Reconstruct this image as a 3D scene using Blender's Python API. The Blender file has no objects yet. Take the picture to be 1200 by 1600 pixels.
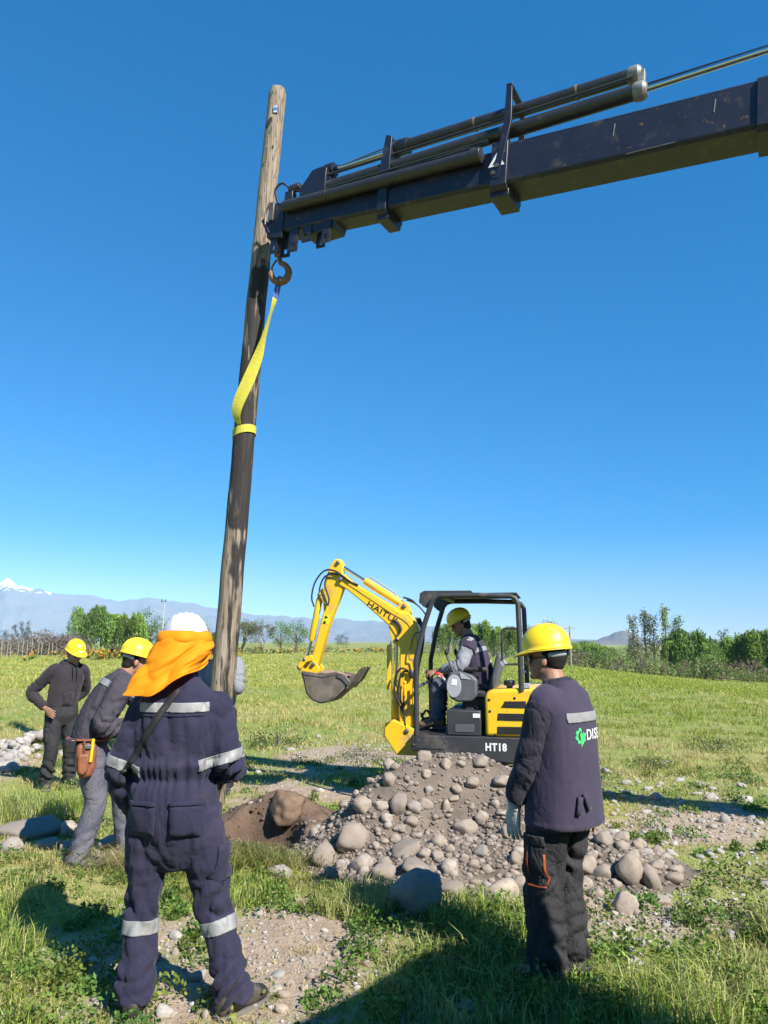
import bpy, bmesh, math, random
import numpy as np
from mathutils import Matrix, Vector, Euler
from mathutils.bvhtree import BVHTree

SC = bpy.context.scene
COL = SC.collection
R = math.radians

# ------------------------------------------------------------------ camera, sky, sun, exposure
cam_d = bpy.data.cameras.new('camera')
cam_d.sensor_fit = 'VERTICAL'
cam_d.sensor_height = 36.0
cam_d.lens = 36.0 * 1150 / 1600
cam_d.clip_start = 0.1
cam_d.clip_end = 40000
CAM = bpy.data.objects.new('camera', cam_d)
CAM.location = (0, 0, 1.68)
CAM.rotation_euler = (R(100.0), 0, 0)
COL.objects.link(CAM)
SC.camera = CAM

SUN_EL = R(40)
SUN_H = (0.64, -0.768)                       # horizontal direction towards the sun
world = bpy.data.worlds.new('World')
SC.world = world
world.use_nodes = True
wn = world.node_tree
wn.nodes.clear()
w_out = wn.nodes.new('ShaderNodeOutputWorld')
w_bg = wn.nodes.new('ShaderNodeBackground')
w_bg.inputs['Strength'].default_value = 0.15
sky = wn.nodes.new('ShaderNodeTexSky')
sky.sky_type = 'NISHITA'
sky.sun_disc = False
sky.sun_elevation = SUN_EL
sky.sun_rotation = math.atan2(SUN_H[0], SUN_H[1])
sky.altitude = 3600
sky.air_density = 1.2
sky.dust_density = 0.0
sky.ozone_density = 6.0
w_hsv = wn.nodes.new('ShaderNodeHueSaturation')
w_hsv.inputs['Saturation'].default_value = 2.0
w_hsv.inputs['Hue'].default_value = 0.505
w_gam = wn.nodes.new('ShaderNodeGamma')
w_gam.inputs['Gamma'].default_value = 0.57
wn.links.new(sky.outputs[0], w_gam.inputs['Color'])
wn.links.new(w_gam.outputs[0], w_hsv.inputs['Color'])
wn.links.new(w_hsv.outputs[0], w_bg.inputs['Color'])
wn.links.new(w_bg.outputs[0], w_out.inputs['Surface'])

sun_d = bpy.data.lights.new('sun', 'SUN')
sun_d.energy = 4.2
sun_d.angle = R(0.53)
sun_d.color = (1.0, 0.95, 0.87)
SUN = bpy.data.objects.new('sun', sun_d)
_sv = Vector((SUN_H[0] * math.cos(SUN_EL), SUN_H[1] * math.cos(SUN_EL), math.sin(SUN_EL)))
SUN.rotation_euler = _sv.to_track_quat('Z', 'Y').to_euler()
SUN.location = (8, -8, 12)
COL.objects.link(SUN)

SC.view_settings.view_transform = 'Standard'
SC.view_settings.look = 'None'
SC.view_settings.exposure = 1.2
SC.view_settings.gamma = 1.0
SC.render.engine = 'CYCLES'
SC.cycles.use_denoising = True
SC.cycles.max_bounces = 6
SC.cycles.volume_bounces = 1
SC.cycles.transparent_max_bounces = 6
SC.cycles.caustics_reflective = False
SC.cycles.caustics_refractive = False

# ------------------------------------------------------------------ numeric helpers
_pr = np.random.RandomState(7)
_perm = _pr.permutation(256)
_perm = np.concatenate([_perm, _perm, _perm])
_grad = _pr.normal(size=(256, 3))
_grad /= np.linalg.norm(_grad, axis=1)[:, None]

def noise3(p):
    """vectorised gradient noise, about -0.7..0.7"""
    p = np.asarray(p, float)
    i = np.floor(p).astype(int)
    f = p - i
    i &= 255
    u = f * f * f * (f * (f * 6 - 15) + 10)
    out = 0.0
    for dx in (0, 1):
        wx = u[..., 0] if dx else 1 - u[..., 0]
        for dy in (0, 1):
            wy = u[..., 1] if dy else 1 - u[..., 1]
            for dz in (0, 1):
                wz = u[..., 2] if dz else 1 - u[..., 2]
                h = _perm[_perm[_perm[(i[..., 0] + dx) & 255] + ((i[..., 1] + dy) & 255)] + ((i[..., 2] + dz) & 255)]
                g = _grad[h]
                d = g[..., 0] * (f[..., 0] - dx) + g[..., 1] * (f[..., 1] - dy) + g[..., 2] * (f[..., 2] - dz)
                out = out + wx * wy * wz * d
    return out

def noise2(x, y, s=0.0):
    x = np.asarray(x, float); y = np.asarray(y, float)
    return noise3(np.stack([x, y, np.full(np.broadcast(x, y).shape, s + 0.37)], -1))

def sstep(a, b, x):
    t = np.clip((np.asarray(x, float) - a) / (b - a), 0, 1)
    return t * t * (3 - 2 * t)

# ------------------------------------------------------------------ terrain (metres; camera stands at the origin)
def blob(x, y, cx, cy, sx, sy, p=1.0):
    return np.exp(-((((x - cx) / sx) ** 2 + ((y - cy) / sy) ** 2) ** p))

def hole(x, y):
    d = np.sqrt(((x + 1.22) / 0.52) ** 2 + ((y - 6.62) / 0.44) ** 2) + 0.25 * noise2(x * 3, y * 3, 4)
    return 1 - sstep(0.72, 1.05, d)

def ground_z(x, y):
    x = np.asarray(x, float); y = np.asarray(y, float)
    r = np.sqrt(x * x + y * y)
    t = np.maximum(x - 9, 0)
    z = -5.8 * (1 - np.exp(-(t * t / (t + 8)) * 0.03)) * sstep(4, 40, r)
    z = z + 0.045 * noise2(x * 0.45, y * 0.45, 1) + 0.02 * noise2(x * 1.7, y * 1.7, 2) * (1 - sstep(20, 40, r))
    z = z + 0.012 * noise2(x * 6, y * 6, 3) * (1 - sstep(8, 14, r))
    z = z + 0.25 * noise2(x * 0.04, y * 0.04, 5) * sstep(20, 80, r)
    z = z - 0.75 * hole(x, y)
    z = z + 0.06 * blob(x, y, -1.30, 5.88, 0.42, 0.20)           # turned-up lip in front of the hole
    z = z + 0.05 * blob(x, y, -3.0, 5.8, 0.8, 0.5)
    return z

def heap_h(x, y):
    x = np.asarray(x, float); y = np.asarray(y, float)
    n = 0.10 * noise2(x * 2.2, y * 2.2, 11) + 0.05 * noise2(x * 6, y * 6, 12)
    a = [0.74 * blob(x + n, y + n, 0.58, 6.66, 0.82, 0.50, 1.25),
         0.50 * blob(x + n, y - n, 1.20, 6.40, 0.55, 0.50),
         0.25 * blob(x, y + n, 1.62, 5.95, 0.48, 0.42),
         0.52 * blob(x - n, y + n, 0.0, 6.45, 0.48, 0.46),
         0.22 * blob(x - n, y + n, 0.55, 5.85, 0.80, 0.42)]
    s = sum(np.power(np.maximum(q, 1e-6), 3.0) for q in a) ** (1 / 3.0)
    return s - 0.03 + 0.02 * noise2(x * 9, y * 9, 13) + 0.01 * noise2(x * 22, y * 22, 14)

def mound_h(x, y):
    n = 0.15 * noise2(np.asarray(x) * 4, np.asarray(y) * 4, 21)
    return 0.30 * blob(x + n, y + n, -0.95, 7.25, 0.50, 0.28) + 0.14 * blob(x, y, -0.62, 6.8, 0.26, 0.3) - 0.03 + 0.02 * noise2(np.asarray(x) * 12, np.asarray(y) * 12, 22)

def surf_z(x, y):
    return ground_z(x, y) + np.maximum(np.maximum(heap_h(x, y), mound_h(x, y)), 0)

def soil_mask(x, y):
    """1 = bare soil or gravel, 0 = sod"""
    x = np.asarray(x, float); y = np.asarray(y, float)
    n = noise2(x * 1.3, y * 1.3, 31) * 0.9 + noise2(x * 4, y * 4, 32) * 0.5
    m = 1.1 * blob(x, y, -0.45, 4.35, 0.36, 0.70) + 0.75 * blob(x, y, -0.95, 3.8, 0.45, 0.5) + 0.35 * blob(x, y, -1.5, 4.2, 0.35, 0.5)
    m = m + 0.75 * blob(x, y, 1.55, 5.05, 0.65, 0.45) + 0.50 * blob(x, y, 3.0, 7.2, 1.6, 1.1) + 0.5 * blob(x, y, 2.6, 4.6, 0.8, 0.5)
    m = m + 0.8 * blob(x, y, -0.6, 11.5, 1.1, 1.3) + 0.7 * blob(x, y, -0.2, 8.6, 1.2, 0.5) + 0.8 * blob(x, y, -5.6, 14.5, 1.6, 0.6)
    m = m + 0.9 * blob(x, y, -5.3, 10.4, 0.7, 1.4) + 1.0 * blob(x, y, -1.1, 6.9, 0.75, 0.55) + 0.55 * blob(x, y, -2.2, 6.2, 0.5, 0.35)
    m = m + 1.2 * (heap_h(x, y) > 0.02) + 0.4 * blob(x, y, 0.2, 5.0, 0.5, 0.3)
    m = m + 0.22 * blob(x, y, 2.4, 6.0, 2.0, 1.6) + 0.35 * blob(x, y, -1.0, 9.0, 3.0, 2.0) + 0.3 * blob(x, y, -1.5, 4.6, 1.2, 0.8)
    return np.clip(m + n * 0.75 - 0.12, 0, 1)
# ------------------------------------------------------------------ end of terrain

# ------------------------------------------------------------------ mesh builder
def norm(v):
    v = np.asarray(v, float)
    return v / (np.linalg.norm(v) + 1e-12)

def frame_z(d):
    """rotation whose third column is d"""
    d = norm(d)
    a = np.array([0, 0, 1.0]) if abs(d[2]) < 0.9 else np.array([1.0, 0, 0])
    x = norm(np.cross(a, d))
    return np.stack([x, np.cross(d, x), d], 1)

def rot(axis, ang):
    return np.array(Matrix.Rotation(ang, 3, axis))

def catmull(P, n):
    P = np.asarray(P, float)
    Q = np.vstack([2 * P[0] - P[1], P, 2 * P[-1] - P[-2]])
    out = []
    for i in range(1, len(Q) - 2):
        p0, p1, p2, p3 = Q[i - 1:i + 3]
        for t in np.linspace(0, 1, n, endpoint=False):
            out.append(0.5 * (2 * p1 + (p2 - p0) * t + (2 * p0 - 5 * p1 + 4 * p2 - p3) * t * t + (3 * p1 - p0 - 3 * p2 + p3) * t ** 3))
    out.append(P[-1])
    return np.array(out)

class MB:
    def __init__(s):
        s.v = []; s.f = []; s.n = 0
    def add(s, v, f):
        v = np.asarray(v, float).reshape(-1, 3)
        s.v.append(v)
        s.f += [tuple(int(i) + s.n for i in q) for q in f]
        s.n += len(v)
        return s
    def box(s, c, size, rotm=None):
        hx, hy, hz = [q / 2 for q in size]
        v = np.array([(x, y, z) for x in (-hx, hx) for y in (-hy, hy) for z in (-hz, hz)])
        if rotm is not None: v = v @ np.asarray(rotm).T
        return s.add(v + np.asarray(c, float), [(0, 1, 3, 2), (4, 6, 7, 5), (0, 4, 5, 1), (2, 3, 7, 6), (0, 2, 6, 4), (1, 5, 7, 3)])
    def tube(s, pts, rad, seg=10, smooth=0, caps=True, closed=False, flat=None):
        P = np.asarray(pts, float)
        rad = np.asarray(rad, float) if np.ndim(rad) else np.full(len(P), float(rad))
        if smooth:
            rr = catmull(np.stack([rad, rad, rad], 1), smooth)[:, 0]
            P = catmull(P, smooth); rad = np.maximum(rr, 1e-4)
        T = np.gradient(P, axis=0)
        if closed: T = np.roll(P, -1, 0) - np.roll(P, 1, 0)
        T /= np.linalg.norm(T, axis=1)[:, None] + 1e-12
        F = frame_z(T[0]); x = F[:, 0]
        ang = np.linspace(0, 2 * np.pi, seg, endpoint=False)
        V = []
        for i in range(len(P)):
            x = norm(x - T[i] * np.dot(x, T[i])); y = np.cross(T[i], x)
            k = 1.0 if flat is None else flat
            V.append(P[i] + rad[i] * (np.cos(ang)[:, None] * x + k * np.sin(ang)[:, None] * y))
        n = len(P); V = np.array(V).reshape(-1, 3); Fc = []
        for i in range(n if closed else n - 1):
            j = (i + 1) % n
            for k in range(seg):
                l = (k + 1) % seg
                Fc.append((i * seg + k, i * seg + l, j * seg + l, j * seg + k))
        if caps and not closed:
            Fc.append(tuple(range(seg))[::-1]); Fc.append(tuple((n - 1) * seg + k for k in range(seg)))
        return s.add(V, Fc)
    def rings(s, RV, caps=True):
        RV = [np.asarray(r, float) for r in RV]
        n = len(RV); m = len(RV[0]); Fc = []
        for i in range(n - 1):
            for k in range(m):
                l = (k + 1) % m
                Fc.append((i * m + k, i * m + l, (i + 1) * m + l, (i + 1) * m + k))
        if caps:
            Fc.append(tuple(range(m))[::-1]); Fc.append(tuple((n - 1) * m + k for k in range(m)))
        return s.add(np.vstack(RV), Fc)
    def sheet(s, G):
        G = np.asarray(G, float); n, m = G.shape[:2]
        return s.add(G.reshape(-1, 3), [(i * m + j, i * m + j + 1, (i + 1) * m + j + 1, (i + 1) * m + j) for i in range(n - 1) for j in range(m - 1)])
    def prism(s, out, y0, y1, M=None):
        """outline in local x,z extruded along y"""
        o = np.asarray(out, float); n = len(o)
        a = np.stack([o[:, 0], np.full(n, y0), o[:, 1]], 1); b = np.stack([o[:, 0], np.full(n, y1), o[:, 1]], 1)
        area = np.sum(o[:, 0] * np.roll(o[:, 1], -1) - np.roll(o[:, 0], -1) * o[:, 1])
        if (area > 0) == (y1 > y0): a, b = a[::-1], b[::-1]
        V = np.vstack([a, b])
        if M is not None: V = V @ np.asarray(M)[:3, :3].T + (np.asarray(M)[:3, 3] if np.asarray(M).shape == (4, 4) else 0)
        Fc = [tuple(range(n))[::-1], tuple(range(n, 2 * n))] + [(i, (i + 1) % n, n + (i + 1) % n, n + i) for i in range(n)]
        return s.add(V, Fc)
    def ell(s, c, r, rotm=None, nu=16, nv=10):
        th = np.linspace(0, np.pi, nv + 1)[1:-1]; ph = np.linspace(0, 2 * np.pi, nu, endpoint=False)
        V = [(0, 0, 1)] + [(math.sin(t) * math.cos(p), math.sin(t) * math.sin(p), math.cos(t)) for t in th for p in ph] + [(0, 0, -1)]
        V = np.array(V) * np.asarray(r, float)
        if rotm is not None: V = V @ np.asarray(rotm).T
        n = len(th); Fc = []
        for k in range(nu):
            l = (k + 1) % nu
            Fc.append((0, 1 + k, 1 + l))
            for i in range(n - 1): Fc.append((1 + i * nu + k, 1 + (i + 1) * nu + k, 1 + (i + 1) * nu + l, 1 + i * nu + l))
            Fc.append((1 + (n - 1) * nu + l, 1 + (n - 1) * nu + k, 1 + n * nu))
        return s.add(V + np.asarray(c, float), Fc)
    def lathe(s, prof, o=(0, 0, 0), axis=(0, 0, 1), seg=24, caps=True):
        F = frame_z(axis); ang = np.linspace(0, 2 * np.pi, seg, endpoint=False)
        return s.rings([np.asarray(o, float) + np.stack([r * np.cos(ang), r * np.sin(ang), np.full(seg, h)], 1) @ F.T for r, h in prof], caps)
    def verts(s):
        return np.vstack(s.v)
    def mesh(s, name):
        me = bpy.data.meshes.new(name)
        me.from_pydata(s.verts().tolist(), [], s.f)
        me.update()
        return me
    def build(s, name, mat, parent=None, smooth=True, bevel=0.0, ang=35, seg=2, subd=0):
        me = s.mesh(name)
        return link(name, me, mat, parent, smooth, bevel, ang, seg, subd)

def link(name, me, mat, parent=None, smooth=True, bevel=0.0, ang=35, seg=2, subd=0):
    if mat is not None and not me.materials: me.materials.append(mat)
    if smooth:
        me.shade_smooth()
        if ang < 180: me.set_sharp_from_angle(angle=R(ang))
    o = bpy.data.objects.new(name, me)
    COL.objects.link(o)
    if parent is not None: o.parent = parent
    if bevel > 0:
        b = o.modifiers.new('bevel', 'BEVEL'); b.width = bevel; b.segments = seg; b.limit_method = 'ANGLE'; b.angle_limit = R(40); b.harden_normals = False
    if subd:
        b = o.modifiers.new('sub', 'SUBSURF'); b.levels = subd; b.render_levels = subd
    return o

def tag(o, label=None, cat=None, group=None, kind=None):
    if label: o['label'] = label
    if cat: o['category'] = cat
    if group: o['group'] = group
    if kind: o['kind'] = kind
    return o

def empty(name, loc=(0, 0, 0), rz=0.0):
    o = bpy.data.objects.new(name, None)
    o.location = loc; o.rotation_euler = (0, 0, rz); o.empty_display_size = 0.2
    COL.objects.link(o)
    return o

def numpy_mesh(name, V, loops, sizes, attrs=None):
    """fast mesh from numpy: V (n,3), loops flat vertex ids, sizes per-face loop counts"""
    me = bpy.data.meshes.new(name)
    V = np.ascontiguousarray(V, np.float32)
    me.vertices.add(len(V)); me.vertices.foreach_set('co', V.ravel())
    loops = np.ascontiguousarray(loops, np.int32).ravel(); sizes = np.asarray(sizes, np.int32)
    me.loops.add(len(loops)); me.loops.foreach_set('vertex_index', loops)
    me.polygons.add(len(sizes))
    st = np.concatenate([[0], np.cumsum(sizes)[:-1]]).astype(np.int32)
    me.polygons.foreach_set('loop_start', st)
    me.update(calc_edges=True)
    for k, a in (attrs or {}).items():
        a = np.asarray(a, np.float32)
        if a.ndim == 2:
            at = me.attributes.new(k, 'FLOAT_COLOR', 'POINT')
            at.data.foreach_set('color', np.concatenate([a, np.ones((len(a), 1), np.float32)], 1).ravel())
        else:
            at = me.attributes.new(k, 'FLOAT', 'POINT'); at.data.foreach_set('value', a)
    return me

def text_mesh(txt, size, extrude=0.0, bold=0.0, spacing=1.0):
    cu = bpy.data.curves.new('lettering', 'FONT')
    cu.body = txt; cu.size = size; cu.extrude = extrude; cu.offset = bold; cu.space_character = spacing; cu.resolution_u = 4
    ob = bpy.data.objects.new('lettering', cu); COL.objects.link(ob)
    dg = bpy.context.evaluated_depsgraph_get()
    me = bpy.data.meshes.new_from_object(ob.evaluated_get(dg))
    bpy.data.objects.remove(ob); bpy.data.curves.remove(cu)
    me.materials.clear()
    return me

def mesh_co(me):
    a = np.empty(len(me.vertices) * 3, np.float32); me.vertices.foreach_get('co', a)
    return a.reshape(-1, 3).astype(float)

def set_co(me, co):
    me.vertices.foreach_set('co', np.ascontiguousarray(co, np.float32).ravel()); me.update()

def mesh_no(me):
    a = np.empty(len(me.vertices) * 3, np.float32); me.vertices.foreach_get('normal', a)
    return a.reshape(-1, 3).astype(float)

def remesh(mb, voxel, smooth=3, name='m'):
    me = mb.mesh(name)
    o = bpy.data.objects.new(name, me); COL.objects.link(o)
    m = o.modifiers.new('r', 'REMESH'); m.mode = 'VOXEL'; m.voxel_size = voxel; m.use_smooth_shade = True
    dg = bpy.context.evaluated_depsgraph_get()
    out = bpy.data.meshes.new_from_object(o.evaluated_get(dg))
    bpy.data.objects.remove(o); bpy.data.meshes.remove(me)
    laplace(out, smooth)
    return out

def laplace(me, it, fac=0.5):
    if it <= 0: return
    e = np.empty(len(me.edges) * 2, np.int32); me.edges.foreach_get('vertices', e); e = e.reshape(-1, 2)
    co = mesh_co(me); n = len(co)
    deg = np.bincount(e.ravel(), minlength=n).astype(float)[:, None]
    for _ in range(it):
        s = np.zeros_like(co)
        for a in range(3):
            s[:, a] = np.bincount(e[:, 0], co[e[:, 1], a], n) + np.bincount(e[:, 1], co[e[:, 0], a], n)
        co = co + fac * (s / np.maximum(deg, 1) - co)
    set_co(me, co)

# ------------------------------------------------------------------ materials
def _nd(nt, t, **kw):
    n = nt.nodes.new(t)
    for k, v in kw.items(): setattr(n, k, v)
    return n

def mat(name, col, rough=0.6, metal=0.0, col2=None, scale=6.0, lo=0.35, hi=0.65, bump=0.0, bscale=60.0, spec=0.5, dust=None, dscale=4.0, dlo=0.55, dhi=0.8,
        trans=0.0, coat=0.0, stretch=None, attr=None, detail=5.0, bdist=0.002, sheen=0.0, spots=None, wrinkle=0.0):
    m = bpy.data.materials.new(name); m.use_nodes = True
    nt = m.node_tree; b = nt.nodes['Principled BSDF']; L = nt.links.new
    b.inputs['Roughness'].default_value = rough; b.inputs['Metallic'].default_value = metal
    b.inputs['Specular IOR Level'].default_value = spec
    if coat: b.inputs['Coat Weight'].default_value = coat; b.inputs['Coat Roughness'].default_value = 0.15
    if sheen: b.inputs['Sheen Weight'].default_value = sheen
    tc = _nd(nt, 'ShaderNodeTexCoord'); vec = tc.outputs['Object']
    if stretch:
        mp = _nd(nt, 'ShaderNodeMapping'); mp.inputs['Scale'].default_value = stretch; L(vec, mp.inputs['Vector']); vec = mp.outputs[0]
    def noi(sc, det=detail, v=None):
        n = _nd(nt, 'ShaderNodeTexNoise'); n.inputs['Scale'].default_value = sc; n.inputs['Detail'].default_value = det; n.inputs['Roughness'].default_value = 0.6
        L(v or vec, n.inputs['Vector']); return n.outputs['Fac']
    def ramp(src, a, bb):
        n = _nd(nt, 'ShaderNodeMapRange'); n.inputs['From Min'].default_value = a; n.inputs['From Max'].default_value = bb; n.clamp = True
        L(src, n.inputs['Value']); return n.outputs[0]
    def mix(f, c1, c2, mode='MIX'):
        n = _nd(nt, 'ShaderNodeMix', data_type='RGBA', blend_type=mode)
        L(f, n.inputs[0]) if not isinstance(f, float) else setattr(n.inputs[0], 'default_value', f)
        for i, c in ((6, c1), (7, c2)):
            if isinstance(c, tuple): n.inputs[i].default_value = (*c, 1)
            else: L(c, n.inputs[i])
        return n.outputs[2]
    c = tuple(col)
    if attr:
        a = _nd(nt, 'ShaderNodeAttribute', attribute_name=attr); c = a.outputs['Color']
    if col2: c = mix(ramp(noi(scale), lo, hi), c, tuple(col2))
    if dust: c = mix(ramp(noi(dscale, 8.0), dlo, dhi), c, tuple(dust))
    if spots: c = mix(ramp(noi(spots[1], 3.0, tc.outputs['Object']), spots[2], spots[3]), c, tuple(spots[0]))
    if isinstance(c, tuple): b.inputs['Base Color'].default_value = (*c, 1)
    else: L(c, b.inputs['Base Color'])
    if bump:
        n = _nd(nt, 'ShaderNodeBump'); n.inputs['Strength'].default_value = bump; n.inputs['Distance'].default_value = bdist
        L(noi(bscale, 6.0), n.inputs['Height']); L(n.outputs[0], b.inputs['Normal'])
        if wrinkle:
            prev = None
            for sc_, dist_, st_ in ((11, .022, (1, 1, .55)), (26, .009, (1, 1, .7))):
                mp = _nd(nt, 'ShaderNodeMapping'); mp.inputs['Scale'].default_value = st_; mp.inputs['Rotation'].default_value = (.3, .5, .2); L(tc.outputs['Object'], mp.inputs[0])
                w = _nd(nt, 'ShaderNodeTexNoise'); w.inputs['Scale'].default_value = sc_; w.inputs['Detail'].default_value = 2.0; w.inputs['Distortion'].default_value = .6; L(mp.outputs[0], w.inputs['Vector'])
                s1 = _nd(nt, 'ShaderNodeMath', operation='SUBTRACT'); L(w.outputs['Fac'], s1.inputs[0]); s1.inputs[1].default_value = .5
                s2 = _nd(nt, 'ShaderNodeMath', operation='ABSOLUTE'); L(s1.outputs[0], s2.inputs[0])
                s3 = _nd(nt, 'ShaderNodeMath', operation='POWER'); L(s2.outputs[0], s3.inputs[0]); s3.inputs[1].default_value = .7
                bb = _nd(nt, 'ShaderNodeBump'); bb.inputs['Strength'].default_value = wrinkle; bb.inputs['Distance'].default_value = dist_; L(s3.outputs[0], bb.inputs['Height'])
                if prev is not None: L(prev, bb.inputs['Normal'])
                prev = bb.outputs[0]
            L(prev, n.inputs['Normal'])
    if trans:
        t = _nd(nt, 'ShaderNodeBsdfTranslucent'); ms = _nd(nt, 'ShaderNodeMixShader'); ms.inputs[0].default_value = trans
        if isinstance(c, tuple): t.inputs[0].default_value = (*c, 1)
        else: L(c, t.inputs[0])
        L(b.outputs[0], ms.inputs[1]); L(t.outputs[0], ms.inputs[2]); L(ms.outputs[0], nt.nodes['Material Output'].inputs['Surface'])
    return m

M = {}
M['yellow'] = mat('yellow_paint', (0.84, 0.50, 0.014), 0.38, col2=(0.78, 0.46, 0.02), scale=3, bump=0.05, bscale=40, dust=(0.36, 0.27, 0.16), dscale=5, dlo=0.54, dhi=0.80, coat=0.1, spots=((0.25, 0.17, 0.08), 28, 0.68, 0.74))
M['excav_grey'] = mat('dark_machine_paint', (0.030, 0.031, 0.034), 0.5, col2=(0.045, 0.045, 0.046), scale=4, dust=(0.16, 0.13, 0.10), dscale=5, dlo=0.55, dhi=0.85, bump=0.05)
M['black_metal'] = mat('black_metal', (0.018, 0.018, 0.020), 0.4, col2=(0.03, 0.03, 0.032), scale=8, dust=(0.12, 0.10, 0.08), dscale=7, dlo=0.6, dhi=0.9)
M['rubber'] = mat('black_rubber', (0.014, 0.014, 0.015), 0.6, dust=(0.11, 0.09, 0.07), dscale=9, dlo=0.5, dhi=0.85, bump=0.1, bscale=80)
M['chrome'] = mat('chrome_rod', (0.62, 0.62, 0.62), 0.18, 1.0)
M['steel'] = mat('worn_steel', (0.20, 0.19, 0.18), 0.5, 0.6, col2=(0.13, 0.10, 0.08), scale=9, bump=0.15, bscale=50)
M['bucket'] = mat('dirty_bucket', (0.17, 0.14, 0.115), 0.62, 0.15, col2=(0.11, 0.09, 0.075), scale=7, dust=(0.30, 0.23, 0.17), dscale=6, dlo=0.5, dhi=0.75, bump=0.2, bscale=40)
M['light_grey'] = mat('light_grey_plastic', (0.33, 0.34, 0.36), 0.5, bump=0.03)
M['mid_grey'] = mat('mid_grey_plastic', (0.085, 0.09, 0.10), 0.55, dust=(0.16, 0.14, 0.12), dscale=8)
M['white_print'] = mat('white_print', (0.75, 0.75, 0.74), 0.55, dust=(0.4, 0.36, 0.3), dscale=20, dlo=0.62, dhi=0.9)
M['black_print'] = mat('black_print', (0.02, 0.018, 0.016), 0.5)
M['red_plastic'] = mat('red_plastic', (0.55, 0.025, 0.02), 0.4)
M['crane'] = mat('crane_navy_paint', (0.010, 0.012, 0.026), 0.42, col2=(0.016, 0.018, 0.034), scale=5, dust=(0.085, 0.065, 0.05), dscale=6, dlo=0.56, dhi=0.8, bump=0.08, bscale=30, spots=((0.13, 0.075, 0.035), 16, 0.66, 0.72))
M['crane_cyl'] = mat('crane_cylinder_paint', (0.022, 0.022, 0.026), 0.35, col2=(0.035, 0.033, 0.034), scale=8, dust=(0.10, 0.085, 0.07), dscale=9, dlo=0.6, dhi=0.85)
M['rust'] = mat('rusty_hook', (0.17, 0.09, 0.045), 0.7, 0.2, col2=(0.26, 0.17, 0.10), scale=30, bump=0.3, bscale=90)
M['sling'] = mat('yellow_webbing', (0.66, 0.60, 0.06), 0.7, col2=(0.58, 0.53, 0.07), scale=20, trans=0.25, bump=0.2, bscale=300)
M['sling_blue'] = mat('blue_webbing', (0.05, 0.10, 0.32), 0.75, bump=0.2, bscale=300)
M['skin'] = mat('skin', (0.36, 0.19, 0.125), 0.5, col2=(0.30, 0.145, 0.09), scale=25, bump=0.05)
M['hair'] = mat('dark_hair', (0.022, 0.018, 0.015), 0.85, bump=0.8, bscale=220, spec=.2)
M['hat_yellow'] = mat('yellow_hard_hat', (0.86, 0.60, 0.010), 0.42, coat=0.08, dust=(0.55, 0.40, 0.10), dscale=9, dlo=0.52, dhi=0.8, bump=.06, bscale=35)
M['hat_white'] = mat('white_hard_hat', (0.60, 0.60, 0.64), 0.42, coat=0.08, dust=(0.5, 0.46, 0.42), dscale=12, dlo=0.66, dhi=0.95)
M['strap_grey'] = mat('grey_plastic_strap', (0.38, 0.39, 0.41), 0.5)
M['coverall'] = mat('navy_coverall', (0.021, 0.021, 0.046), 0.85, col2=(0.030, 0.028, 0.056), scale=3, bump=0.12, bscale=260, dust=(0.055, 0.045, 0.064), dscale=3, dlo=0.55, dhi=0.85, sheen=0.08, spec=0.2, wrinkle=0.42)
M['vest'] = mat('navy_vest', (0.037, 0.031, 0.056), 0.85, col2=(0.050, 0.040, 0.068), scale=4, bump=0.12, bscale=260, sheen=0.12, spec=0.2, wrinkle=0.22)
M['dark_shirt'] = mat('dark_shirt', (0.024, 0.023, 0.036), 0.88, col2=(0.034, 0.031, 0.044), scale=5, bump=0.12, bscale=260, sheen=0.1, spec=0.2, wrinkle=0.7)
M['dark_trousers'] = mat('charcoal_trousers', (0.027, 0.027, 0.030), 0.85, col2=(0.038, 0.037, 0.040), scale=4, bump=0.12, bscale=260, dust=(0.075, 0.066, 0.06), dscale=4, dlo=0.58, dhi=0.85, spec=0.2, wrinkle=0.8)
M['hoodie'] = mat('black_hoodie', (0.028, 0.024, 0.029), 0.9, col2=(0.036, 0.031, 0.036), scale=5, bump=0.1, bscale=300, sheen=0.1, spec=0.2, wrinkle=0.45)
M['grey_jacket'] = mat('charcoal_jacket', (0.050, 0.046, 0.058), 0.88, col2=(0.065, 0.058, 0.07), scale=4, bump=0.12, bscale=260, spec=0.2, wrinkle=0.7)
M['jeans'] = mat('faded_work_trousers', (0.085, 0.085, 0.115), 0.85, col2=(0.14, 0.135, 0.155), scale=5, bump=0.15, bscale=260, spec=0.2, wrinkle=0.8)
M['sweat_grey'] = mat('grey_sweatshirt', (0.25, 0.26, 0.285), 0.9, col2=(0.21, 0.22, 0.245), scale=5, bump=0.1, bscale=300, spec=0.2, wrinkle=0.55)
M['reflect'] = mat('silver_reflective_tape', (0.27, 0.27, 0.265), 0.6, 0.05, col2=(0.22, 0.22, 0.22), scale=14, bump=0.1, bscale=200)
M['orange'] = mat('fluorescent_orange_cloth', (1.0, 0.33, 0.001), 0.8, col2=(1.0, 0.40, 0.002), scale=6, trans=0.35, bump=0.08, bscale=300)
M['orange_trim'] = mat('orange_trim', (0.36, 0.07, 0.012), 0.75)
M['glove'] = mat('pale_work_glove', (0.50, 0.48, 0.45), 0.85, col2=(0.36, 0.34, 0.32), scale=22, bump=0.3, bscale=120)
M['glove_dark'] = mat('dark_work_glove', (0.02, 0.02, 0.024), 0.8)
M['boot'] = mat('black_leather_boot', (0.022, 0.020, 0.020), 0.55, dust=(0.15, 0.12, 0.09), dscale=9, dlo=0.45, dhi=0.75, bump=0.15, bscale=80)
M['boot_brown'] = mat('brown_leather_boot', (0.20, 0.10, 0.055), 0.6, dust=(0.28, 0.21, 0.15), dscale=9, bump=0.15, bscale=80)
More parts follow.
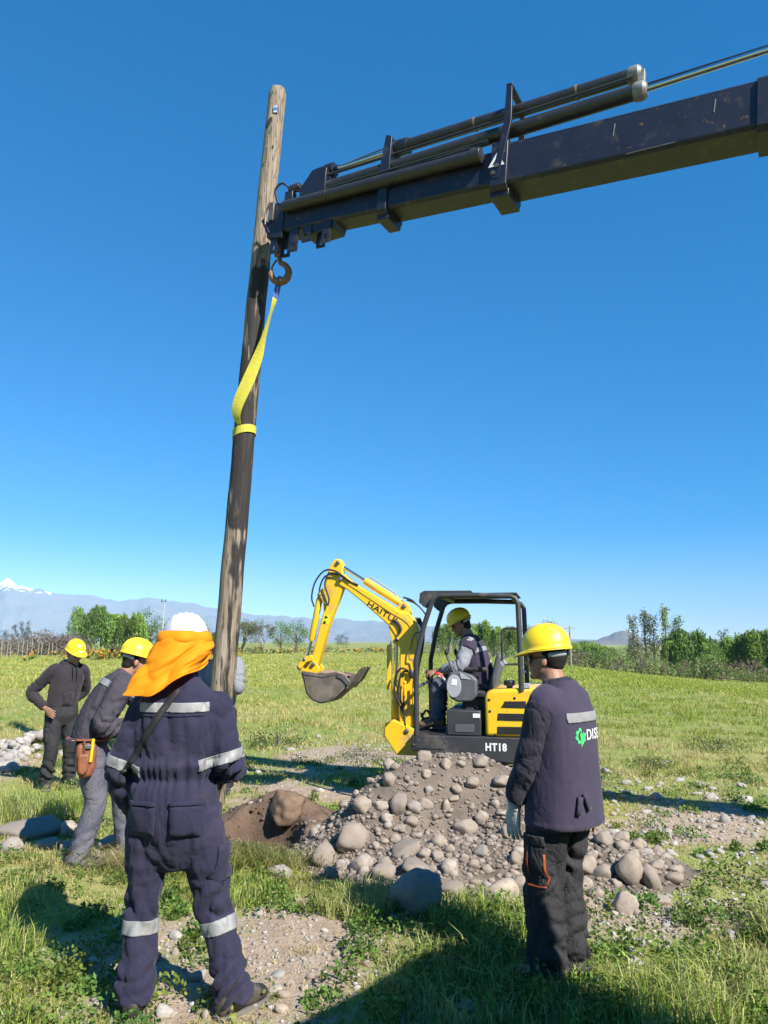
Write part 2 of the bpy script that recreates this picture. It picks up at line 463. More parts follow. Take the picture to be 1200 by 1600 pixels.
M['sole'] = mat('boot_sole', (0.13, 0.12, 0.11), 0.8, dust=(0.25, 0.2, 0.15), dscale=12)
M['leather'] = mat('tan_leather', (0.26, 0.085, 0.035), 0.6, col2=(0.17, 0.06, 0.03), scale=18, bump=0.2, bscale=90)
M['strap_black'] = mat('black_webbing', (0.016, 0.015, 0.017), 0.7, bump=0.2, bscale=200)
M['green_print'] = mat('green_print', (0.06, 0.62, 0.16), 0.6)
M['white_cloth_print'] = mat('white_cloth_print', (0.72, 0.72, 0.74), 0.7)
M['teal_print'] = mat('teal_print', (0.02, 0.33, 0.40), 0.7)
M['glass'] = mat('dark_glass', (0.02, 0.025, 0.03), 0.08, spec=0.6)
M['lens'] = mat('clear_lens', (0.25, 0.27, 0.28), 0.06, spec=0.7)
M['truck_white'] = mat('truck_cab_paint', (0.62, 0.62, 0.60), 0.35, coat=0.3, dust=(0.35, 0.3, 0.24), dscale=3)

# ------------------------------------------------------------------ ground: one sheet out to the horizon
def geo(a, b, n):
    return a * (b / a) ** (np.arange(1, n + 1) / n)
_xs = np.concatenate([-(6 + geo(0.15, 7000, 70))[::-1], np.arange(-6, 6.001, 0.05), 6 + geo(0.15, 7000, 70)])
_ys = np.concatenate([-(geo(0.15, 3000, 30) - 2)[::-1], np.arange(2.0, 12.001, 0.05), 12 + geo(0.12, 9000, 90)])
gx, gy = np.meshgrid(_xs, _ys)
gz = ground_z(gx, gy)
_n, _m = gx.shape
_i = (np.arange(_n - 1)[:, None] * _m + np.arange(_m - 1)[None]).ravel()
ground_me = numpy_mesh('ground', np.stack([gx.ravel(), gy.ravel(), gz.ravel()], 1), np.stack([_i, _i + 1, _i + 1 + _m, _i + _m], 1), np.full(len(_i), 4),
                       {'soil': soil_mask(gx, gy).ravel() * (1 - sstep(25, 40, np.hypot(gx, gy).ravel())), 'pit': hole(gx, gy).ravel()})

def ground_material():
    m = bpy.data.materials.new('field_ground'); m.use_nodes = True
    nt = m.node_tree; b = nt.nodes['Principled BSDF']; L = nt.links.new
    b.inputs['Roughness'].default_value = 0.95; b.inputs['Specular IOR Level'].default_value = 0.15
    tc = _nd(nt, 'ShaderNodeTexCoord')
    def noi(sc, det=6.0, st=None):
        n = _nd(nt, 'ShaderNodeTexNoise'); n.inputs['Scale'].default_value = sc; n.inputs['Detail'].default_value = det; n.inputs['Roughness'].default_value = 0.65
        v = tc.outputs['Object']
        if st:
            mp = _nd(nt, 'ShaderNodeMapping'); mp.inputs['Scale'].default_value = st; L(v, mp.inputs[0]); v = mp.outputs[0]
        L(v, n.inputs['Vector']); return n.outputs['Fac']
    def rng(s, a, c):
        n = _nd(nt, 'ShaderNodeMapRange'); n.inputs['From Min'].default_value = a; n.inputs['From Max'].default_value = c; L(s, n.inputs[0]); return n.outputs[0]
    def mix(f, c1, c2):
        n = _nd(nt, 'ShaderNodeMix', data_type='RGBA'); L(f, n.inputs[0])
        for i, c in ((6, c1), (7, c2)):
            if isinstance(c, tuple): n.inputs[i].default_value = (*c, 1)
            else: L(c, n.inputs[i])
        return n.outputs[2]
    sod = mix(rng(noi(0.16, 5, (1, 0.45, 1)), 0.40, 0.62), (0.19, 0.265, 0.046), (0.33, 0.318, 0.10))
    sod = mix(rng(noi(1.1, 6), 0.45, 0.72), sod, (0.38, 0.325, 0.15))
    sod = mix(rng(noi(9, 5), 0.45, 0.75), sod, (0.14, 0.16, 0.045))
    soil = mix(rng(noi(5, 8), 0.35, 0.68), (0.31, 0.225, 0.155), (0.42, 0.325, 0.24))
    soil = mix(rng(noi(60, 4), 0.52, 0.7), soil, (0.46, 0.40, 0.33))
    soil = mix(rng(noi(24, 4), 0.60, 0.74), soil, (0.18, 0.13, 0.09))
    at = _nd(nt, 'ShaderNodeAttribute', attribute_name='soil')
    add = _nd(nt, 'ShaderNodeMath', operation='MULTIPLY_ADD'); L(noi(14, 5), add.inputs[0]); add.inputs[1].default_value = 0.8; L(at.outputs['Fac'], add.inputs[2])
    c = mix(rng(add.outputs[0], 0.62, 0.95), sod, soil)
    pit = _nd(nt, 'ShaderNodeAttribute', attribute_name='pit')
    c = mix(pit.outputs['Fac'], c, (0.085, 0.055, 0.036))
    L(c, b.inputs['Base Color'])
    bp = _nd(nt, 'ShaderNodeBump'); bp.inputs['Strength'].default_value = 0.8; bp.inputs['Distance'].default_value = 0.03
    L(noi(22, 8), bp.inputs['Height']); L(bp.outputs[0], b.inputs['Normal'])
    return m
ground = link('ground', ground_me, ground_material(), ang=180)
tag(ground, 'grassy field with bare soil and gravel patches', None, kind='structure')

# ------------------------------------------------------------------ mountains far away
def sky_ray(px, py):
    x = px - 600.0; u = 800.0 - py; c, s = math.cos(R(10)), math.sin(R(10))
    d = np.array([x, 1150 * c - u * s, u * c + 1150 * s])
    return math.atan2(d[0], d[1]), d[2] / math.hypot(d[0], d[1])

def ridge_mesh(name, prof, r0, rp, r1, na, nr, seed, rough, az_pad):
    pa = np.array([sky_ray(*q) for q in prof])
    az = np.linspace(pa[0, 0] - az_pad, pa[-1, 0] + az_pad, na)
    el = np.interp(az, pa[:, 0], pa[:, 1])
    el = np.maximum(el + rough * 0.004 * (noise2(az * 55, az * 0, seed) + 0.6 * noise2(az * 140, az * 0, seed + 1)) * (el > 0.004), 0.0005)
    rr = np.concatenate([np.linspace(r0, rp, nr), np.linspace(rp, r1, nr // 2)[1:]])
    A, RR = np.meshgrid(az, rr)
    t = np.where(RR <= rp, (RR - r0) / (rp - r0), 1 - (RR - rp) / (r1 - rp) * 1.0)
    top = np.interp(A, az, el) * rp
    wob = noise2(A * 26, RR / 420, seed + 3); wob2 = noise2(A * 80, RR / 140, seed + 4)
    shape = np.clip(t, 0, 1) ** 1.25
    Z = top * (shape + rough * (np.abs(wob) * 0.55 - 0.12 + 0.22 * np.abs(wob2)) * (1 - shape) * sstep(0, 0.2, t) * 1.3) - 12 * (1 - sstep(0, 0.1, t))
    X = RR * np.sin(A); Y = RR * np.cos(A)
    Z = Z + 1.68 * t
    rel = Z / np.maximum(top, 1)
    n, m = X.shape
    i = (np.arange(n - 1)[:, None] * m + np.arange(m - 1)[None]).ravel()
    me = numpy_mesh(name, np.stack([X.ravel(), Y.ravel(), Z.ravel()], 1), np.stack([i, i + 1, i + 1 + m, i + m], 1), np.full(len(i), 4), {'rel': rel.ravel(), 'height': Z.ravel()})
    return me

def rock_material(name, snow):
    m = bpy.data.materials.new(name); m.use_nodes = True
    nt = m.node_tree; b = nt.nodes['Principled BSDF']; L = nt.links.new
    b.inputs['Roughness'].default_value = 0.95; b.inputs['Specular IOR Level'].default_value = 0.1
    tc = _nd(nt, 'ShaderNodeTexCoord')
    n = _nd(nt, 'ShaderNodeTexNoise'); n.inputs['Scale'].default_value = 0.006 if snow else 0.02; n.inputs['Detail'].default_value = 8; L(tc.outputs['Object'], n.inputs['Vector'])
    mx = _nd(nt, 'ShaderNodeMix', data_type='RGBA'); L(n.outputs['Fac'], mx.inputs[0])
    mx.inputs[6].default_value = (0.12, 0.12, 0.115, 1); mx.inputs[7].default_value = (0.20, 0.185, 0.17, 1)
    c = mx.outputs[2]
    if snow:
        at = _nd(nt, 'ShaderNodeAttribute', attribute_name='height')
        n2 = _nd(nt, 'ShaderNodeTexNoise'); n2.inputs['Scale'].default_value = 0.012; n2.inputs['Detail'].default_value = 7; L(tc.outputs['Object'], n2.inputs['Vector'])
        ad = _nd(nt, 'ShaderNodeMath', operation='MULTIPLY_ADD'); L(n2.outputs['Fac'], ad.inputs[0]); ad.inputs[1].default_value = 260; L(at.outputs['Fac'], ad.inputs[2])
        mr = _nd(nt, 'ShaderNodeMapRange'); mr.inputs['From Min'].default_value = 500; mr.inputs['From Max'].default_value = 520; L(ad.outputs[0], mr.inputs[0])
        m2 = _nd(nt, 'ShaderNodeMix', data_type='RGBA'); L(mr.outputs[0], m2.inputs[0]); L(c, m2.inputs[6]); m2.inputs[7].default_value = (0.85, 0.86, 0.88, 1)
        c = m2.outputs[2]
    L(c, b.inputs['Base Color'])
    return m

mt = ridge_mesh('mountains', [(-420, 925), (-300, 905), (-200, 918), (-100, 896), (-40, 912), (0, 911), (12, 902), (27, 916), (60, 921), (100, 928), (140, 930), (185, 938), (230, 934), (262, 939), (300, 941), (330, 950), (400, 960), (450, 963),
                 (520, 967), (600, 971), (660, 977), (760, 988), (850, 998), (950, 1000), (1100, 999), (1300, 996), (1600, 990)], 4300, 6000, 7000, 520, 46, 60, 0.8, 0.05)
mountains = link('mountains', mt, rock_material('snowy_rock', True), ang=180)
tag(mountains, 'hazy blue mountain range with snow along its ridge', kind='structure')
ht = ridge_mesh('hill', [(850, 1009), (880, 1010), (905, 1009), (925, 1003), (945, 995), (962, 988), (975, 986), (990, 989), (1005, 997), (1025, 1001), (1060, 1003), (1085, 1005), (1100, 1000), (1112, 998), (1128, 1001), (1150, 1004), (1200, 1006), (1300, 1003), (1400, 1008)], 1900, 2500, 3100, 240, 30, 80, 0.5, 0.03)
hill = link('hill', ht, rock_material('scrub_hill', False), ang=180)
tag(hill, 'dry scrubby hill beyond the poplars', kind='structure')

# ------------------------------------------------------------------ trees, shrubs, flowers, fence
def leaf_mat(name, trans=0.35):
    return mat(name, (0.1, 0.1, 0.1), 0.6, attr='tint', trans=trans, spec=0.25)
M['leaf'] = leaf_mat('foliage')
M['bark'] = mat('bark', (0.11, 0.085, 0.065), 0.9, col2=(0.17, 0.14, 0.115), scale=4, bump=0.5, bscale=12, bdist=0.02)

def quads(P, size, rs, tint, tvar=0.25, long=1.6, up=None):
    """leaf cards at P (n,3): returns V, loops, sizes, tint"""
    n = len(P)
    d = rs.normal(size=(n, 3))
    if up is not None: d = d * 0.45 + np.asarray(up)
    d /= np.linalg.norm(d, axis=1)[:, None]
    e = np.cross(d, rs.normal(size=(n, 3))); e /= np.linalg.norm(e, axis=1)[:, None] + 1e-9
    s = size * rs.uniform(0.6, 1.3, n)[:, None]
    V = np.stack([P - d * s * long * 0.5, P + e * s * 0.5, P + d * s * long * 0.5, P - e * s * 0.5], 1).reshape(-1, 3)
    t = np.asarray(tint)[None] * (1 + tvar * rs.uniform(-1, 1, (n, 1))) if np.ndim(tint) == 1 else tint * (1 + tvar * rs.uniform(-1, 1, (n, 1)))
    return V, np.repeat(t, 4, 0)

def leaf_object(name, parts, parent, material=None):
    V = np.vstack([p[0] for p in parts]); T = np.vstack([p[1] for p in parts])
    n = len(V) // 4
    me = numpy_mesh(name, V, np.arange(4 * n), np.full(n, 4), {'tint': np.clip(T, 0, 1)})
    return link(name, me, material or M['leaf'], parent, smooth=False)

def tree(name, kind, x, y, h, w, seed, label, group, tint):
    rs = np.random.RandomState(seed)
    z = float(ground_z(x, y)) - 0.1
    root = empty(name, (x, y, z)); tag(root, label, 'tree', group)
    tb = MB(); parts = []
    tint = np.asarray(tint)
    if kind == 'willow':
        tb.tube([(0, 0, 0), (0.1, 0, h * .2), (0, .1, h * .45)], [h * .045, h * .035, h * .02], 8, 3)
        for k in range(7):
            a = k * .9 + rs.uniform(0, .6); rr = w * .5 * rs.uniform(.35, .8)
            tb.tube([(0, 0, h * .22), (rr * .45 * math.cos(a), rr * .45 * math.sin(a), h * .5), (rr * math.cos(a), rr * math.sin(a), h * rs.uniform(.65, .9))], [h * .02, h * .012, h * .004], 5, 3)
        nl = 15
        lobes = []
        for _ in range(nl):
            q_ = rs.uniform(-.40, .40); lobes.append((q_ * w, rs.uniform(-.3, .3) * w, h * rs.uniform(.5, .92) * (1 - 1.0 * q_ * q_ / .36 * .5), w * rs.uniform(.09, .20)))
        for lx, ly, lz, lr in lobes:
            ns = 52
            a = rs.uniform(0, 2 * np.pi, ns); q = lr * np.sqrt(rs.uniform(0, 1, ns))
            sx = lx + q * np.cos(a); sy = ly + q * np.sin(a); top = lz + (h - lz) * rs.uniform(.35, .95) * (1 - (q / lr) ** 2) * rs.uniform(.5, 1, ns)
            ln = h * rs.uniform(.18, .55, ns) * (.4 + .7 * q / lr)
            lc = rs.uniform(.55, 1.35)
            for j in range(12):
                t = j / 11
                P = np.stack([sx + .06 * np.sin(j + a * 3), sy, np.maximum(top - ln * t, .2 + .3 * rs.uniform(0, 1, ns))], 1) + rs.normal(size=(ns, 3)) * h * .012
                parts.append(quads(P, h * .023, rs, tint * lc, .4, 2.4, (0, 0, -1)))
    elif kind == 'poplar':
        tb.tube([(0, 0, 0), (0, 0, h * .5), (.05, 0, h * .97)], [h * .018, h * .012, h * .003], 6, 3)
        for k in range(34):
            t = rs.uniform(.12, .92); a = rs.uniform(0, 6.28); rr = w * .5 * (1 - abs(t - .45)) * rs.uniform(.4, 1)
            e = np.array([rr * math.cos(a), rr * math.sin(a), h * min(t + .13, .98)])
            tb.tube([(0, 0, h * t), (e[0] * .7, e[1] * .7, h * (t + .05)), e], [h * .005, h * .003, h * .0015], 4)
            ns = rs.randint(18, 40)
            P = e[None] + rs.normal(size=(ns, 3)) * np.array([w * .10, w * .10, h * .045])
            parts.append(quads(P, h * .019, rs, tint * rs.uniform(.7, 1.25), .35, 1.5))
    elif kind == 'bare':
        def br(p, d, l, r, dep):
            q = p + d * l
            tb.tube([p, (p + q) / 2 + rs.normal(size=3) * l * .06, q], [r, r * .75, r * .5], 4)
            if dep:
                for _ in range(3):
                    dd = norm(d + rs.normal(size=3) * .55 + np.array([0, 0, .15])); br(q, dd, l * rs.uniform(.55, .8), r * .5, dep - 1)
            else:
                P = q[None] + rs.normal(size=(9, 3)) * l * .45
                parts.append(quads(P, h * .018, rs, tint * rs.uniform(.7, 1.2), .3))
        for _ in range(3): br(np.zeros(3), norm(np.array([rs.normal() * .35, rs.normal() * .35, 1])), h * .30, h * .02, 4)
    else:                                                    # round broadleaf
        tb.tube([(0, 0, 0), (.1, 0, h * .3), (0, 0, h * .6)], [h * .035, h * .028, h * .012], 7, 3)
        for k in range(44):
            a = rs.uniform(0, 6.28); c = rs.uniform(-1, 1); q = rs.uniform(.45, 1) ** .5; s = math.sqrt(1 - c * c)
            e = np.array([w * .42 * q * s * math.cos(a), w * .42 * q * s * math.sin(a), h * (.56 + .36 * q * c)])
            if k < 12: tb.tube([(0, 0, h * .3), e * np.array([.5, .5, .8]), e], [h * .012, h * .008, h * .003], 4)
            ns = 46
            P = e[None] + rs.normal(size=(ns, 3)) * np.array([w * .085, w * .085, h * .055])
            parts.append(quads(P, h * .021, rs, tint * rs.uniform(.5, 1.4), .35, 1.4))
    tb.build('trunk', M['bark'], root)
    leaf_object('crown', parts, root)
    return root

def shrub(name, x, y, h, w, seed, label, group, tint, dens=1.0, woody=False):
    rs = np.random.RandomState(seed); z = float(ground_z(x, y)) - 0.05
    root = empty(name, (x, y, z)); tag(root, label, 'shrub', group)
    tb = MB(); parts = []
    for k in range(9):
        a = rs.uniform(0, 6.28); rr = w * .45 * rs.uniform(.2, 1)
        tb.tube([(0, 0, 0), (rr * .4 * math.cos(a), rr * .4 * math.sin(a), h * .45), (rr * math.cos(a), rr * math.sin(a), h * rs.uniform(.6, .95))], [h * .02, h * .013, h * .004], 4)
    for k in range(int(22 * dens)):
        a = rs.uniform(0, 6.28); rr = w * .46 * math.sqrt(rs.uniform(0, 1)); zz = h * rs.uniform(.12, .9) * (1 - .55 * (rr / (w * .5)) ** 2)
        ns = 30
        P = np.array([rr * math.cos(a), rr * math.sin(a), zz])[None] + rs.normal(size=(ns, 3)) * np.array([w * .085, w * .085, h * .10])
        P[:, 2] = np.maximum(P[:, 2], .02)
        parts.append(quads(P, h * (.05 if not woody else .035), rs, np.asarray(tint) * rs.uniform(.65, 1.25), .3, 1.5 if not woody else 4.0))
    tb.build('stem', M['bark'], root)
    leaf_object('foliage', parts, root)
    return root

def px_at(px, D):
    return (px - 600) / 1168.0 * D, D

G1 = (0.210, 0.320, 0.060); G2 = (0.150, 0.250, 0.055); G3 = (0.20, 0.215, 0.105); G4 = (0.26, 0.32, 0.09)
_tid = 100
for (px, ytop, wpx, kind, D, tint, lab) in [
        (140, 941, 66, 'willow', 112, G2, 'tallest dark green willow of the clump behind the hooded worker'),
        (180, 956, 44, 'willow', 116, G1, 'low willow between the tall willow and the lamp post'),
        (207, 950, 50, 'willow', 110, G1, 'bright drooping willow just beside the lamp post'),
        (232, 948, 44, 'round', 118, G2, 'rounded tree directly behind the lamp post'),
        (276, 956, 56, 'round', 116, G2, 'rounded dark tree behind the white helmet'),
        (312, 966, 40, 'round', 120, G3, 'dull green tree close to the leaning pole'),
        (378, 953, 34, 'bare', 112, G3, 'nearly bare tree just past the leaning pole'),
        (412, 957, 58, 'bare', 110, G3, 'thin leafed spreading tree between the pole and the digger arm'),
        (438, 968, 40, 'round', 112, G2, 'low green tree beside the thin leafed tree'),
        (462, 964, 44, 'round', 108, G2, 'bushy green tree just behind the digger arm'),
        (700, 972, 52, 'willow', 120, G1, 'willow seen through the digger canopy near its front'),
        (745, 966, 60, 'willow', 118, G1, 'broad willow behind the digger operator'),
        (790, 975, 54, 'willow', 116, G1, 'willow seen past the rear pillar of the digger'),
        (836, 964, 44, 'bare', 122, G3, 'thin olive tree above the engine cover'),
        (856, 966, 50, 'round', 120, G3, 'brownish olive tree just left of the vested worker helmet'),
        (912, 998, 60, 'willow', 112, G1, 'low bright willow right of the vested worker helmet'),
        (940, 1004, 54, 'willow', 110, G1, 'low willow second from the vested worker helmet'),
        (990, 964, 22, 'poplar', 118, G3, 'leftmost poplar of the row'),
        (1008, 958, 20, 'poplar', 120, G3, 'second poplar of the row, tall and thin'),
        (1022, 964, 22, 'poplar', 119, G3, 'third poplar of the row'),
        (1041, 953, 18, 'poplar', 118, G4, 'tallest poplar standing with a slim bright crown'),
        (1059, 967, 24, 'poplar', 121, G2, 'short dark poplar touching the big willow'),
        (991, 993, 30, 'round', 112, (0.12, 0.13, 0.08), 'dark grey green tree in front of the poplars'),
        (1046, 998, 48, 'willow', 112, G1, 'small willow in front of the poplars'),
        (1080, 976, 76, 'willow', 112, G2, 'large dark willow right of the poplars'),
        (1131, 986, 22, 'poplar', 114, G2, 'dense cone shaped poplar between two willows'),
        (1152, 988, 60, 'willow', 110, G1, 'willow right of the cone shaped poplar'),
        (1186, 980, 80, 'willow', 108, G1, 'broad willow at the right end of the tree row'),
        (962, 1004, 44, 'round', 108, G2, 'round dark tree third from the vested worker helmet'),
        (1112, 1000, 46, 'round', 106, G1, 'rounded tree between the large willow and the cone shaped poplar'),
        (1225, 990, 60, 'willow', 106, G2, 'willow cut off by the right edge')]:
    x, y = px_at(px, D)
    zb = float(ground_z(x, y)); zt = 1.68 + (1003 - ytop) / 1150 * D * 0.985
    _tid += 1
    nm = {'willow': 'willow_tree', 'poplar': 'poplar_tree', 'round': 'broadleaf_tree', 'bare': 'sparse_tree'}[kind]
    tree(nm, kind, x, y, zt - zb, wpx / 1168 * D, _tid, lab, 'trees at the edge of the field', tint)

_rs = random.Random(5)
_sh = []
for k, px in enumerate([900, 925, 948, 962, 975, 1000, 1012, 1030, 1058, 1072, 1098, 1110, 1122, 1145, 1163, 1172, 1195, 1210]):
    _sh.append((px, _rs.uniform(2.0, 3.6), 'green' if k % 3 else 'brown', _rs.uniform(92, 106)))
_ord = ['first', 'second', 'third', 'fourth', 'fifth', 'sixth', 'seventh', 'eighth', 'ninth', 'tenth', 'eleventh', 'twelfth', 'thirteenth', 'fourteenth', 'fifteenth', 'sixteenth', 'seventeenth', 'eighteenth']
for k, (px, h, kind, D) in enumerate(_sh):
    x, y = px_at(px, D)
    shrub('field_shrub', x, y, h, h * _rs.uniform(1.2, 2.0), 300 + k, f'{_ord[k]} {"leafy green" if kind == "green" else "dry brownish"} shrub along the field edge, counted from the vested worker', 'shrubs under the tree row',
          (0.17, 0.25, 0.06) if kind == 'green' else (0.25, 0.20, 0.135), 1.0, kind != 'green')
for k, (px, h, w, D) in enumerate([(14, 2.4, 5, 100), (48, 3.2, 6, 96), (72, 3.6, 6, 98), (95, 3.3, 6, 100), (116, 3.0, 5, 104), (-20, 3.0, 6, 92)]):
    x, y = px_at(px, D)
    shrub('dry_shrub', x, y, h, w, 340 + k, f'{["low", "first tall", "tallest", "rounded", "last", "cut off"][k]} dry grey brown shrub behind the wire fence', 'dry shrubs behind the fence', (0.25, 0.205, 0.165), 2.0, True)
for k, (px, D, h, w) in enumerate([(700, 100, 2.6, 8), (655, 110, 2.2, 7), (770, 98, 2.8, 8), (830, 100, 2.6, 8), (870, 100, 2.6, 7), (340, 105, 1.6, 5), (395, 100, 1.5, 4), (510, 115, 1.4, 5), (575, 125, 1.2, 5)]):
    x, y = px_at(px, D)
    shrub('low_shrub', x, y, h, w, 360 + k, f'low green shrub {["behind the digger seat", "behind the digger front pillar", "behind the digger rear pillar", "above the engine cover", "just left of the vested worker", "left of the leaning pole", "right of the leaning pole", "behind the digger bucket", "between arm and boom of the digger"][k]}', 'low shrubs far off', (0.11, 0.165, 0.045), 1.2)
for k, (px, yt) in enumerate([(8, 985), (22, 978), (32, 974), (42, 972), (528, 992), (534, 993), (541, 996)]):
    x, y = px_at(px, 210)
    tree('distant_poplar', 'poplar', x, y, 1.7 + (1003 - yt) / 1150 * 210, 2.2, 400 + k, f'{["first", "second", "third", "fourth", "fifth", "sixth", "seventh"][k]} tiny distant poplar from the photo edge, {"above the dry shrubs" if k < 4 else "under the digger boom"}', 'distant poplars', (0.05, 0.075, 0.04))

# weeds and bushes on the near field
for k, (x, y, h, w, tint) in enumerate([(-1.75, 12.6, .42, 1.05, (.055, .10, .022)), (-.35, 11.3, .26, .9, (.06, .10, .024)), (-4.9, 11.9, .32, .8, (.075, .11, .03)), (-4.5, 13.2, .5, .7, (.09, .12, .04)), (.2, 13.8, .3, .6, (.07, .12, .03)), (5.2, 12.0, .3, 1.0, (.07, .11, .03)), (3.6, 10.4, .26, .7, (.075, .12, .03))]):
    shrub('weed_clump', x, y, h, w, 420 + k, ['large dark weed clump on the grass behind the soil mound', 'flat weed clump below the digger bucket', 'weed clump left of the hooded worker', 'taller pale weed clump beyond the hooded worker', 'small weed clump behind the boom of the digger', 'weed clump on the grass right of the vested worker', 'small weed clump on the gravelly grass near the vested worker'][k], 'weed clumps', tint, 1.6)

# wire fence
fence = empty('wire_fence', (0, 0, 0)); tag(fence, 'wire fence on thin pale posts before the dry shrubs', 'fence')
M['post'] = mat('weathered_wood', (0.30, 0.27, 0.23), 0.85, col2=(0.22, 0.19, 0.16), scale=3)
_fp = []
for k in range(19):
    px = -12 + k * 7.9 + _rs.uniform(-1.5, 1.5); D = 72 + k * 1.9
    x, y = px_at(px, D); z = float(ground_z(x, y)); hh = _rs.uniform(1.5, 1.95); lean = _rs.uniform(-.12, .12)
    MB().tube([(x, y, z - .2), (x + lean, y, z + hh)], [.055, .045], 6).build('post', M['post'], fence)
    _fp.append((x + lean * .6, y, z + hh * .6))
for dz in (-.55, -.15, .3):
    MB().tube([(a, b, c + dz) for a, b, c in _fp], .008, 4).build('wire', M['steel'], fence)

# lamp post and utility pole
x, y = px_at(253, 100)
lp = empty('lamp_post', (x, y, float(ground_z(x, y)))); tag(lp, 'slim pale lamp post in front of the willows', 'lamp post')
MB().tube([(0, 0, -.2), (.03, 0, 3.2), (.05, 0, 6.8)], [.13, .10, .07], 8).build('pole', mat('pale_concrete', (.42, .40, .37), .8), lp)
MB().box((-.1, 0, 6.95), (.5, .1, .08)).box((-.32, 0, 7.1), (.1, .2, .35)).box((.22, 0, 7.1), (.1, .2, .35)).build('lamp_head', M['steel'], lp)
x, y = px_at(891, 95)
up_ = empty('utility_pole', (x, y, float(ground_z(x, y)))); tag(up_, 'short distant utility pole with a crossarm beside the yellow helmet', 'utility pole')
MB().tube([(0, 0, -.2), (0, 0, 5.0)], [.12, .09], 8).build('pole', M['post'], up_)
MB().box((0, 0, 4.7), (1.4, .1, .1)).build('crossarm', M['post'], up_)

# band of yellow and orange flowers far across the field
_q = np.random.RandomState(9)
_n = 5200
_u = _q.uniform(0, 1, _n); _D = _q.uniform(58, 150, _n)
_px = np.where(_q.uniform(0, 1, _n) < .55, _q.uniform(40, 335, _n), _q.uniform(365, 620, _n))
_X = (_px - 600) / 1168 * _D
_c = noise2(_X * .12, _D * .06, 3) + .5 * noise2(_X * .5, _D * .3, 4)
_k = (_c > .15) & ~((_px > 365) & (_D < 95))
_P = np.stack([_X, _D, ground_z(_X, _D) + _q.uniform(.1, .8, _n)], 1)[_k]
_o = _q.uniform(0, 1, len(_P))[:, None]
_tint = np.where(_o < .7, np.array([[.70, .40, .02]]), np.array([[.72, .20, .02]]))
_far = leaf_object('wildflowers', [quads(_P, .20, _q, _tint, .25, 1.1), quads(_P - np.array([0, 0, .25]), .42, _q, np.array([.12, .14, .03]), .3, 1.2)], None)
tag(_far, 'band of yellow and orange wildflowers across the far field', 'flowers', kind='stuff')

# haze: closed box of air round everything, sky outside
hz = MB().box((0, 3000, 300), (15000, 13000, 640)).build('haze', None, None, smooth=False)
tag(hz, 'thin blue haze in the air towards the mountains', None, kind='stuff')
hm = bpy.data.materials.new('air'); hm.use_nodes = True
hm.node_tree.nodes.clear()
_ho = hm.node_tree.nodes.new('ShaderNodeOutputMaterial'); _hv = hm.node_tree.nodes.new('ShaderNodeVolumePrincipled')
_hv.inputs['Color'].default_value = (0.42, 0.66, 1.0, 1); _hv.inputs['Density'].default_value = 0.0001; _hv.inputs['Anisotropy'].default_value = -0.45
hm.node_tree.links.new(_hv.outputs[0], _ho.inputs['Volume'])
hz.data.materials.append(hm)

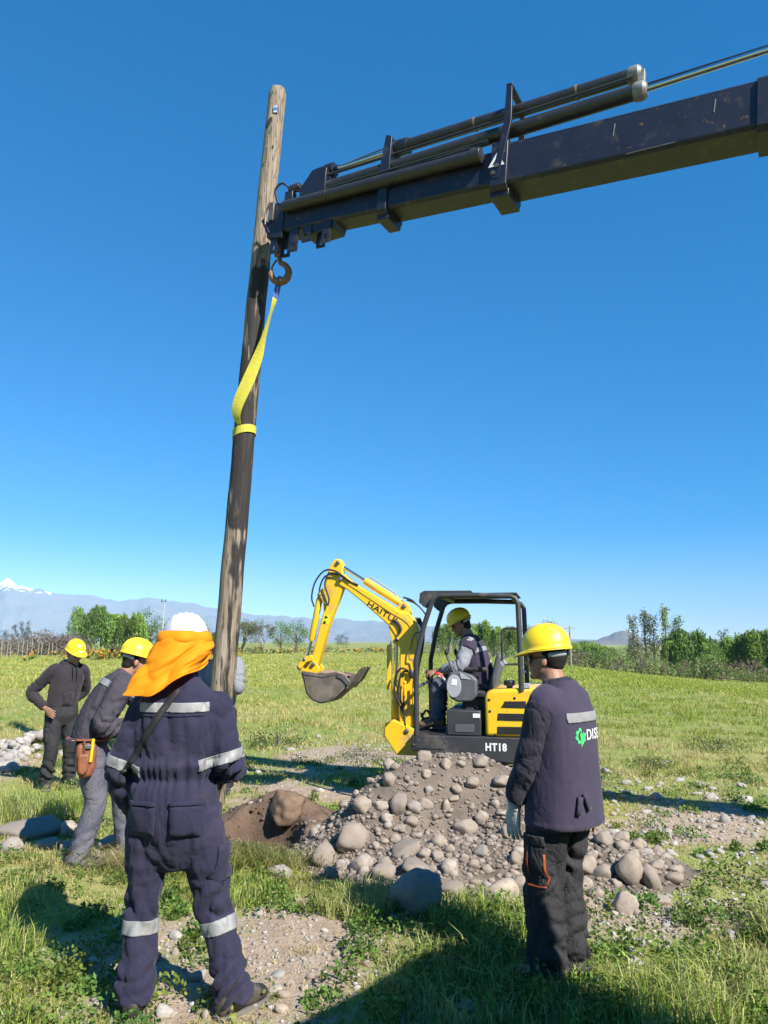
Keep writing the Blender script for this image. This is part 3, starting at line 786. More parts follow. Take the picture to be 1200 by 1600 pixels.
# ------------------------------------------------------------------ wooden pole, hook, sling
SCL = 1.35                                                              # true distance of pole and crane
CAMP = np.array([0, 0, 1.68])
def far_(p): return CAMP + SCL * (np.asarray(p, float) - CAMP)
POLE_A = far_([-1.405, 6.02, -0.55]); POLE_B = far_([-0.984, 6.0, 6.675])
def pole_at(z):
    t = (z - POLE_A[2]) / (POLE_B[2] - POLE_A[2]); return POLE_A + (POLE_B - POLE_A) * t
def pole_material():
    m = mat('tarred_shaded_pole_wood', (0.30, 0.235, 0.165), 0.8, col2=(0.20, 0.15, 0.105), scale=5, stretch=(9, 9, .8), bump=0.5, bscale=9, bdist=0.006, dust=(0.36, 0.31, 0.24), dscale=2.2, dlo=.5, dhi=.8)
    nt = m.node_tree; L = nt.links.new; b = nt.nodes['Principled BSDF']
    src = b.inputs['Base Color'].links[0].from_socket
    tc = _nd(nt, 'ShaderNodeTexCoord'); sep = _nd(nt, 'ShaderNodeSeparateXYZ'); L(tc.outputs['Object'], sep.inputs[0])
    at = _nd(nt, 'ShaderNodeAttribute', attribute_name='tar_shade')
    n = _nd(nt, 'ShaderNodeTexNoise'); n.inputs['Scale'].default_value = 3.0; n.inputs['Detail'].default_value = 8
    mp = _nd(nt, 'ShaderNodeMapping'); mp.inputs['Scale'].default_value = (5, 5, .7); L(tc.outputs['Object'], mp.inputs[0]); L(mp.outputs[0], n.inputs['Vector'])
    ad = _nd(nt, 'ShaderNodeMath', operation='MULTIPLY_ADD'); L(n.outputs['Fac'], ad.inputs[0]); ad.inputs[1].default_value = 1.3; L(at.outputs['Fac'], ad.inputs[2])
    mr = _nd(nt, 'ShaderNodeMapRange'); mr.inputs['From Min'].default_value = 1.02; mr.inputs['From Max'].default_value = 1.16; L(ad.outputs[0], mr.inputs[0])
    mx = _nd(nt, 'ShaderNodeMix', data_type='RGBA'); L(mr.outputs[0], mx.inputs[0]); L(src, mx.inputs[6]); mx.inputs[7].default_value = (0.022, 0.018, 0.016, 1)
    ck = _nd(nt, 'ShaderNodeTexNoise'); ck.inputs['Scale'].default_value = 1.0; ck.inputs['Detail'].default_value = 3; ck.inputs['Distortion'].default_value = .4
    mp2 = _nd(nt, 'ShaderNodeMapping'); mp2.inputs['Scale'].default_value = (34, 34, 1.3); L(tc.outputs['Object'], mp2.inputs[0]); L(mp2.outputs[0], ck.inputs['Vector'])
    a1 = _nd(nt, 'ShaderNodeMath', operation='SUBTRACT'); L(ck.outputs['Fac'], a1.inputs[0]); a1.inputs[1].default_value = .5
    a2 = _nd(nt, 'ShaderNodeMath', operation='ABSOLUTE'); L(a1.outputs[0], a2.inputs[0])
    a3 = _nd(nt, 'ShaderNodeMapRange'); a3.inputs['From Min'].default_value = .0; a3.inputs['From Max'].default_value = .028; L(a2.outputs[0], a3.inputs[0])
    m4 = _nd(nt, 'ShaderNodeMix', data_type='RGBA'); L(a3.outputs[0], m4.inputs[0]); m4.inputs[6].default_value = (.035, .028, .022, 1); L(mx.outputs[2], m4.inputs[7])
    bp = _nd(nt, 'ShaderNodeBump'); bp.inputs['Strength'].default_value = .8; bp.inputs['Distance'].default_value = .006; L(a3.outputs[0], bp.inputs['Height'])
    old = b.inputs['Normal'].links[0].from_socket; L(old, bp.inputs['Normal']); L(bp.outputs[0], b.inputs['Normal'])
    L(m4.outputs[2], b.inputs['Base Color'])
    return m
_nz, _na = 160, 28
_V = []; _tar_shade = []
for i in range(_nz + 1):
    t = i / _nz; c = POLE_A + (POLE_B - POLE_A) * t; rad = SCL * (0.103 + (0.079 - 0.103) * t)
    if i == _nz: rad *= .82; c = c + np.array([0, 0, .015])
    for k in range(_na):
        a = 2 * math.pi * k / _na
        rr = rad * (1 + .02 * math.sin(3 * a + 2) + .012 * math.sin(a * 7 + t * 9)) + .004 * math.sin(t * 60) * math.sin(a + t * 20)
        _V.append(c + rr * np.array([math.cos(a), math.sin(a), 0]) + np.array([.012 * math.sin(t * 7), 0, 0]))
        z = 1.68 + (c[2] - 1.68) / SCL
        # creosote stain with the boom's shadow painted in: darkest from the middle height to mid pole, on the side towards the lorry
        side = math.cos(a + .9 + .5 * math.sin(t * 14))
        _tar_shade.append((.34 if z < 5.0 else -.2) + .22 * side + (.12 if 2.6 < z < 4.9 else -.1) - (.25 if z < 1.9 and side < .2 else 0))
_F = [(i * _na + k, i * _na + (k + 1) % _na, (i + 1) * _na + (k + 1) % _na, (i + 1) * _na + k) for i in range(_nz) for k in range(_na)]
pole = empty('wooden_pole', (POLE_A[0], POLE_A[1], 0)); tag(pole, 'tall leaning tarred and shade-painted timber pole held upright in the hole', 'pole')
_off = np.array([POLE_A[0], POLE_A[1], 0])
_lp = np.concatenate([np.array(_F).ravel(), np.arange(_na) + _nz * _na]); _sz = [4] * len(_F) + [_na]
pm = numpy_mesh('shaft', np.array(_V) - _off, _lp, _sz, {'tar_shade': np.array(_tar_shade)})
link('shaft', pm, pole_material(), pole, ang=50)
c = pole_at(far_([0, 0, 6.42])[2]) - _off
MB().box(c + np.array([.024, -.110, 0]), (.06, .012, .095)).build('tag_plate', mat('blue_white_tag', (.55, .6, .68), .5, col2=(.05, .12, .3), scale=30, lo=.45, hi=.5), pole, bevel=.003)
MB().ell(c + np.array([-.05, -.098, -.17]), (.03, .014, .085), rot('Y', .4)).build('knot', mat('dark_knot', (.015, .012, .010), .9), pole)
for z, a in ((6.60, -.03), (6.05, .04), (5.9, -.05)):
    c = pole_at(far_([0, 0, z])[2]) - _off
    MB().lathe([(.007, 0), (.007, .012), (.012, .012), (.012, .018)], c + np.array([a, -.105, 0]), (0, -1, 0), 8).build('nail', M['steel'], pole)

# ------------------------------------------------------------------ lorry with loader crane (its boom reaches in from the right)
TIP = far_([-0.872, 5.75, 5.165])
bd = norm([.876, -.483, 0]); by = np.array([-bd[1], bd[0], 0])              # along the boom, and away from the camera
TILT = R(5.2)
bx_ = bd * math.cos(TILT) + np.array([0, 0, -math.sin(TILT)]); bz_ = np.cross(bx_, by)
BM = np.eye(4); BM[:3, 0] = bx_ * SCL; BM[:3, 1] = by * SCL; BM[:3, 2] = bz_ * SCL; BM[:3, 3] = TIP
TRUCK = np.array([9.0, 3.2, 0.0])
truck = empty('crane_lorry', TRUCK); tag(truck, 'dark navy loader crane boom reaching in over the field', 'crane')

M['worn_grey'] = mat('worn_grey_paint', (.15, .145, .14), .5, col2=(.26, .25, .235), scale=30, bump=.2, bscale=60)
class BB(MB):                                                                # builder in boom coordinates
    def place(s, name, m, parent=truck, **kw):
        V = s.verts() @ BM[:3, :3].T + BM[:3, 3] - TRUCK
        s.v = [V]
        return s.build(name, m, parent, **kw)
def sect(hw, hh, ch):
    return [(-hw + ch, -hh), (hw - ch, -hh), (hw, -hh + ch), (hw, hh - ch), (hw - ch, hh), (-hw + ch, hh), (-hw, hh - ch), (-hw, -hh + ch)]
def boom_box(b, x0, x1, hw, hh, ch=.02, zc=0.0):
    o = np.array(sect(hw, hh, ch))
    return b.rings([np.stack([np.full(8, x), o[:, 0], o[:, 1] + zc], 1) for x in (x0, x1)])
boom_box(BB(), 0.02, 1.3, .098, .118).place('inner_boom_section', M['crane'], bevel=.006)
boom_box(BB(), 1.06, 2.2, .118, .134).place('middle_boom_section', M['crane'], bevel=.006)
boom_box(BB(), 2.0, 8.6, .142, .158).place('outer_boom_section', M['crane'], bevel=.008)
for x0, x1, hw, hh in ((1.02, 1.10, .14, .160), (1.95, 2.07, .165, .190)):
    b = BB(); boom_box(b, x0, x1, hw, hh, .03, -.012); b.box(((x0 + x1) / 2, 0, -hh - .02), (x1 - x0 + .02, hw * 1.5, .05)); b.place('boom_collar', M['crane'], bevel=.006)
b = BB(); boom_box(b, 3.62, 3.74, .16, .18, .03, -.01); b.place('boom_collar', M['crane'], bevel=.006)
# weld seams and scrapes on the outer section
for x in (2.78, 3.38):
    BB().box((x + .01, -.1435, .045), (.006, .004, .085), rot('Y', .1)).place('scrape_mark', M['worn_grey'])
BB().box((3.02, -.1425, -.14), (.30, .003, .006), rot('Y', -.02)).place('scrape_mark', M['steel'])
# side cylinder of the inner section
BB().tube([(.12, -.135, .075), (1.86, -.165, .085)], .048, 18).place('side_cylinder', M['crane_cyl'])
BB().tube([(1.80, -.165, .085), (1.875, -.165, .085)], .055, 18).place('cylinder_end_cap', M['crane_cyl'], bevel=.004)
BB().tube([(1.5, -.17, .14), (1.75, -.17, .155), (1.86, -.165, .135)], .009, 8, 4).place('hydraulic_pipe', M['crane_cyl'])
for x in (.55, 1.12): BB().lathe([(.052, -.01), (.054, 0), (.052, .01)], (x, -.142, .078), (1, -.015, 0), 18).place('cylinder_band', M['crane_cyl'])
# upper cylinders
BB().tube([(1.10, -.03, .415), (2.86, -.03, .49)], .047, 18).place('upper_cylinder', M['crane_cyl'])
BB().tube([(.50, -.03, .375), (1.12, -.03, .416)], .017, 12).place('upper_cylinder_rod', M['chrome'])
BB().tube([(.46, -.05, .215), (2.92, -.05, .345)], .052, 18).place('lower_cylinder', M['crane_cyl'])
BB().tube([(2.90, -.05, .345), (4.6, -.05, .46)], .022, 12).place('lower_cylinder_rod', M['chrome'])
BB().tube([(2.9, -.02, .40), (4.6, -.02, .50)], .010, 8).place('hydraulic_pipe', M['crane'])
BB().tube([(.5, -.09, .30), (1.1, -.09, .33), (2.2, -.10, .385), (2.88, -.08, .44)], .012, 8, 4).place('hydraulic_pipe', M['crane_cyl'])
BB().tube([(.5, -.0, .415), (1.05, -.02, .465), (1.2, -.03, .475)], .006, 8, 4).place('hydraulic_pipe', M['steel'])
BB().tube([(.5, -.11, .165), (1.0, -.11, .185), (1.9, -.12, .215)], .011, 8, 4).place('hydraulic_pipe', M['crane_cyl'])
for x, z in ((1.75, .443), (2.02, .455), (2.5, .475)): BB().lathe([(.050, -.008), (.052, 0), (.050, .008)], (x, -.03, z), (1, 0, .04), 18).place('cylinder_band', M['rust'])
for x0, x1, y, z in ((2.84, 2.93, -.03, .485), (2.88, 2.97, -.05, .345)):
    BB().tube([(x0, y, z), (x0 + .02, y, z), (x1 - .02, y, z), (x1, y, z)], [.05, .062, .062, .045], 14).place('cylinder_gland', M['worn_grey'])
BB().box((2.93, -.04, .415), (.05, .05, .16)).place('cylinder_bridge', M['worn_grey'], bevel=.008)
# brackets carrying the cylinders
BB().prism([(.99, .10), (1.09, .10), (1.09, .47), (1.06, .49), (1.035, .49)], -.115, .05).place('cylinder_bracket', M['crane'], bevel=.004)
BB().tube([(1.08, -.03, .413), (1.20, -.03, .418)], .062, 14).place('cylinder_flange', M['crane'])
BB().tube([(.445, -.03, .375), (.52, -.03, .38)], .058, 12).tube([(.52, -.03, .38), (.56, -.03, .382)], .03, 12).place('rod_end', M['crane'])
BB().prism([(.25, .11), (.50, .11), (.50, .35), (.46, .37), (.36, .36), (.25, .22)], -.12, .06).place('cylinder_bracket', M['crane'], bevel=.005)
b = BB()
for y in (-.158, .14):
    b.prism([(1.965, -.12), (2.015, -.12), (2.085, .30), (2.075, .58), (2.035, .58), (2.03, .30)], y - .012, y + .012)
b.box((2.055, -.01, .575), (.045, .32, .022)); b.place('support_frame', M['crane'], bevel=.004)
b = BB()
for x in (1.975, 2.0): b.lathe([(.016, 0), (.016, .014), (.008, .014)], (x, -.165, -.08 if x < 1.99 else -.03), (0, -1, 0), 10)
b.place('bolt', M['steel'])
# warning triangle on the outer section
b = BB(); b.prism([(1.935, -.03), (2.055, -.03), (1.995, .075)], -.1665, -.168); b.place('warning_sticker', M['white_print'])
b = BB(); b.prism([(1.965, -.018), (2.025, -.018), (1.995, .035)], -.1685, -.1695); b.place('warning_symbol', M['black_print'])
# head of the boom
b = BB(); b.prism([(-.06, -.15), (.10, -.17), (.10, .14), (-.02, .15), (-.06, .06)], -.11, .11); b.place('boom_head', M['crane'], bevel=.008)
BB().box((-.075, -.06, -.05), (.03, .12, .16), rot('Y', -.5)).place('head_plate', M['crane'], bevel=.004)
b = BB(); b.tube([(.02, -.10, .15), (.0, -.13, .25), (.06, -.12, .31), (.16, -.10, .24), (.34, -.10, .18)], .009, 8, 5); b.place('hydraulic_hose', M['rubber'])
b = BB(); b.tube([(.10, -.06, .13), (.08, -.04, .25), (.16, -.02, .32), (.28, -.02, .29)], .008, 8, 5); b.place('hydraulic_hose', M['steel'])
b = BB(); b.tube([(.12, -.09, .25), (.22, -.08, .27)], .035, 10); b.box((.13, -.08, .17), (.08, .06, .12)); b.place('hose_coupling', M['crane_cyl'], bevel=.005)
b = BB(); b.box((-.02, -.125, .07), (.05, .02, .16)); b.tube([(-.03, -.14, .15), (-.07, -.14, .05), (-.06, -.14, -.05)], .01, 6, 3); b.place('pin_retainer', M['steel'], bevel=.004)
def lug(x0, x1, z0, z1, y):
    b = BB(); hx, hz, r = (x0 + x1) / 2, z0 + (z1 - z0) * .3, .018
    b.box((x0 + .012, y, (z0 + z1) / 2), (.024, .014, z1 - z0)).box((x1 - .012, y, (z0 + z1) / 2), (.024, .014, z1 - z0))
    b.box((hx, y, z0 + .012), (x1 - x0 - .048, .014, .024)).box((hx, y, (z0 + .07 + z1) / 2), (x1 - x0 - .048, .014, z1 - z0 - .07))
    b.place('lifting_lug', M['crane'])
for x0, x1, z0, y in ((-.02, .05, -.29, -.09), (.05, .14, -.31, -.03), (.17, .26, -.31, -.09), (.30, .39, -.25, -.09), (.41, .49, -.29, -.03), (.50, .58, -.29, -.09)):
    lug(x0, x1, z0, -.11, y)
BB().prism([(.28, -.10), (.62, -.10), (.60, -.17), (.32, -.19)], -.085, .085).place('lug_block', M['crane'], bevel=.01)

# rest of the lorry, standing outside the frame to the right
hd = np.array([.66, .75, 0]); hd /= np.linalg.norm(hd); rt = np.array([hd[1], -hd[0], 0])
TRM = np.stack([hd, rt, [0, 0, 1]], 1)
def yard(root, org):
    def tr(a, r, z): return org + hd * a + rt * r + np.array([0, 0, z]) - np.array(root.location)
    def tbox(name, a0, a1, r0, r1, z0, z1, m, bev=.03, parent=root):
        return MB().box(tr((a0 + a1) / 2, (r0 + r1) / 2, (z0 + z1) / 2), (a1 - a0, r1 - r0, z1 - z0), TRM).build(name, m, parent, bevel=bev)
    def wheel(a, r, rad):
        c = tr(a, r, rad)
        w = MB().lathe([(rad * .6, -.12), (rad * .93, -.13), (rad, -.09), (rad, .09), (rad * .93, .13), (rad * .6, .12)], c, rt, 28).build('wheel', M['rubber'], root)
        MB().lathe([(.05, -.135), (rad * .6, -.10), (rad * .6, .10), (.05, .135)], c, rt, 20).build('rim', M['steel'], w)
    return tr, tbox, wheel
el_ = BM[:3, :3] @ np.array([8.3, 0, 0]) + BM[:3, 3]
LA = np.array([el_[0], el_[1], 0]) - hd * .5 - rt * 1.2
tr, tbox, wheel = yard(truck, LA)
cab = tbox('cab', -2.2, -.1, 0, 2.4, .8, 2.7, M['truck_white'], .12)
tbox('side_window', -1.6, -.6, -.012, 0.01, 1.7, 2.35, M['glass'], .004, cab); tbox('windscreen', -2.212, -2.19, .2, 2.2, 1.6, 2.4, M['glass'], .004, cab)
tbox('bumper', -2.32, -2.15, 0.05, 2.35, .45, .85, M['black_metal'], .04)
tbox('chassis', -2.1, 5.2, .75, 1.65, .6, .9, M['black_metal'], .02)
tbox('flatbed', 1.3, 5.8, 0.02, 2.38, 1.05, 1.2, M['excav_grey'], .02)
for a in (-1.3, 3.4, 4.6):
    for r in (.16, 2.24): wheel(a, r, .5)
ccol = tr(.5, 1.2, 0); el_ = el_ - TRUCK
MB().tube([ccol + np.array([0, 0, .85]), ccol + np.array([0, 0, 2.9])], [.28, .22], 16).build('crane_column', M['crane'], truck, bevel=.02)
MB().tube([ccol + np.array([0, 0, 2.8]), el_ + np.array([0, 0, .12])], [.22, .18], 4).build('main_arm', M['crane'], truck, bevel=.02)
MB().lathe([(.15, -.26), (.15, .26)], el_, by, 18).build('elbow_pin', M['steel'], truck, bevel=.01)
tbox('stabiliser_beam', .4, .62, -.55, 2.95, .75, .95, M['crane'], .01)
for r in (-.5, 2.9):
    s_ = tbox('stabiliser_leg', .42, .60, r - .09, r + .09, .12, 1.35, M['crane'], .01); tbox('foot_plate', .33, .69, r - .18, r + .18, .0, .12, M['steel'], .01, s_)
# unseen van, added beside the camera to cast the foreground shadow
CA = np.array([2.2, 2.15, 0.0])
van = empty('shadow_caster_van', CA); tag(van, 'white van added outside the frame to cast the foreground shadow', 'van')
tr, tbox, wheel = yard(van, CA)
vb = tbox('body', -4.6, 0, 0, 1.9, .35, 2.55, M['truck_white'], .12)
for a0, a1 in ((-4.0, -3.0), (-2.8, -1.6), (-1.4, -.3)): tbox('side_window', a0, a1, -.012, .01, 1.5, 2.15, M['glass'], .004, vb)
tbox('rear_window', -.01, .012, .25, 1.65, 1.5, 2.2, M['glass'], .004, vb)
for r in (.12, 1.78): tbox('tail_lamp', -.02, .02, r - .07, r + .07, .9, 1.3, M['red_plastic'], .01, vb)
for a in (-3.7, -.9):
    for r in (.05, 1.85): wheel(a, r, .36)
# hook
HK = far_([-0.892, 5.80, 4.99])
hook = empty('crane_hook', HK); hook.scale = (SCL,) * 3; tag(hook, 'rusty crane hook hanging from the boom tip', 'hook')
MB().tube([(0, 0, .06), (0, 0, -.01)], .028, 10).build('swivel_link', M['rust'], hook)
MB().lathe([(.012, .005), (.04, 0), (.042, -.05), (.03, -.065), (.02, -.085)], (0, 0, -.0), (0, 0, 1), 14).build('swivel_body', M['rust'], hook)
MB().lathe([(.03, 0), (.044, .004), (.044, .026), (.03, .03)], (0, 0, -.075), (0, 0, 1), 12).build('collar_nut', M['rust'], hook)
th = np.linspace(R(85), R(-205), 22)
arc = [(.075 * math.cos(t) + .008 + (.0 if t > -1.5 else 0), 0, .085 * math.sin(t) - .225) for t in th]
rr = [.020 + .013 * math.sin(i / 21 * math.pi) for i in range(22)]; rr[-1] = .010; rr[-2] = .014
MB().tube([(0, 0, -.10)] + arc, [.021] + rr, 12).build('hook_bend', M['rust'], hook)
MB().tube([(-.025, 0, -.11), (-.05, 0, -.155), (-.068, 0, -.195)], [.010, .009, .007], 8, 3).build('safety_latch', M['rust'], hook)

# webbing sling from the hook down to the choke round the pole
sl = empty('lifting_sling', HK); tag(sl, 'yellow webbing sling running from the hook to the pole', 'sling')
pts = np.array([[-.885, 5.80, 4.715], [-.905, 5.80, 4.60], [-.945, 5.80, 4.42], [-1.00, 5.805, 4.20], [-1.055, 5.83, 4.02], [-1.13, 5.84, 3.82], [-1.205, 5.85, 3.64], [-1.225, 5.87, 3.53], [-1.205, 5.89, 3.46]])
pts = far_(pts)
wid = SCL * np.array([.045, .050, .055, .060, .085, .100, .098, .080, .055]); tw = np.array([.2, .5, 1.45, 1.2, .55, .2, -.1, -.5, -1.0])
pp = catmull(pts, 5); ww = catmull(np.stack([wid] * 3, 1), 5)[:, 0]; tt = catmull(np.stack([tw] * 3, 1), 5)[:, 0]
def ribbon(pp, ww, tt, name, m):
    T = np.gradient(pp, axis=0); G = []
    for i in range(len(pp)):
        t = norm(T[i]); a = norm(np.cross(t, [0, -1, 0])); c_ = np.cross(a, t)
        d = a * math.cos(tt[i]) + c_ * math.sin(tt[i])
        G.append([pp[i] - d * ww[i] * .5 - HK, pp[i] - HK, pp[i] + d * ww[i] * .5 - HK])
    o = MB().sheet(G).build(name, m, sl, smooth=False)
    s = o.modifiers.new('thick', 'SOLIDIFY'); s.thickness = .004
    return o
k = 8
ribbon(pp[k - 1:], ww[k - 1:], tt[k - 1:], 'webbing', M['sling'])
ribbon(np.vstack([far_([-.878, 5.80, 4.735]), pp[:k]]), np.concatenate([[.03], ww[:k]]), np.concatenate([[.2], tt[:k]]), 'eye_sleeve', M['sling_blue'])
G = []
for k in range(25):
    a = R(-200 + 360 * k / 24); z = far_([0, 0, 3.415])[2] + .035 * math.cos(a + .6); c = pole_at(z); G.append([c + .128 * np.array([math.cos(a), math.sin(a), 0]) + np.array([0, 0, dz]) - HK + np.array([.012 * math.sin(4), 0, 0]) for dz in (-.045, .045)])
o = MB().sheet(G).build('choke_loop', M['sling'], sl, smooth=False); s = o.modifiers.new('thick', 'SOLIDIFY'); s.thickness = .004

# ------------------------------------------------------------------ mini excavator
EX_O = (1.0, 8.05, 0.0)
ex = empty('mini_excavator', EX_O, R(167)); tag(ex, 'yellow mini excavator with black canopy frame behind the heap', 'excavator')
EYE = np.eye(3)
# undercarriage
for v in (.37, -.37):
    path = []
    for a in np.linspace(R(90), R(270), 9): path.append((-.58 + .20 * math.cos(a), .215 + .20 * math.sin(a)))
    for a in np.linspace(R(-90), R(90), 9): path.append((.58 + .20 * math.cos(a), .215 + .20 * math.sin(a)))
    b = MB(); o = np.array(path); n = len(o)
    nrm = norm(o - np.array([0, .215]))
    inn = np.array([(np.sign(x) * (abs(x) - .025 if abs(x) > .58 else abs(x)), .215 + (z - .215) * .86) for x, z in o])
    RV = []
    for (x0, z0), (x1, z1) in zip(o, inn): RV.append([(x0, v - .115, z0), (x0, v + .115, z0), (x1, v + .115, z1), (x1, v - .115, z1)])
    b.rings(RV + [RV[0]], caps=False)
    tk = b.build('track', M['rubber'], ex, smooth=False)
    b = MB()
    for x in np.arange(-.56, .57, .08):
        b.box((x, v, .012), (.035, .22, .03)); b.box((x, v, .418), (.035, .22, .03))
    for a in np.linspace(100, 260, 7):
        for sg in (1, -1): b.box((sg * (-.58 + .205 * math.cos(R(a))), v, .215 + .205 * math.sin(R(a))), (.03, .22, .03), rot('Y', -sg * R(a)))
    b.build('track_lug', M['rubber'], tk); 
    for x, r_ in ((-.58, .16), (.58, .16), (-.25, .07), (0, .07), (.25, .07)):
        MB().lathe([(.03, -.08), (r_, -.075), (r_, .075), (.03, .08)], (x, v, .215 if r_ > .1 else .10), (0, 1, 0), 18).build('track_wheel', M['black_metal'], ex)
    MB().box((0, v * .9, .24), (1.0, .10, .14)).build('track_frame', M['yellow'], ex, bevel=.01)
MB().box((0, 0, .30), (.7, .66, .14)).build('car_body', M['excav_grey'], ex, bevel=.02)
MB().lathe([(.26, .36), (.30, .38), (.30, .47), (.26, .49)], (0, 0, 0), (0, 0, 1), 28).build('slew_ring', M['black_metal'], ex)
b = MB(); b.prism([(-1.12, .05), (-1.05, .02), (-1.02, .16), (-1.05, .30), (-1.10, .31)], -.5, .5); b.box((-.8, .22, .19), (.5, .06, .07)); b.box((-.8, -.22, .19), (.5, .06, .07)); b.build('dozer_blade', M['yellow'], ex, bevel=.006)
# house
deck = MB().prism([(.63, .755), (.63, .605), (.24, .555), (-.38, .508), (-.72, .520), (-.82, .60), (-.84, .755)], -.5, .5).build('deck_frame', M['excav_grey'], ex, bevel=.012)
MB().box((.44, .503, .685), (.30, .006, .12)).build('side_panel', M['excav_grey'], deck, bevel=.003)
for u, z in ((.55, .705), (.28, .70), (.28, .60), (-.05, .58), (.60, .66)): MB().lathe([(.011, 0), (.010, .006), (.004, .008)], (u, .504, z), (0, 1, 0), 10).build('bolt', M['steel'], deck)
tm = text_mesh('HT18', .105, .0012, .0045, 1.12)
co = mesh_co(tm); w_ = co[:, 0].max()
set_co(tm, np.stack([-.112 - co[:, 0] * (.21 / w_), np.full(len(co), .5035) + co[:, 2], .628 + co[:, 1] * (.072 / co[:, 1].max())], 1)); link('model_lettering', tm, M['white_print'], deck, smooth=False)
cov = MB().prism([(-.115, .757), (-.115, 1.14), (-.145, 1.19), (-.20, 1.212), (-.70, 1.238), (-.80, 1.19), (-.845, 1.05), (-.85, .757)], -.47, .488).build('engine_cover', M['yellow'], ex, bevel=.035, seg=4)
for pts in ([(-.27, 1.035), (-.315, 1.098), (-.52, 1.105), (-.52, 1.035)], [(-.232, .912), (-.242, .982), (-.55, .985), (-.55, .915)], [(-.228, .783), (-.233, .855), (-.55, .86), (-.55, .787)]):
    vn = MB().prism(pts, .484, .4915).build('vent', M['black_print'], cov, bevel=.004)
    z0, z1 = min(p[1] for p in pts), max(p[1] for p in pts); x1 = max(p[0] for p in pts)
    bb = MB()
    for k in range(5):
        z = z0 + (z1 - z0) * (k + .5) / 5
        bb.box((-.41, .4925, z), (.20, .004, .004))
    bb.build('vent_grille', M['excav_grey'], vn)
for u, z in ((-.16, 1.11), (-.165, 1.0), (-.41, 1.13), (-.21, .775)): MB().lathe([(.014, 0), (.012, .004), (.005, .005)], (u, .488, z), (0, 1, 0), 10).build('cover_latch', M['black_metal'], cov)
cap = MB().lathe([(.03, 0), (.03, .03), (.055, .035), (.058, .075), (.045, .085)], (-.36, .40, 1.215), (0, 0, 1), 16).build('fuel_cap', M['black_metal'], ex, bevel=.003)
MB().box((.10, .29, .88), (.345, .38, .245)).build('seat_box', M['excav_grey'], ex, bevel=.012)
MB().box((.09, .482, .83), (.19, .006, .075)).build('worn_plate', M['mid_grey'], ex, bevel=.004)
MB().box((-.03, .4815, .955), (.07, .004, .04)).build('caution_label', M['white_print'], ex)
MB().box((.10, -.25, .88), (.345, .4, .245)).build('side_console_box', M['excav_grey'], ex, bevel=.012)
MB().box((.36, 0, .763), (.5, .94, .014)).build('floor_mat', M['rubber'], ex)
# seat
seat = empty('seat', (0, 0, 0)); seat.parent = ex
b = MB(); b.prism([(-.20, 1.10), (.26, 1.10), (.30, 1.15), (.24, 1.20), (-.20, 1.18)], -.23, .23); b.build('seat_cushion', M['rubber'], seat, bevel=.03, seg=3)
b = MB(); b.prism([(-.12, 1.17), (-.22, 1.55), (-.27, 1.56), (-.285, 1.50), (-.20, 1.15)], -.22, .22); b.build('backrest', M['mid_grey'], seat, bevel=.03, seg=3)
MB().box((.0, 0, 1.05), (.3, .3, .1)).build('seat_mount', M['black_metal'], seat)
b = MB(); b.box((-.0, .29, 1.40), (.26, .06, .05)); b.build('armrest', M['rubber'], seat, bevel=.02)
# control pod
pod = MB().prism([(.27, 1.18), (.24, 1.11), (.16, 1.075), (.02, 1.085), (-.03, 1.14), (-.035, 1.30), (.02, 1.345), (.15, 1.385), (.24, 1.37), (.275, 1.30)], .27, .41).build('control_pod', M['mid_grey'], ex, bevel=.02, seg=3)
th = np.linspace(0, 2 * np.pi, 20, endpoint=False)
MB().prism([(.20 + .075 * math.cos(t), 1.235 + .115 * math.sin(t)) for t in th], .408, .422).build('pod_panel', M['light_grey'], pod, bevel=.004)
MB().box((.195, .424, 1.275), (.055, .004, .06), rot('Y', -.15)).build('pod_label', M['white_print'], pod)
MB().prism([(.02, 1.30), (.14, 1.375), (.13, 1.31)], .405, .416).build('pod_trim', M['light_grey'], pod, bevel=.003)
MB().tube([(.02, .30, 1.02), (-.02, .32, .985)], [.03, .045], 12).build('pod_mount', M['chrome'], ex)
for v in (.36, -.36):
    j = MB().tube([(.20, v, 1.36), (.25, v, 1.47), (.275, v, 1.54)], [.012, .012, .014], 8, 3).build('joystick', M['mid_grey'], ex); MB().ell((.28, v, 1.57), (.02, .02, .035)).build('joystick_grip', M['rubber'], j)
j = MB().tube([(.27, .36, 1.26), (.32, .36, 1.31), (.37, .37, 1.335)], .014, 8, 3).build('safety_lever', M['light_grey'], ex); MB().tube([(.32, .36, 1.315), (.36, .365, 1.355), (.39, .37, 1.35)], .017, 8, 3).build('lever_grip', M['red_plastic'], j)
for v in (.07, .12, -.1, -.05):
    j = MB().tube([(.50, v, .77), (.49, v, 1.05), (.52, v, 1.31)], .009, 8, 3).build('travel_lever', M['black_metal'], ex); MB().tube([(.52, v, 1.29), (.525, v, 1.38)], .017, 8).build('lever_grip', M['rubber'], j)
for v in (.22, -.22): MB().box((.52, v, .82), (.16, .10, .018), rot('Y', .35)).build('foot_pedal', M['black_metal'], ex, bevel=.004)
MB().tube([(.585, .46, 1.22), (.585, -.46, 1.24)], .018, 8).build('cross_rail', M['mid_grey'], ex)
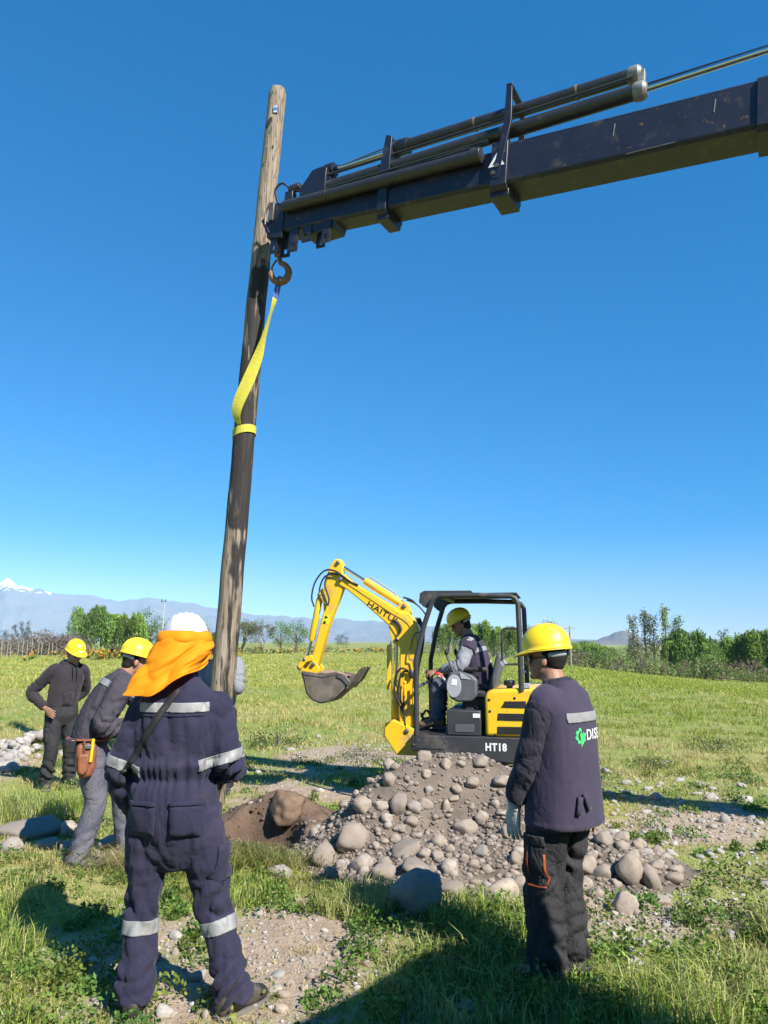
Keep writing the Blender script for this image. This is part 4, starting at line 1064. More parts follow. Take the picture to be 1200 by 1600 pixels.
# canopy frame
for nm, v, pts in (('near', .48, [(.578, .75), (.578, 1.50), (.49, 1.85), (.405, 2.09), (.37, 2.135), (.31, 2.152), (-.05, 2.15), (-.39, 2.138), (-.445, 2.115), (-.472, 2.055), (-.478, 1.65), (-.48, 1.20)]), ('far', -.48, [(.585, .75), (.585, 1.47), (.51, 1.83), (.43, 2.08), (.39, 2.125), (.33, 2.14), (-.05, 2.138), (-.40, 2.125), (-.46, 2.10), (-.49, 2.05), (-.495, 1.65), (-.50, 1.20)])):
    MB().tube([(u, v, z) for u, z in pts], .027, 14).build('canopy_post', M['excav_grey'], ex, ang=60)
    MB().prism([(.50, 2.04), (.548, 2.085), (.535, 2.18), (.49, 2.205), (.0, 2.20), (-.03, 2.165), (.28, 2.165), (.37, 2.15), (.42, 2.09), (.46, 2.02)], v - .012 - .03, v + .012 - .03).build('canopy_gusset', M['excav_grey'], ex, bevel=.004)
MB().box((-.03, 0, 2.168), (.86, .93, .012)).build('canopy_roof', M['excav_grey'], ex)
for u, z in ((.31, 2.145), (-.42, 2.125)): MB().tube([(u, -.48, z), (u, .48, z)], .025, 10).build('canopy_crossbar', M['excav_grey'], ex)
MB().tube([(-.478, -.49, 1.36), (-.478, .49, 1.36)], .02, 8).build('canopy_crossbar', M['excav_grey'], ex)
MB().tube([(-.47, .49, 1.81), (-.33, .50, 1.81), (-.305, .50, 1.79), (-.30, .50, 1.50), (-.32, .50, 1.46), (-.47, .49, 1.46)], .012, 8).build('mirror_bracket', M['black_metal'], ex)
MB().box((-.31, .50, 1.47), (.06, .02, .05), rot('Y', .6)).build('bracket_clamp', M['light_grey'], ex, bevel=.005)
MB().box((-.53, .46, 1.25), (.07, .05, .05)).build('post_clamp', M['light_grey'], ex, bevel=.006)
# swing post and boom
swing = MB().prism([(1.00, .70), (.86, .50), (.64, .50), (.60, .58), (.60, .74), (.74, .80), (.90, .86), (.985, .82)], -.14, .14).build('swing_post', M['yellow'], ex, bevel=.012)
boom = MB().prism([(1.555, 2.405), (1.52, 2.445), (1.47, 2.43), (1.372, 2.343), (.885, 2.055), (.85, 2.02), (.73, 1.985), (.675, 1.93), (.628, 1.82), (.64, 1.62), (.672, 1.10), (.685, .78), (.72, .70), (.80, .69), (.845, .76), (.84, 1.10), (.832, 1.60), (.87, 1.72), (.955, 1.855), (1.257, 2.115), (1.45, 2.265), (1.53, 2.31), (1.565, 2.36)], -.075, .075).build('boom', M['yellow'], ex, bevel=.012)
# raised side rib on the boom and the bracket of the arm cylinder
MB().prism([(1.43, 2.36), (.90, 2.03), (.76, 1.955), (.70, 1.90), (.66, 1.80), (.70, 1.80), (.74, 1.87), (.80, 1.92), (.92, 1.985), (1.44, 2.325)], .073, .083).build('boom_rib', M['yellow'], boom, bevel=.003)
for v in (.045, -.045): MB().prism([(.885, 2.04), (.83, 2.10), (.78, 2.115), (.745, 2.09), (.715, 1.97), (.80, 1.97)], v - .012, v + .012).build('cylinder_bracket', M['yellow'], boom, bevel=.005)
for v in (.05, -.05): MB().prism([(.96, 1.86), (.935, 1.72), (.905, 1.66), (.85, 1.635), (.80, 1.66), (.80, 1.80), (.88, 1.85)], v - .014, v + .014).build('cylinder_bracket', M['yellow'], boom, bevel=.005)
def pin(u, z, r=.024, hw=.1, parent=ex):
    return MB().lathe([(r * .6, -hw - .012), (r, -hw - .006), (r, hw + .006), (r * .6, hw + .012)], (u, 0, z), (0, 1, 0), 14).build('pin', M['steel'], parent)
for u, z, hw in ((1.51, 2.375, .095), (.785, 2.065, .065), (.87, 1.70, .07), (.745, .75, .15)): pin(u, z, hw=hw)
tm = text_mesh('HAITUI', .1, .0012, .0018, 1.05); co = mesh_co(tm); co[:, 0] *= .385 / co[:, 0].max(); co[:, 1] *= .062 / co[:, 1].max()
d = norm([-.317, 0, -.196]); uq = np.array([d[2], 0, -d[0]])
set_co(tm, np.array([1.215, .0765, 2.082])[None] + co[:, :1] * d + co[:, 1:2] * (uq if uq[2] > 0 else -uq) * 1 + co[:, 2:3] * np.array([0, 1, 0])); link('boom_lettering', tm, M['black_print'], boom, smooth=False)
# arm cylinder
MB().tube([(1.53, 0, 2.535), (1.23, 0, 2.348)], .019, 12).build('arm_cylinder_rod', M['chrome'], ex)
b = MB(); b.tube([(1.25, 0, 2.36), (1.235, 0, 2.35), (.83, 0, 2.097), (.79, 0, 2.072)], [.036, .042, .042, .03], 16); b.build('arm_cylinder', M['yellow'], ex)
MB().tube([(1.20, .0, 2.385), (1.17, .0, 2.395), (.90, 0, 2.215), (.86, 0, 2.15)], .009, 8).build('hydraulic_pipe', M['light_grey'], ex)
# arm (stick)
arm = MB().prism([(1.60, 2.60), (1.565, 2.612), (1.52, 2.60), (1.495, 2.545), (1.50, 2.44), (1.475, 2.31), (1.50, 2.25), (1.66, 1.84), (1.772, 1.425), (1.80, 1.40), (1.835, 1.43), (1.84, 1.52), (1.715, 2.02), (1.72, 2.10), (1.775, 2.205), (1.765, 2.25), (1.70, 2.31), (1.665, 2.50)], -.058, .058).build('arm', M['yellow'], ex, bevel=.010)
pin(1.55, 2.565, .022, .075, ex); pin(1.765, 2.205, .02, .07, ex); pin(1.69, 2.10, .018, .065, ex)
MB().box((1.685, .0595, 1.93), (.075, .003, .10), rot('Y', -.24)).build('warning_sticker', mat('warning_yellow', (.78, .62, .02), .5), arm)
MB().prism([(1.655, 1.945), (1.705, 1.935), (1.69, 1.975)], .0605, .0625).build('warning_symbol', M['black_print'], arm)
MB().prism([(1.68, 1.885), (1.715, 1.88), (1.71, 1.91), (1.69, 1.915)], .0605, .0625).build('warning_symbol', M['black_print'], arm)
b = MB(); b.tube([(1.775, 0, 2.195), (1.785, 0, 2.14), (1.868, 0, 1.71), (1.872, 0, 1.69)], [.026, .037, .037, .03], 14); b.build('bucket_cylinder', M['yellow'], ex)
MB().tube([(1.865, 0, 1.72), (1.925, 0, 1.49)], .018, 12).build('bucket_cylinder_rod', M['chrome'], ex)
for v in (.075, -.075): MB().prism([(1.83, 1.535), (1.91, 1.52), (1.985, 1.44), (2.01, 1.385), (1.985, 1.36), (1.95, 1.39), (1.90, 1.455), (1.82, 1.475)], v - .012, v + .012).build('bucket_link', M['yellow'], ex, bevel=.006)
for v in (.03, -.03): MB().prism([(1.995, 1.40), (1.96, 1.40), (1.87, 1.33), (1.87, 1.28), (1.92, 1.28)], v - .012, v + .012).build('bucket_link', M['yellow'], ex, bevel=.005)
pin(1.925, 1.485, .02, .085); pin(1.985, 1.39, .02, .09); pin(1.81, 1.435, .022, .11); pin(1.895, 1.31, .02, .11)
# bucket
bk = empty('bucket', (0, 0, 0)); bk.parent = ex
side = [(1.905, 1.35), (1.875, 1.27), (1.862, 1.20), (1.84, 1.13), (1.78, 1.065), (1.69, 1.032), (1.61, 1.045), (1.55, 1.085), (1.36, 1.255), (1.41, 1.325), (1.50, 1.345), (1.66, 1.315), (1.80, 1.325)]
for v in (.20, -.20): MB().prism(side, v - .009, v + .009).build('side_plate', M['bucket'], bk, bevel=.003)
MB().prism([(1.50, 1.35), (1.41, 1.33), (1.35, 1.255), (1.385, 1.215), (1.45, 1.28), (1.51, 1.30)], .205, .222).build('side_cutter', M['steel'], bk, bevel=.004)
MB().prism([(1.90, 1.365), (1.66, 1.335), (1.50, 1.362), (1.505, 1.33), (1.66, 1.295), (1.89, 1.325)], .205, .216).build('rim_bar', M['bucket'], bk, bevel=.003)
bl = np.array([(1.905, 1.35), (1.875, 1.27), (1.862, 1.20), (1.84, 1.13), (1.78, 1.065), (1.69, 1.032), (1.61, 1.045), (1.55, 1.085), (1.36, 1.255)])
G = [[(u, v, z) for v in np.linspace(-.2, .2, 5)] for u, z in bl]
o = MB().sheet(G).build('back_sheet', M['bucket'], bk, ang=60); s = o.modifiers.new('thick', 'SOLIDIFY'); s.thickness = .014
MB().prism([(1.40, 1.19), (1.28, 1.335), (1.27, 1.345), (1.29, 1.30), (1.39, 1.175)], -.215, .215).build('cutting_edge', M['steel'], bk, bevel=.002)
for v in (-.17, -.06, .06, .17): MB().prism([(1.34, 1.25), (1.30, 1.325), (1.225, 1.415), (1.235, 1.38), (1.30, 1.27), (1.33, 1.235)], v - .03, v + .03).build('tooth', M['steel'], bk, bevel=.004)
for v in (.075, -.075): MB().prism([(1.74, 1.40), (1.82, 1.475), (1.86, 1.43), (1.93, 1.36), (1.93, 1.29), (1.87, 1.27), (1.76, 1.31)], v - .014, v + .014).build('bucket_ear', M['yellow'], bk, bevel=.006)
b = MB(); gu, gv = np.meshgrid(np.linspace(1.45, 1.87, 12), np.linspace(-.185, .185, 9), indexing='ij')
b.sheet(np.stack([gu, gv, 1.30 + .07 * np.sin((gu - 1.45) / .42 * np.pi) * np.cos(gv * 5) + .02 * noise2(gu * 25, gv * 25, 2)], -1)); b.build('bucket_soil', mat('dry_soil', (.33, .22, .15), .95, col2=(.24, .16, .11), scale=20, bump=.5, bscale=60), bk, ang=180)
# boom cylinder with its guard
b = MB(); b.tube([(.90, 0, .70), (.905, 0, .74), (.90, 0, 1.18), (.899, 0, 1.20)], [.03, .042, .042, .032], 14); b.build('boom_cylinder', M['yellow'], ex)
MB().tube([(.899, 0, 1.18), (.885, 0, 1.69)], .02, 12).build('boom_cylinder_rod', M['chrome'], ex)
MB().prism([(.945, 1.17), (.945, 1.64), (.955, 1.69), (.968, 1.64), (.985, 1.64), (.985, 1.17)], -.05, .05).build('cylinder_guard', M['yellow'], ex, bevel=.004)
# hoses
def uz(px, py): return (1.49 + (535 - px) * .00745, 2.418 - (py - 899) * .00725)
def hose(pts, v, r=.010, name='hydraulic_hose', m='rubber'):
    P = [(*uz(*p), v) for p in pts]
    return MB().tube([(a, c_, b_) for a, b_, c_ in P], r, 8, 5).build(name, M[m], ex)
hose([(560, 915), (544, 907), (526, 893), (507, 891), (492, 909), (487, 932), (491, 947)], .085)
hose([(560, 918), (540, 905), (520, 896), (505, 901), (498, 918), (498, 930)], .05)
hose([(548, 909), (530, 897), (514, 897), (508, 912), (512, 926), (515, 936), (513, 946)], .095)
hose([(613, 968), (620, 972), (625, 981), (623, 988)], .09, .016)
hose([(648, 945), (640, 938), (628, 934)], .05)
hose([(662, 962), (655, 952), (645, 943), (633, 938)], .03, .008)
for k, v in enumerate((.095, .06, .02, -.02)):
    hose([(648 + k, 965), (657, 985), (655, 1010), (649, 1040), (646, 1080), (645, 1120), (650, 1150)], v, .010)
hose([(655, 986), (646, 990), (640, 1010), (638, 1026), (643, 1028), (646, 1045)], .11, .007, m='steel')
MB().ell((*[uz(641, 1048)[0]], .11, uz(641, 1048)[1]), (.03, .02, .05)).build('work_lamp', M['black_metal'], ex)
hose([(637, 1043), (626, 1040), (618, 1052), (617, 1072), (623, 1090), (630, 1105)], .12, .011)
hose([(637, 1045), (629, 1045), (623, 1058), (622, 1078), (628, 1095), (634, 1110)], .10, .011)
hose([(632, 1062), (630, 1090), (632, 1120), (638, 1140)], .13, .011)
b = MB(); u, z = uz(632, 1065); b.tube([(u, .13, z - .10), (u, .13, z + .02)], .014, 8); b.ell((u, .13, z + .035), (.02, .02, .02)); b.build('hose_fitting', M['yellow'], ex)
for k, px in enumerate((640, 643.5, 647)):
    u, z = uz(px, 1085); MB().tube([(u, .10, z - .08), (u, .10, z + .12)], .009, 8).build('valve_pipe', M['yellow'], ex)
b = MB()
for pts, v in (([(655, 1110), (662, 1100), (668, 1108), (667, 1125), (660, 1132)], .1), ([(650, 1118), (645, 1135), (640, 1148), (648, 1156)], .12), ([(652, 1105), (658, 1122), (652, 1140)], .0)):
    P = [(*uz(*p), v) for p in pts]; b.tube([(a, c_, b_) for a, b_, c_ in P], .012, 8, 5)
b.build('hose_bundle', M['rubber'], ex)

# ------------------------------------------------------------------ people
def seg_t(co, A, B):
    A = np.asarray(A, float); B = np.asarray(B, float); d = B - A; l = np.linalg.norm(d); d = d / l
    r = co - A; t = r @ d; p = r - t[:, None] * d
    return t, np.linalg.norm(p, axis=1), l

def fold(p, freq, seed, stretch=(1, 1, 1)):
    """soft cloth folds: rounded ridges and narrower valleys"""
    q = p * np.asarray(stretch) * freq + seed * 7.3
    return (np.abs(noise3(q)) * 2.4) ** .75 - 0.55

def bunch(co, A, B, rmax, t0, t1, lam, amp, seed, full=.5):
    """cross folds along a limb between t0 and t1 (m from A)"""
    t, r, l = seg_t(co, A, B)
    F = frame_z(np.asarray(B, float) - np.asarray(A, float)); q = (co - np.asarray(A, float)) @ F
    ang = np.arctan2(q[:, 1], q[:, 0])
    mid = t0 + (t1 - t0) * full
    win = np.where(t < mid, sstep(t0, mid, t), 1 - sstep(mid, t1, t)) * (r < rmax)
    n1 = 4.0 * noise3(co * 5.5 + seed); n2 = 4.0 * noise3(co * 5.0 - seed * 2 + 9)
    base = t / lam * np.pi
    m1, m2 = ((1, 2), (2, 1))[int(seed) % 2]
    a1 = 1.6 * np.abs(np.sin(base + m1 * ang * .5 * 2 + n1 + seed)) - 1.0
    a2 = 1.6 * np.abs(np.sin(base * 1.15 - m2 * ang + n2)) - 1.0
    k = sstep(-.12, .12, noise3(co * np.array([6, 6, 4.5]) + seed * 3 + 4))
    am = sstep(-.28, .25, noise3(co * 6.5 + seed * 5)) * 1.25 + .25
    return amp * 2.1 * win * am * (a1 * k + a2 * (1 - k))

def torso(mb, pts, hw, hd_, right=(1, 0, 0), n=28, p=2.4, sm=4):
    P = catmull(pts, sm); W = catmull(np.stack([hw] * 3, 1), sm)[:, 0]; D = catmull(np.stack([hd_] * 3, 1), sm)[:, 0]
    T = np.gradient(P, axis=0); rg = norm(right); RV = []
    a = np.linspace(0, 2 * np.pi, n, endpoint=False)
    ca, sa = np.cos(a), np.sin(a); k = (np.abs(ca) ** p + np.abs(sa) ** p) ** (-1 / p)
    for i in range(len(P)):
        t = norm(T[i]); r = norm(rg - t * np.dot(rg, t)); f = np.cross(t, r)
        RV.append(P[i] + W[i] * (k * ca)[:, None] * r + D[i] * (k * sa)[:, None] * f)
    mb.rings(RV)

def head_parts(mb, c, Rm):
    def e(p, r, q=None): mb.ell(np.asarray(c) + Rm @ np.asarray(p, float), r, Rm if q is None else Rm @ q, 18, 12)
    e((0, -.012, .03), (.076, .096, .088)); e((0, .022, -.03), (.064, .074, .085)); e((0, .038, -.078), (.046, .048, .036))
    e((0, .101, -.022), (.013, .020, .017)); e((0, .092, .0), (.009, .014, .030)); e((0, .080, .022), (.050, .016, .011))
    e((0, .088, -.062), (.022, .010, .010)); e((0, .080, -.096), (.022, .018, .016))
    for s in (-1, 1): e((s * .078, -.008, -.018), (.010, .019, .031)); e((s * .036, .072, -.025), (.022, .018, .018))

def eyes(c, Rm, parent):
    for s in (-1, 1): MB().ell(np.asarray(c) + Rm @ np.array([s * .031, .083, .002]), (.011, .007, .008), Rm, 10, 6).build('eye', M['black_print'], parent)

def hand_parts(mb, W, Rm, side, curl=.35, sc=1.0, spread=.10, thumb=.7):
    """W wrist; Rm columns: x to the thumb side, y along the fingers, z out of the back of the hand"""
    W = np.asarray(W, float)
    L = lambda p: W + sc * (Rm @ np.asarray(p, float))
    mb.tube([L((0, -.03, 0)), L((0, .01, 0)), L((0, .05, 0)), L((.002, .088, 0))], [.026 * sc, .030 * sc, .040 * sc, .040 * sc], 14, 3, flat=.46) if False else None
    RV = []
    a = np.linspace(0, 2 * np.pi, 14, endpoint=False)
    for y, w, t in ((-.03, .026, .020), (0, .027, .019), (.03, .036, .018), (.065, .041, .016), (.092, .041, .013), (.099, .034, .009)):
        RV.append([L((w * math.cos(k), y, t * math.sin(k))) for k in a])
    mb.rings(RV)
    for i, (x, l, r) in enumerate(((.031, .070, .0092), (.0105, .080, .0096), (-.0105, .074, .0092), (-.031, .058, .0082))):
        ang = spread * (1.4 - i) * .8; p = np.array([x, .092, 0.0]); pts = [p * np.array([1, .8, 1]), p]; c = 0
        for j, f in enumerate((.45, .30, .25)):
            c += curl * (1 + .25 * i * .4) * (1.0 if j else .8)
            d = np.array([math.sin(ang) * math.cos(c), math.cos(ang) * math.cos(c), -math.sin(c)])
            p = p + d * l * f; pts.append(p)
        mb.tube([L(q) for q in pts], [r * 1.1 * sc, r * 1.08 * sc, r * sc, r * .92 * sc, r * .72 * sc], 9, 3)
    p = np.array([.022, .022, -.004])
    q1 = p + np.array([.026 * thumb + .006, .030, -.010]); q2 = q1 + np.array([.012 * thumb, .030, -.008]); q3 = q2 + np.array([.0, .024, -.008])
    mb.tube([L(q) for q in (p, q1, q2, q3)], [.014 * sc, .0125 * sc, .0108 * sc, .008 * sc], 9, 3)

def hand_frame(fwd, back, side):
    """side +1: thumb lies to (fwd x back) ; built so columns are thumb, fingers, back"""
    y = norm(fwd); z = norm(np.asarray(back, float) - y * np.dot(back, y)); x = np.cross(y, z) * side
    return np.stack([x, y, z], 1)

def hard_hat(parent, c, Rm, m, ribs=1, visor=.055, tilt=0.0, sc=1.0, strap=True):
    """c: centre of the head"""
    nu, nv = 56, 18; RV = []
    o = np.asarray(c) + Rm @ np.array([0, -.006, .055])
    Q = Rm @ rot('X', tilt)
    ph = np.linspace(0, 2 * np.pi, nu, endpoint=False)
    rx, ry, hz_ = .108 * sc, .127 * sc, .118 * sc
    def ring(t):                                             # t 0 top .. 1 rim
        a = t * math.pi / 2; s, z = math.sin(a) ** .92, math.cos(a) ** .95 * hz_
        x = rx * s * np.cos(ph); y = ry * s * np.sin(ph)
        up_ = np.zeros(nu)
        if ribs == 1: up_ = .009 * np.exp(-(x / .020) ** 2) + .005 * (np.exp(-((np.abs(x) - .052) / .013) ** 2))
        else:
            for k in (-.056, -.03, 0, .03, .056): up_ = up_ + .0045 * np.exp(-((x - k) / .007) ** 2)
        up_ = up_ * (1 - t ** 6)
        k = 1 + up_ / .13
        return np.stack([x * k, y * k, np.full(nu, z) * k], 1)
    for i in range(nv + 1): RV.append(ring(max(i / nv, .02)))
    fr = np.maximum(np.sin(ph), 0) ** 2.2
    for e, dz in ((.004, -.006), (.010, -.010), (.5, -.010), (1.0, -.016), (1.0, -.020), (.4, -.016)):
        ext = (.009 + visor * fr) * e if e > .02 else e
        RV.append(np.stack([(rx + ext * .9) * np.cos(ph), (ry + ext) * np.sin(ph), np.full(nu, dz) - .016 * fr * min(e, 1) * (1 if e > .02 else 0)], 1))
    RV = [o + (r @ Q.T) for r in RV]
    h = MB(); h.rings(RV[:-1] , caps=False)
    h.add(np.vstack([RV[0]]), [tuple(range(nu))])
    hat = h.build('hard_hat', m, parent, ang=50)
    s = hat.modifiers.new('thick', 'SOLIDIFY'); s.thickness = .003; s.offset = -1
    if strap:
        G = []
        for a in np.linspace(R(195), R(345), 15):
            p = np.array([.084 * math.cos(a), -.010 + .104 * math.sin(a), 0])
            G.append([np.asarray(c) + Rm @ (p + np.array([0, 0, dz - .012 * math.sin(a)])) for dz in (-.003, .022)])
        st = MB().sheet(G).build('head_band', M['strap_grey'], hat, ang=180); q = st.modifiers.new('t', 'SOLIDIFY'); q.thickness = .004
        MB().lathe([(.005, 0), (.014, 0), (.014, .010), (.010, .012)], np.asarray(c) + Rm @ np.array([0, -.118, .024]), Rm @ np.array([0, -1.0, 0]), 12).build('ratchet_knob', M['black_metal'], hat)
    return hat

def boot(parent, ankle, direction, m='boot', sc=1.0):
    """ankle joint point; direction: horizontal toe direction"""
    d = norm([direction[0], direction[1], 0]); r = np.array([d[1], -d[0], 0]); a0 = np.array([ankle[0], ankle[1], 0.0]); zb = ankle[2] - .085 * sc
    rng = np.linspace(0, 2 * np.pi, 18, endpoint=False)
    def ringf(y, w, h, zc=0.0):
        out = []
        for k in rng:
            c, s = math.cos(k), math.sin(k); e = (abs(c) ** 3 + abs(s) ** 3) ** (-1 / 3)
            z = max(h * .5 + h * .5 * s * e, 0.004)
            out.append(a0 + sc * (d * y + r * w * c * e) + np.array([0, 0, zb + sc * (z + zc)]))
        return out
    up_ = MB(); up_.rings([ringf(y, w, h, .012) for y, w, h in ((-.082, .018, .06), (-.078, .032, .085), (-.055, .040, .105), (0, .045, .112), (.05, .046, .098), (.10, .048, .080), (.145, .047, .070), (.180, .038, .060), (.198, .020, .040))])
    up_.tube([a0 + np.array([0, 0, zb + .06]) - d * .01, a0 + np.array([0, 0, zb + .16 * sc]) - d * .02], [.052 * sc, .056 * sc], 14)
    b = link('boot', remesh(up_, .008, 3), M[m], parent, ang=180)
    so = MB(); so.rings([ringf(y, w, .024, -.006) for y, w in ((-.092, .022), (-.085, .037), (-.05, .046), (0, .046), (.05, .048), (.10, .053), (.15, .052), (.188, .042), (.208, .022))])
    so.build('sole', M['sole'], b, ang=40)
    return b

def cut_band(me, planes, name, m, parent, off=.0035, keep=None):
    """a strip of a garment between planes (co, no keeps the side no points to), lifted off the cloth"""
    bm = bmesh.new(); bm.from_mesh(me)
    for co_, no_ in planes:
        g = bm.verts[:] + bm.edges[:] + bm.faces[:]
        bmesh.ops.bisect_plane(bm, geom=g, plane_co=Vector(co_), plane_no=Vector(no_), clear_inner=True)
    if keep is not None:
        dl = [v for v in bm.verts if not keep(np.array(v.co))]
        bmesh.ops.delete(bm, geom=dl, context='VERTS')
    bm.normal_update()
    for v in bm.verts: v.co += v.normal * off
    out = bpy.data.meshes.new(name); bm.to_mesh(out); bm.free()
    out.materials.clear()
    if not len(out.vertices): return None
    o = link(name, out, m, parent, ang=180)
    s = o.modifiers.new('t', 'SOLIDIFY'); s.thickness = .003; s.offset = -.2
    return o

def limb_band(me, A, B, t0, t1, rmax, name, m, parent, off=.0035):
    A = np.asarray(A, float); B = np.asarray(B, float); d = norm(B - A)
    return cut_band(me, [(A + d * t0, d), (A + d * t1, -d)], name, m, parent, off, keep=lambda p: np.linalg.norm((p - A) - d * np.dot(p - A, d)) < rmax)

def garment(name, mb, vox, m, parent, disp=None, sm=4, post=1):
    me = remesh(mb, vox, sm)
    if disp is not None:
        co = mesh_co(me); no = mesh_no(me)
        set_co(me, co + no * disp(co)[:, None]); laplace(me, post, .4)
    o = link(name, me, m, parent, ang=180)
    return o

def decal(me_garment, tm, org, xd, yd, ray, name, m, parent, off=.002, far=.62):
    """lay a flat mesh (x,y) on a garment by casting along ray"""
    bvh = BVHTree.FromPolygons([tuple(v.co) for v in me_garment.vertices], [tuple(p.vertices) for p in me_garment.polygons])
    co = mesh_co(tm); out = co.copy(); xd = norm(xd); yd = norm(yd); ray = norm(ray); org = np.asarray(org, float)
    for i, c in enumerate(co):
        p = org + xd * c[0] + yd * c[1] - ray * .4
        h = bvh.ray_cast(Vector(p), Vector(ray), 1.0)
        out[i] = np.array(h[0]) - ray * (off + max(c[2], 0)) if h[0] is not None and h[3] < far else np.array(bvh.find_nearest(Vector(p + ray * .4))[0]) - ray * off
    set_co(tm, out)
    return link(name, tm, m, parent, smooth=False)

def grid_plane(w, h, nx, ny):
    me = bpy.data.meshes.new('patch'); V = [(w * (i / nx - .5), h * (j / ny - .5), 0) for j in range(ny + 1) for i in range(nx + 1)]
    me.from_pydata(V, [], [(j * (nx + 1) + i, j * (nx + 1) + i + 1, (j + 1) * (nx + 1) + i + 1, (j + 1) * (nx + 1) + i) for j in range(ny) for i in range(nx)]); me.update()
    return me

def patch(me_g, org, xd, yd, ray, w, h, name, m, parent, off=.006, n=6):
    o = decal(me_g, grid_plane(w, h, n, n), org, xd, yd, ray, name, m, parent, off)
    o.data.shade_smooth(); s = o.modifiers.new('t', 'SOLIDIFY'); s.thickness = off; s.offset = 1
    return o

def base_body(parent, J, head_c, head_R, vox=.010, hands=(), thin=.75):
    mb = MB()
    pel, nk = np.asarray(J['pelvis'], float), np.asarray(J['neck'], float)
    torso(mb, [pel - (nk - pel) * .05, pel + (nk - pel) * .3, pel + (nk - pel) * .7, pel + (nk - pel) * .93], [.14, .13, .15, .07], [.095, .09, .10, .06], right=J.get('right', (1, 0, 0)), p=2.1)
    hc = np.asarray(head_c)
    mb.tube([nk - (hc - nk) * .35, nk + (hc - nk) * .3, hc + head_R @ np.array([0, -.02, -.04])], [.066, .060, .055], 14, 3)
    head_parts(mb, hc, head_R)
    for s in 'LR':
        mb.tube([J['hip' + s], J['knee' + s], J['ank' + s]], [.085 * thin, .055 * thin, .042 * thin], 10, 4)
        mb.tube([J['sh' + s], J['el' + s], J['wr' + s]], [.052 * thin, .040 * thin, .029], 10, 4)
        mb.ell(J['sh' + s], (.055, .055, .06))
    for W, Rm, sd, curl, sc in hands: hand_parts(mb, W, Rm, sd, curl, sc)
    return link('body', remesh(mb, vox, 2), M['skin'], parent, ang=180)

def arms(mb, J, r, pts=None):
    for s in 'LR':
        A, E, W = [np.asarray(J[k + s], float) for k in ('sh', 'el', 'wr')]
        c = np.array([0, 0, 0.0])
        mb.tube([A + (c - A) * 0 + norm(np.asarray(J['neck']) - A) * .07, A, A * .5 + E * .5, E, E * .45 + W * .55, W], [r[0] * .8, r[0], r[1], r[2], r[3], r[4]], 16, 4)

def legs(mb, J, r):
    for s in 'LR':
        H, K, A = [np.asarray(J[k + s], float) for k in ('hip', 'knee', 'ank')]
        mb.tube([H + np.array([0, 0, .03]), H * .7 + K * .3, H * .35 + K * .65, K, K * .5 + A * .5, A + norm(A - K) * .03], r, 18, 4)

# ---- worker in coveralls, back to the camera
p1 = empty('person', (-1.0, 3.72, 0)); tag(p1, 'worker in navy coveralls and white helmet with a blown orange neck flap', 'person')
J = dict(pelvis=(0, 0, .93), neck=(.0, .0, 1.49), shL=(-.182, 0, 1.355), shR=(.182, 0, 1.355), elL=(-.270, -.01, 1.08), elR=(.255, -.01, 1.095), wrL=(-.265, .13, .88), wrR=(.175, .235, 1.01),
         hipL=(-.115, 0, .86), hipR=(.105, 0, .86), kneeL=(-.14, .03, .47), kneeR=(.20, .03, .47), ankL=(-.145, -.02, .085), ankR=(.305, .0, .085))
HC = np.array([.005, .015, 1.645]); HR = np.array(Euler((R(-4), 0, R(12))).to_matrix())
bd1 = base_body(p1, J, HC, HR)
mb = MB()
torso(mb, [(.02, 0, .615), (.015, 0, .68), (.0, 0, .76), (-.005, 0, .85), (-.01, 0, .95), (-.01, 0, 1.06), (-.005, -.005, 1.18), (0, -.01, 1.30), (0, -.01, 1.40), (0, 0, 1.47), (0, .005, 1.525)], [.06, .13, .185, .205, .212, .196, .204, .212, .198, .13, .085], [.06, .09, .125, .145, .152, .136, .143, .143, .126, .10, .085])
arms(mb, J, [.080, .077, .074, .068, .056]); legs(mb, J, [.118, .114, .094, .083, .083, .090])
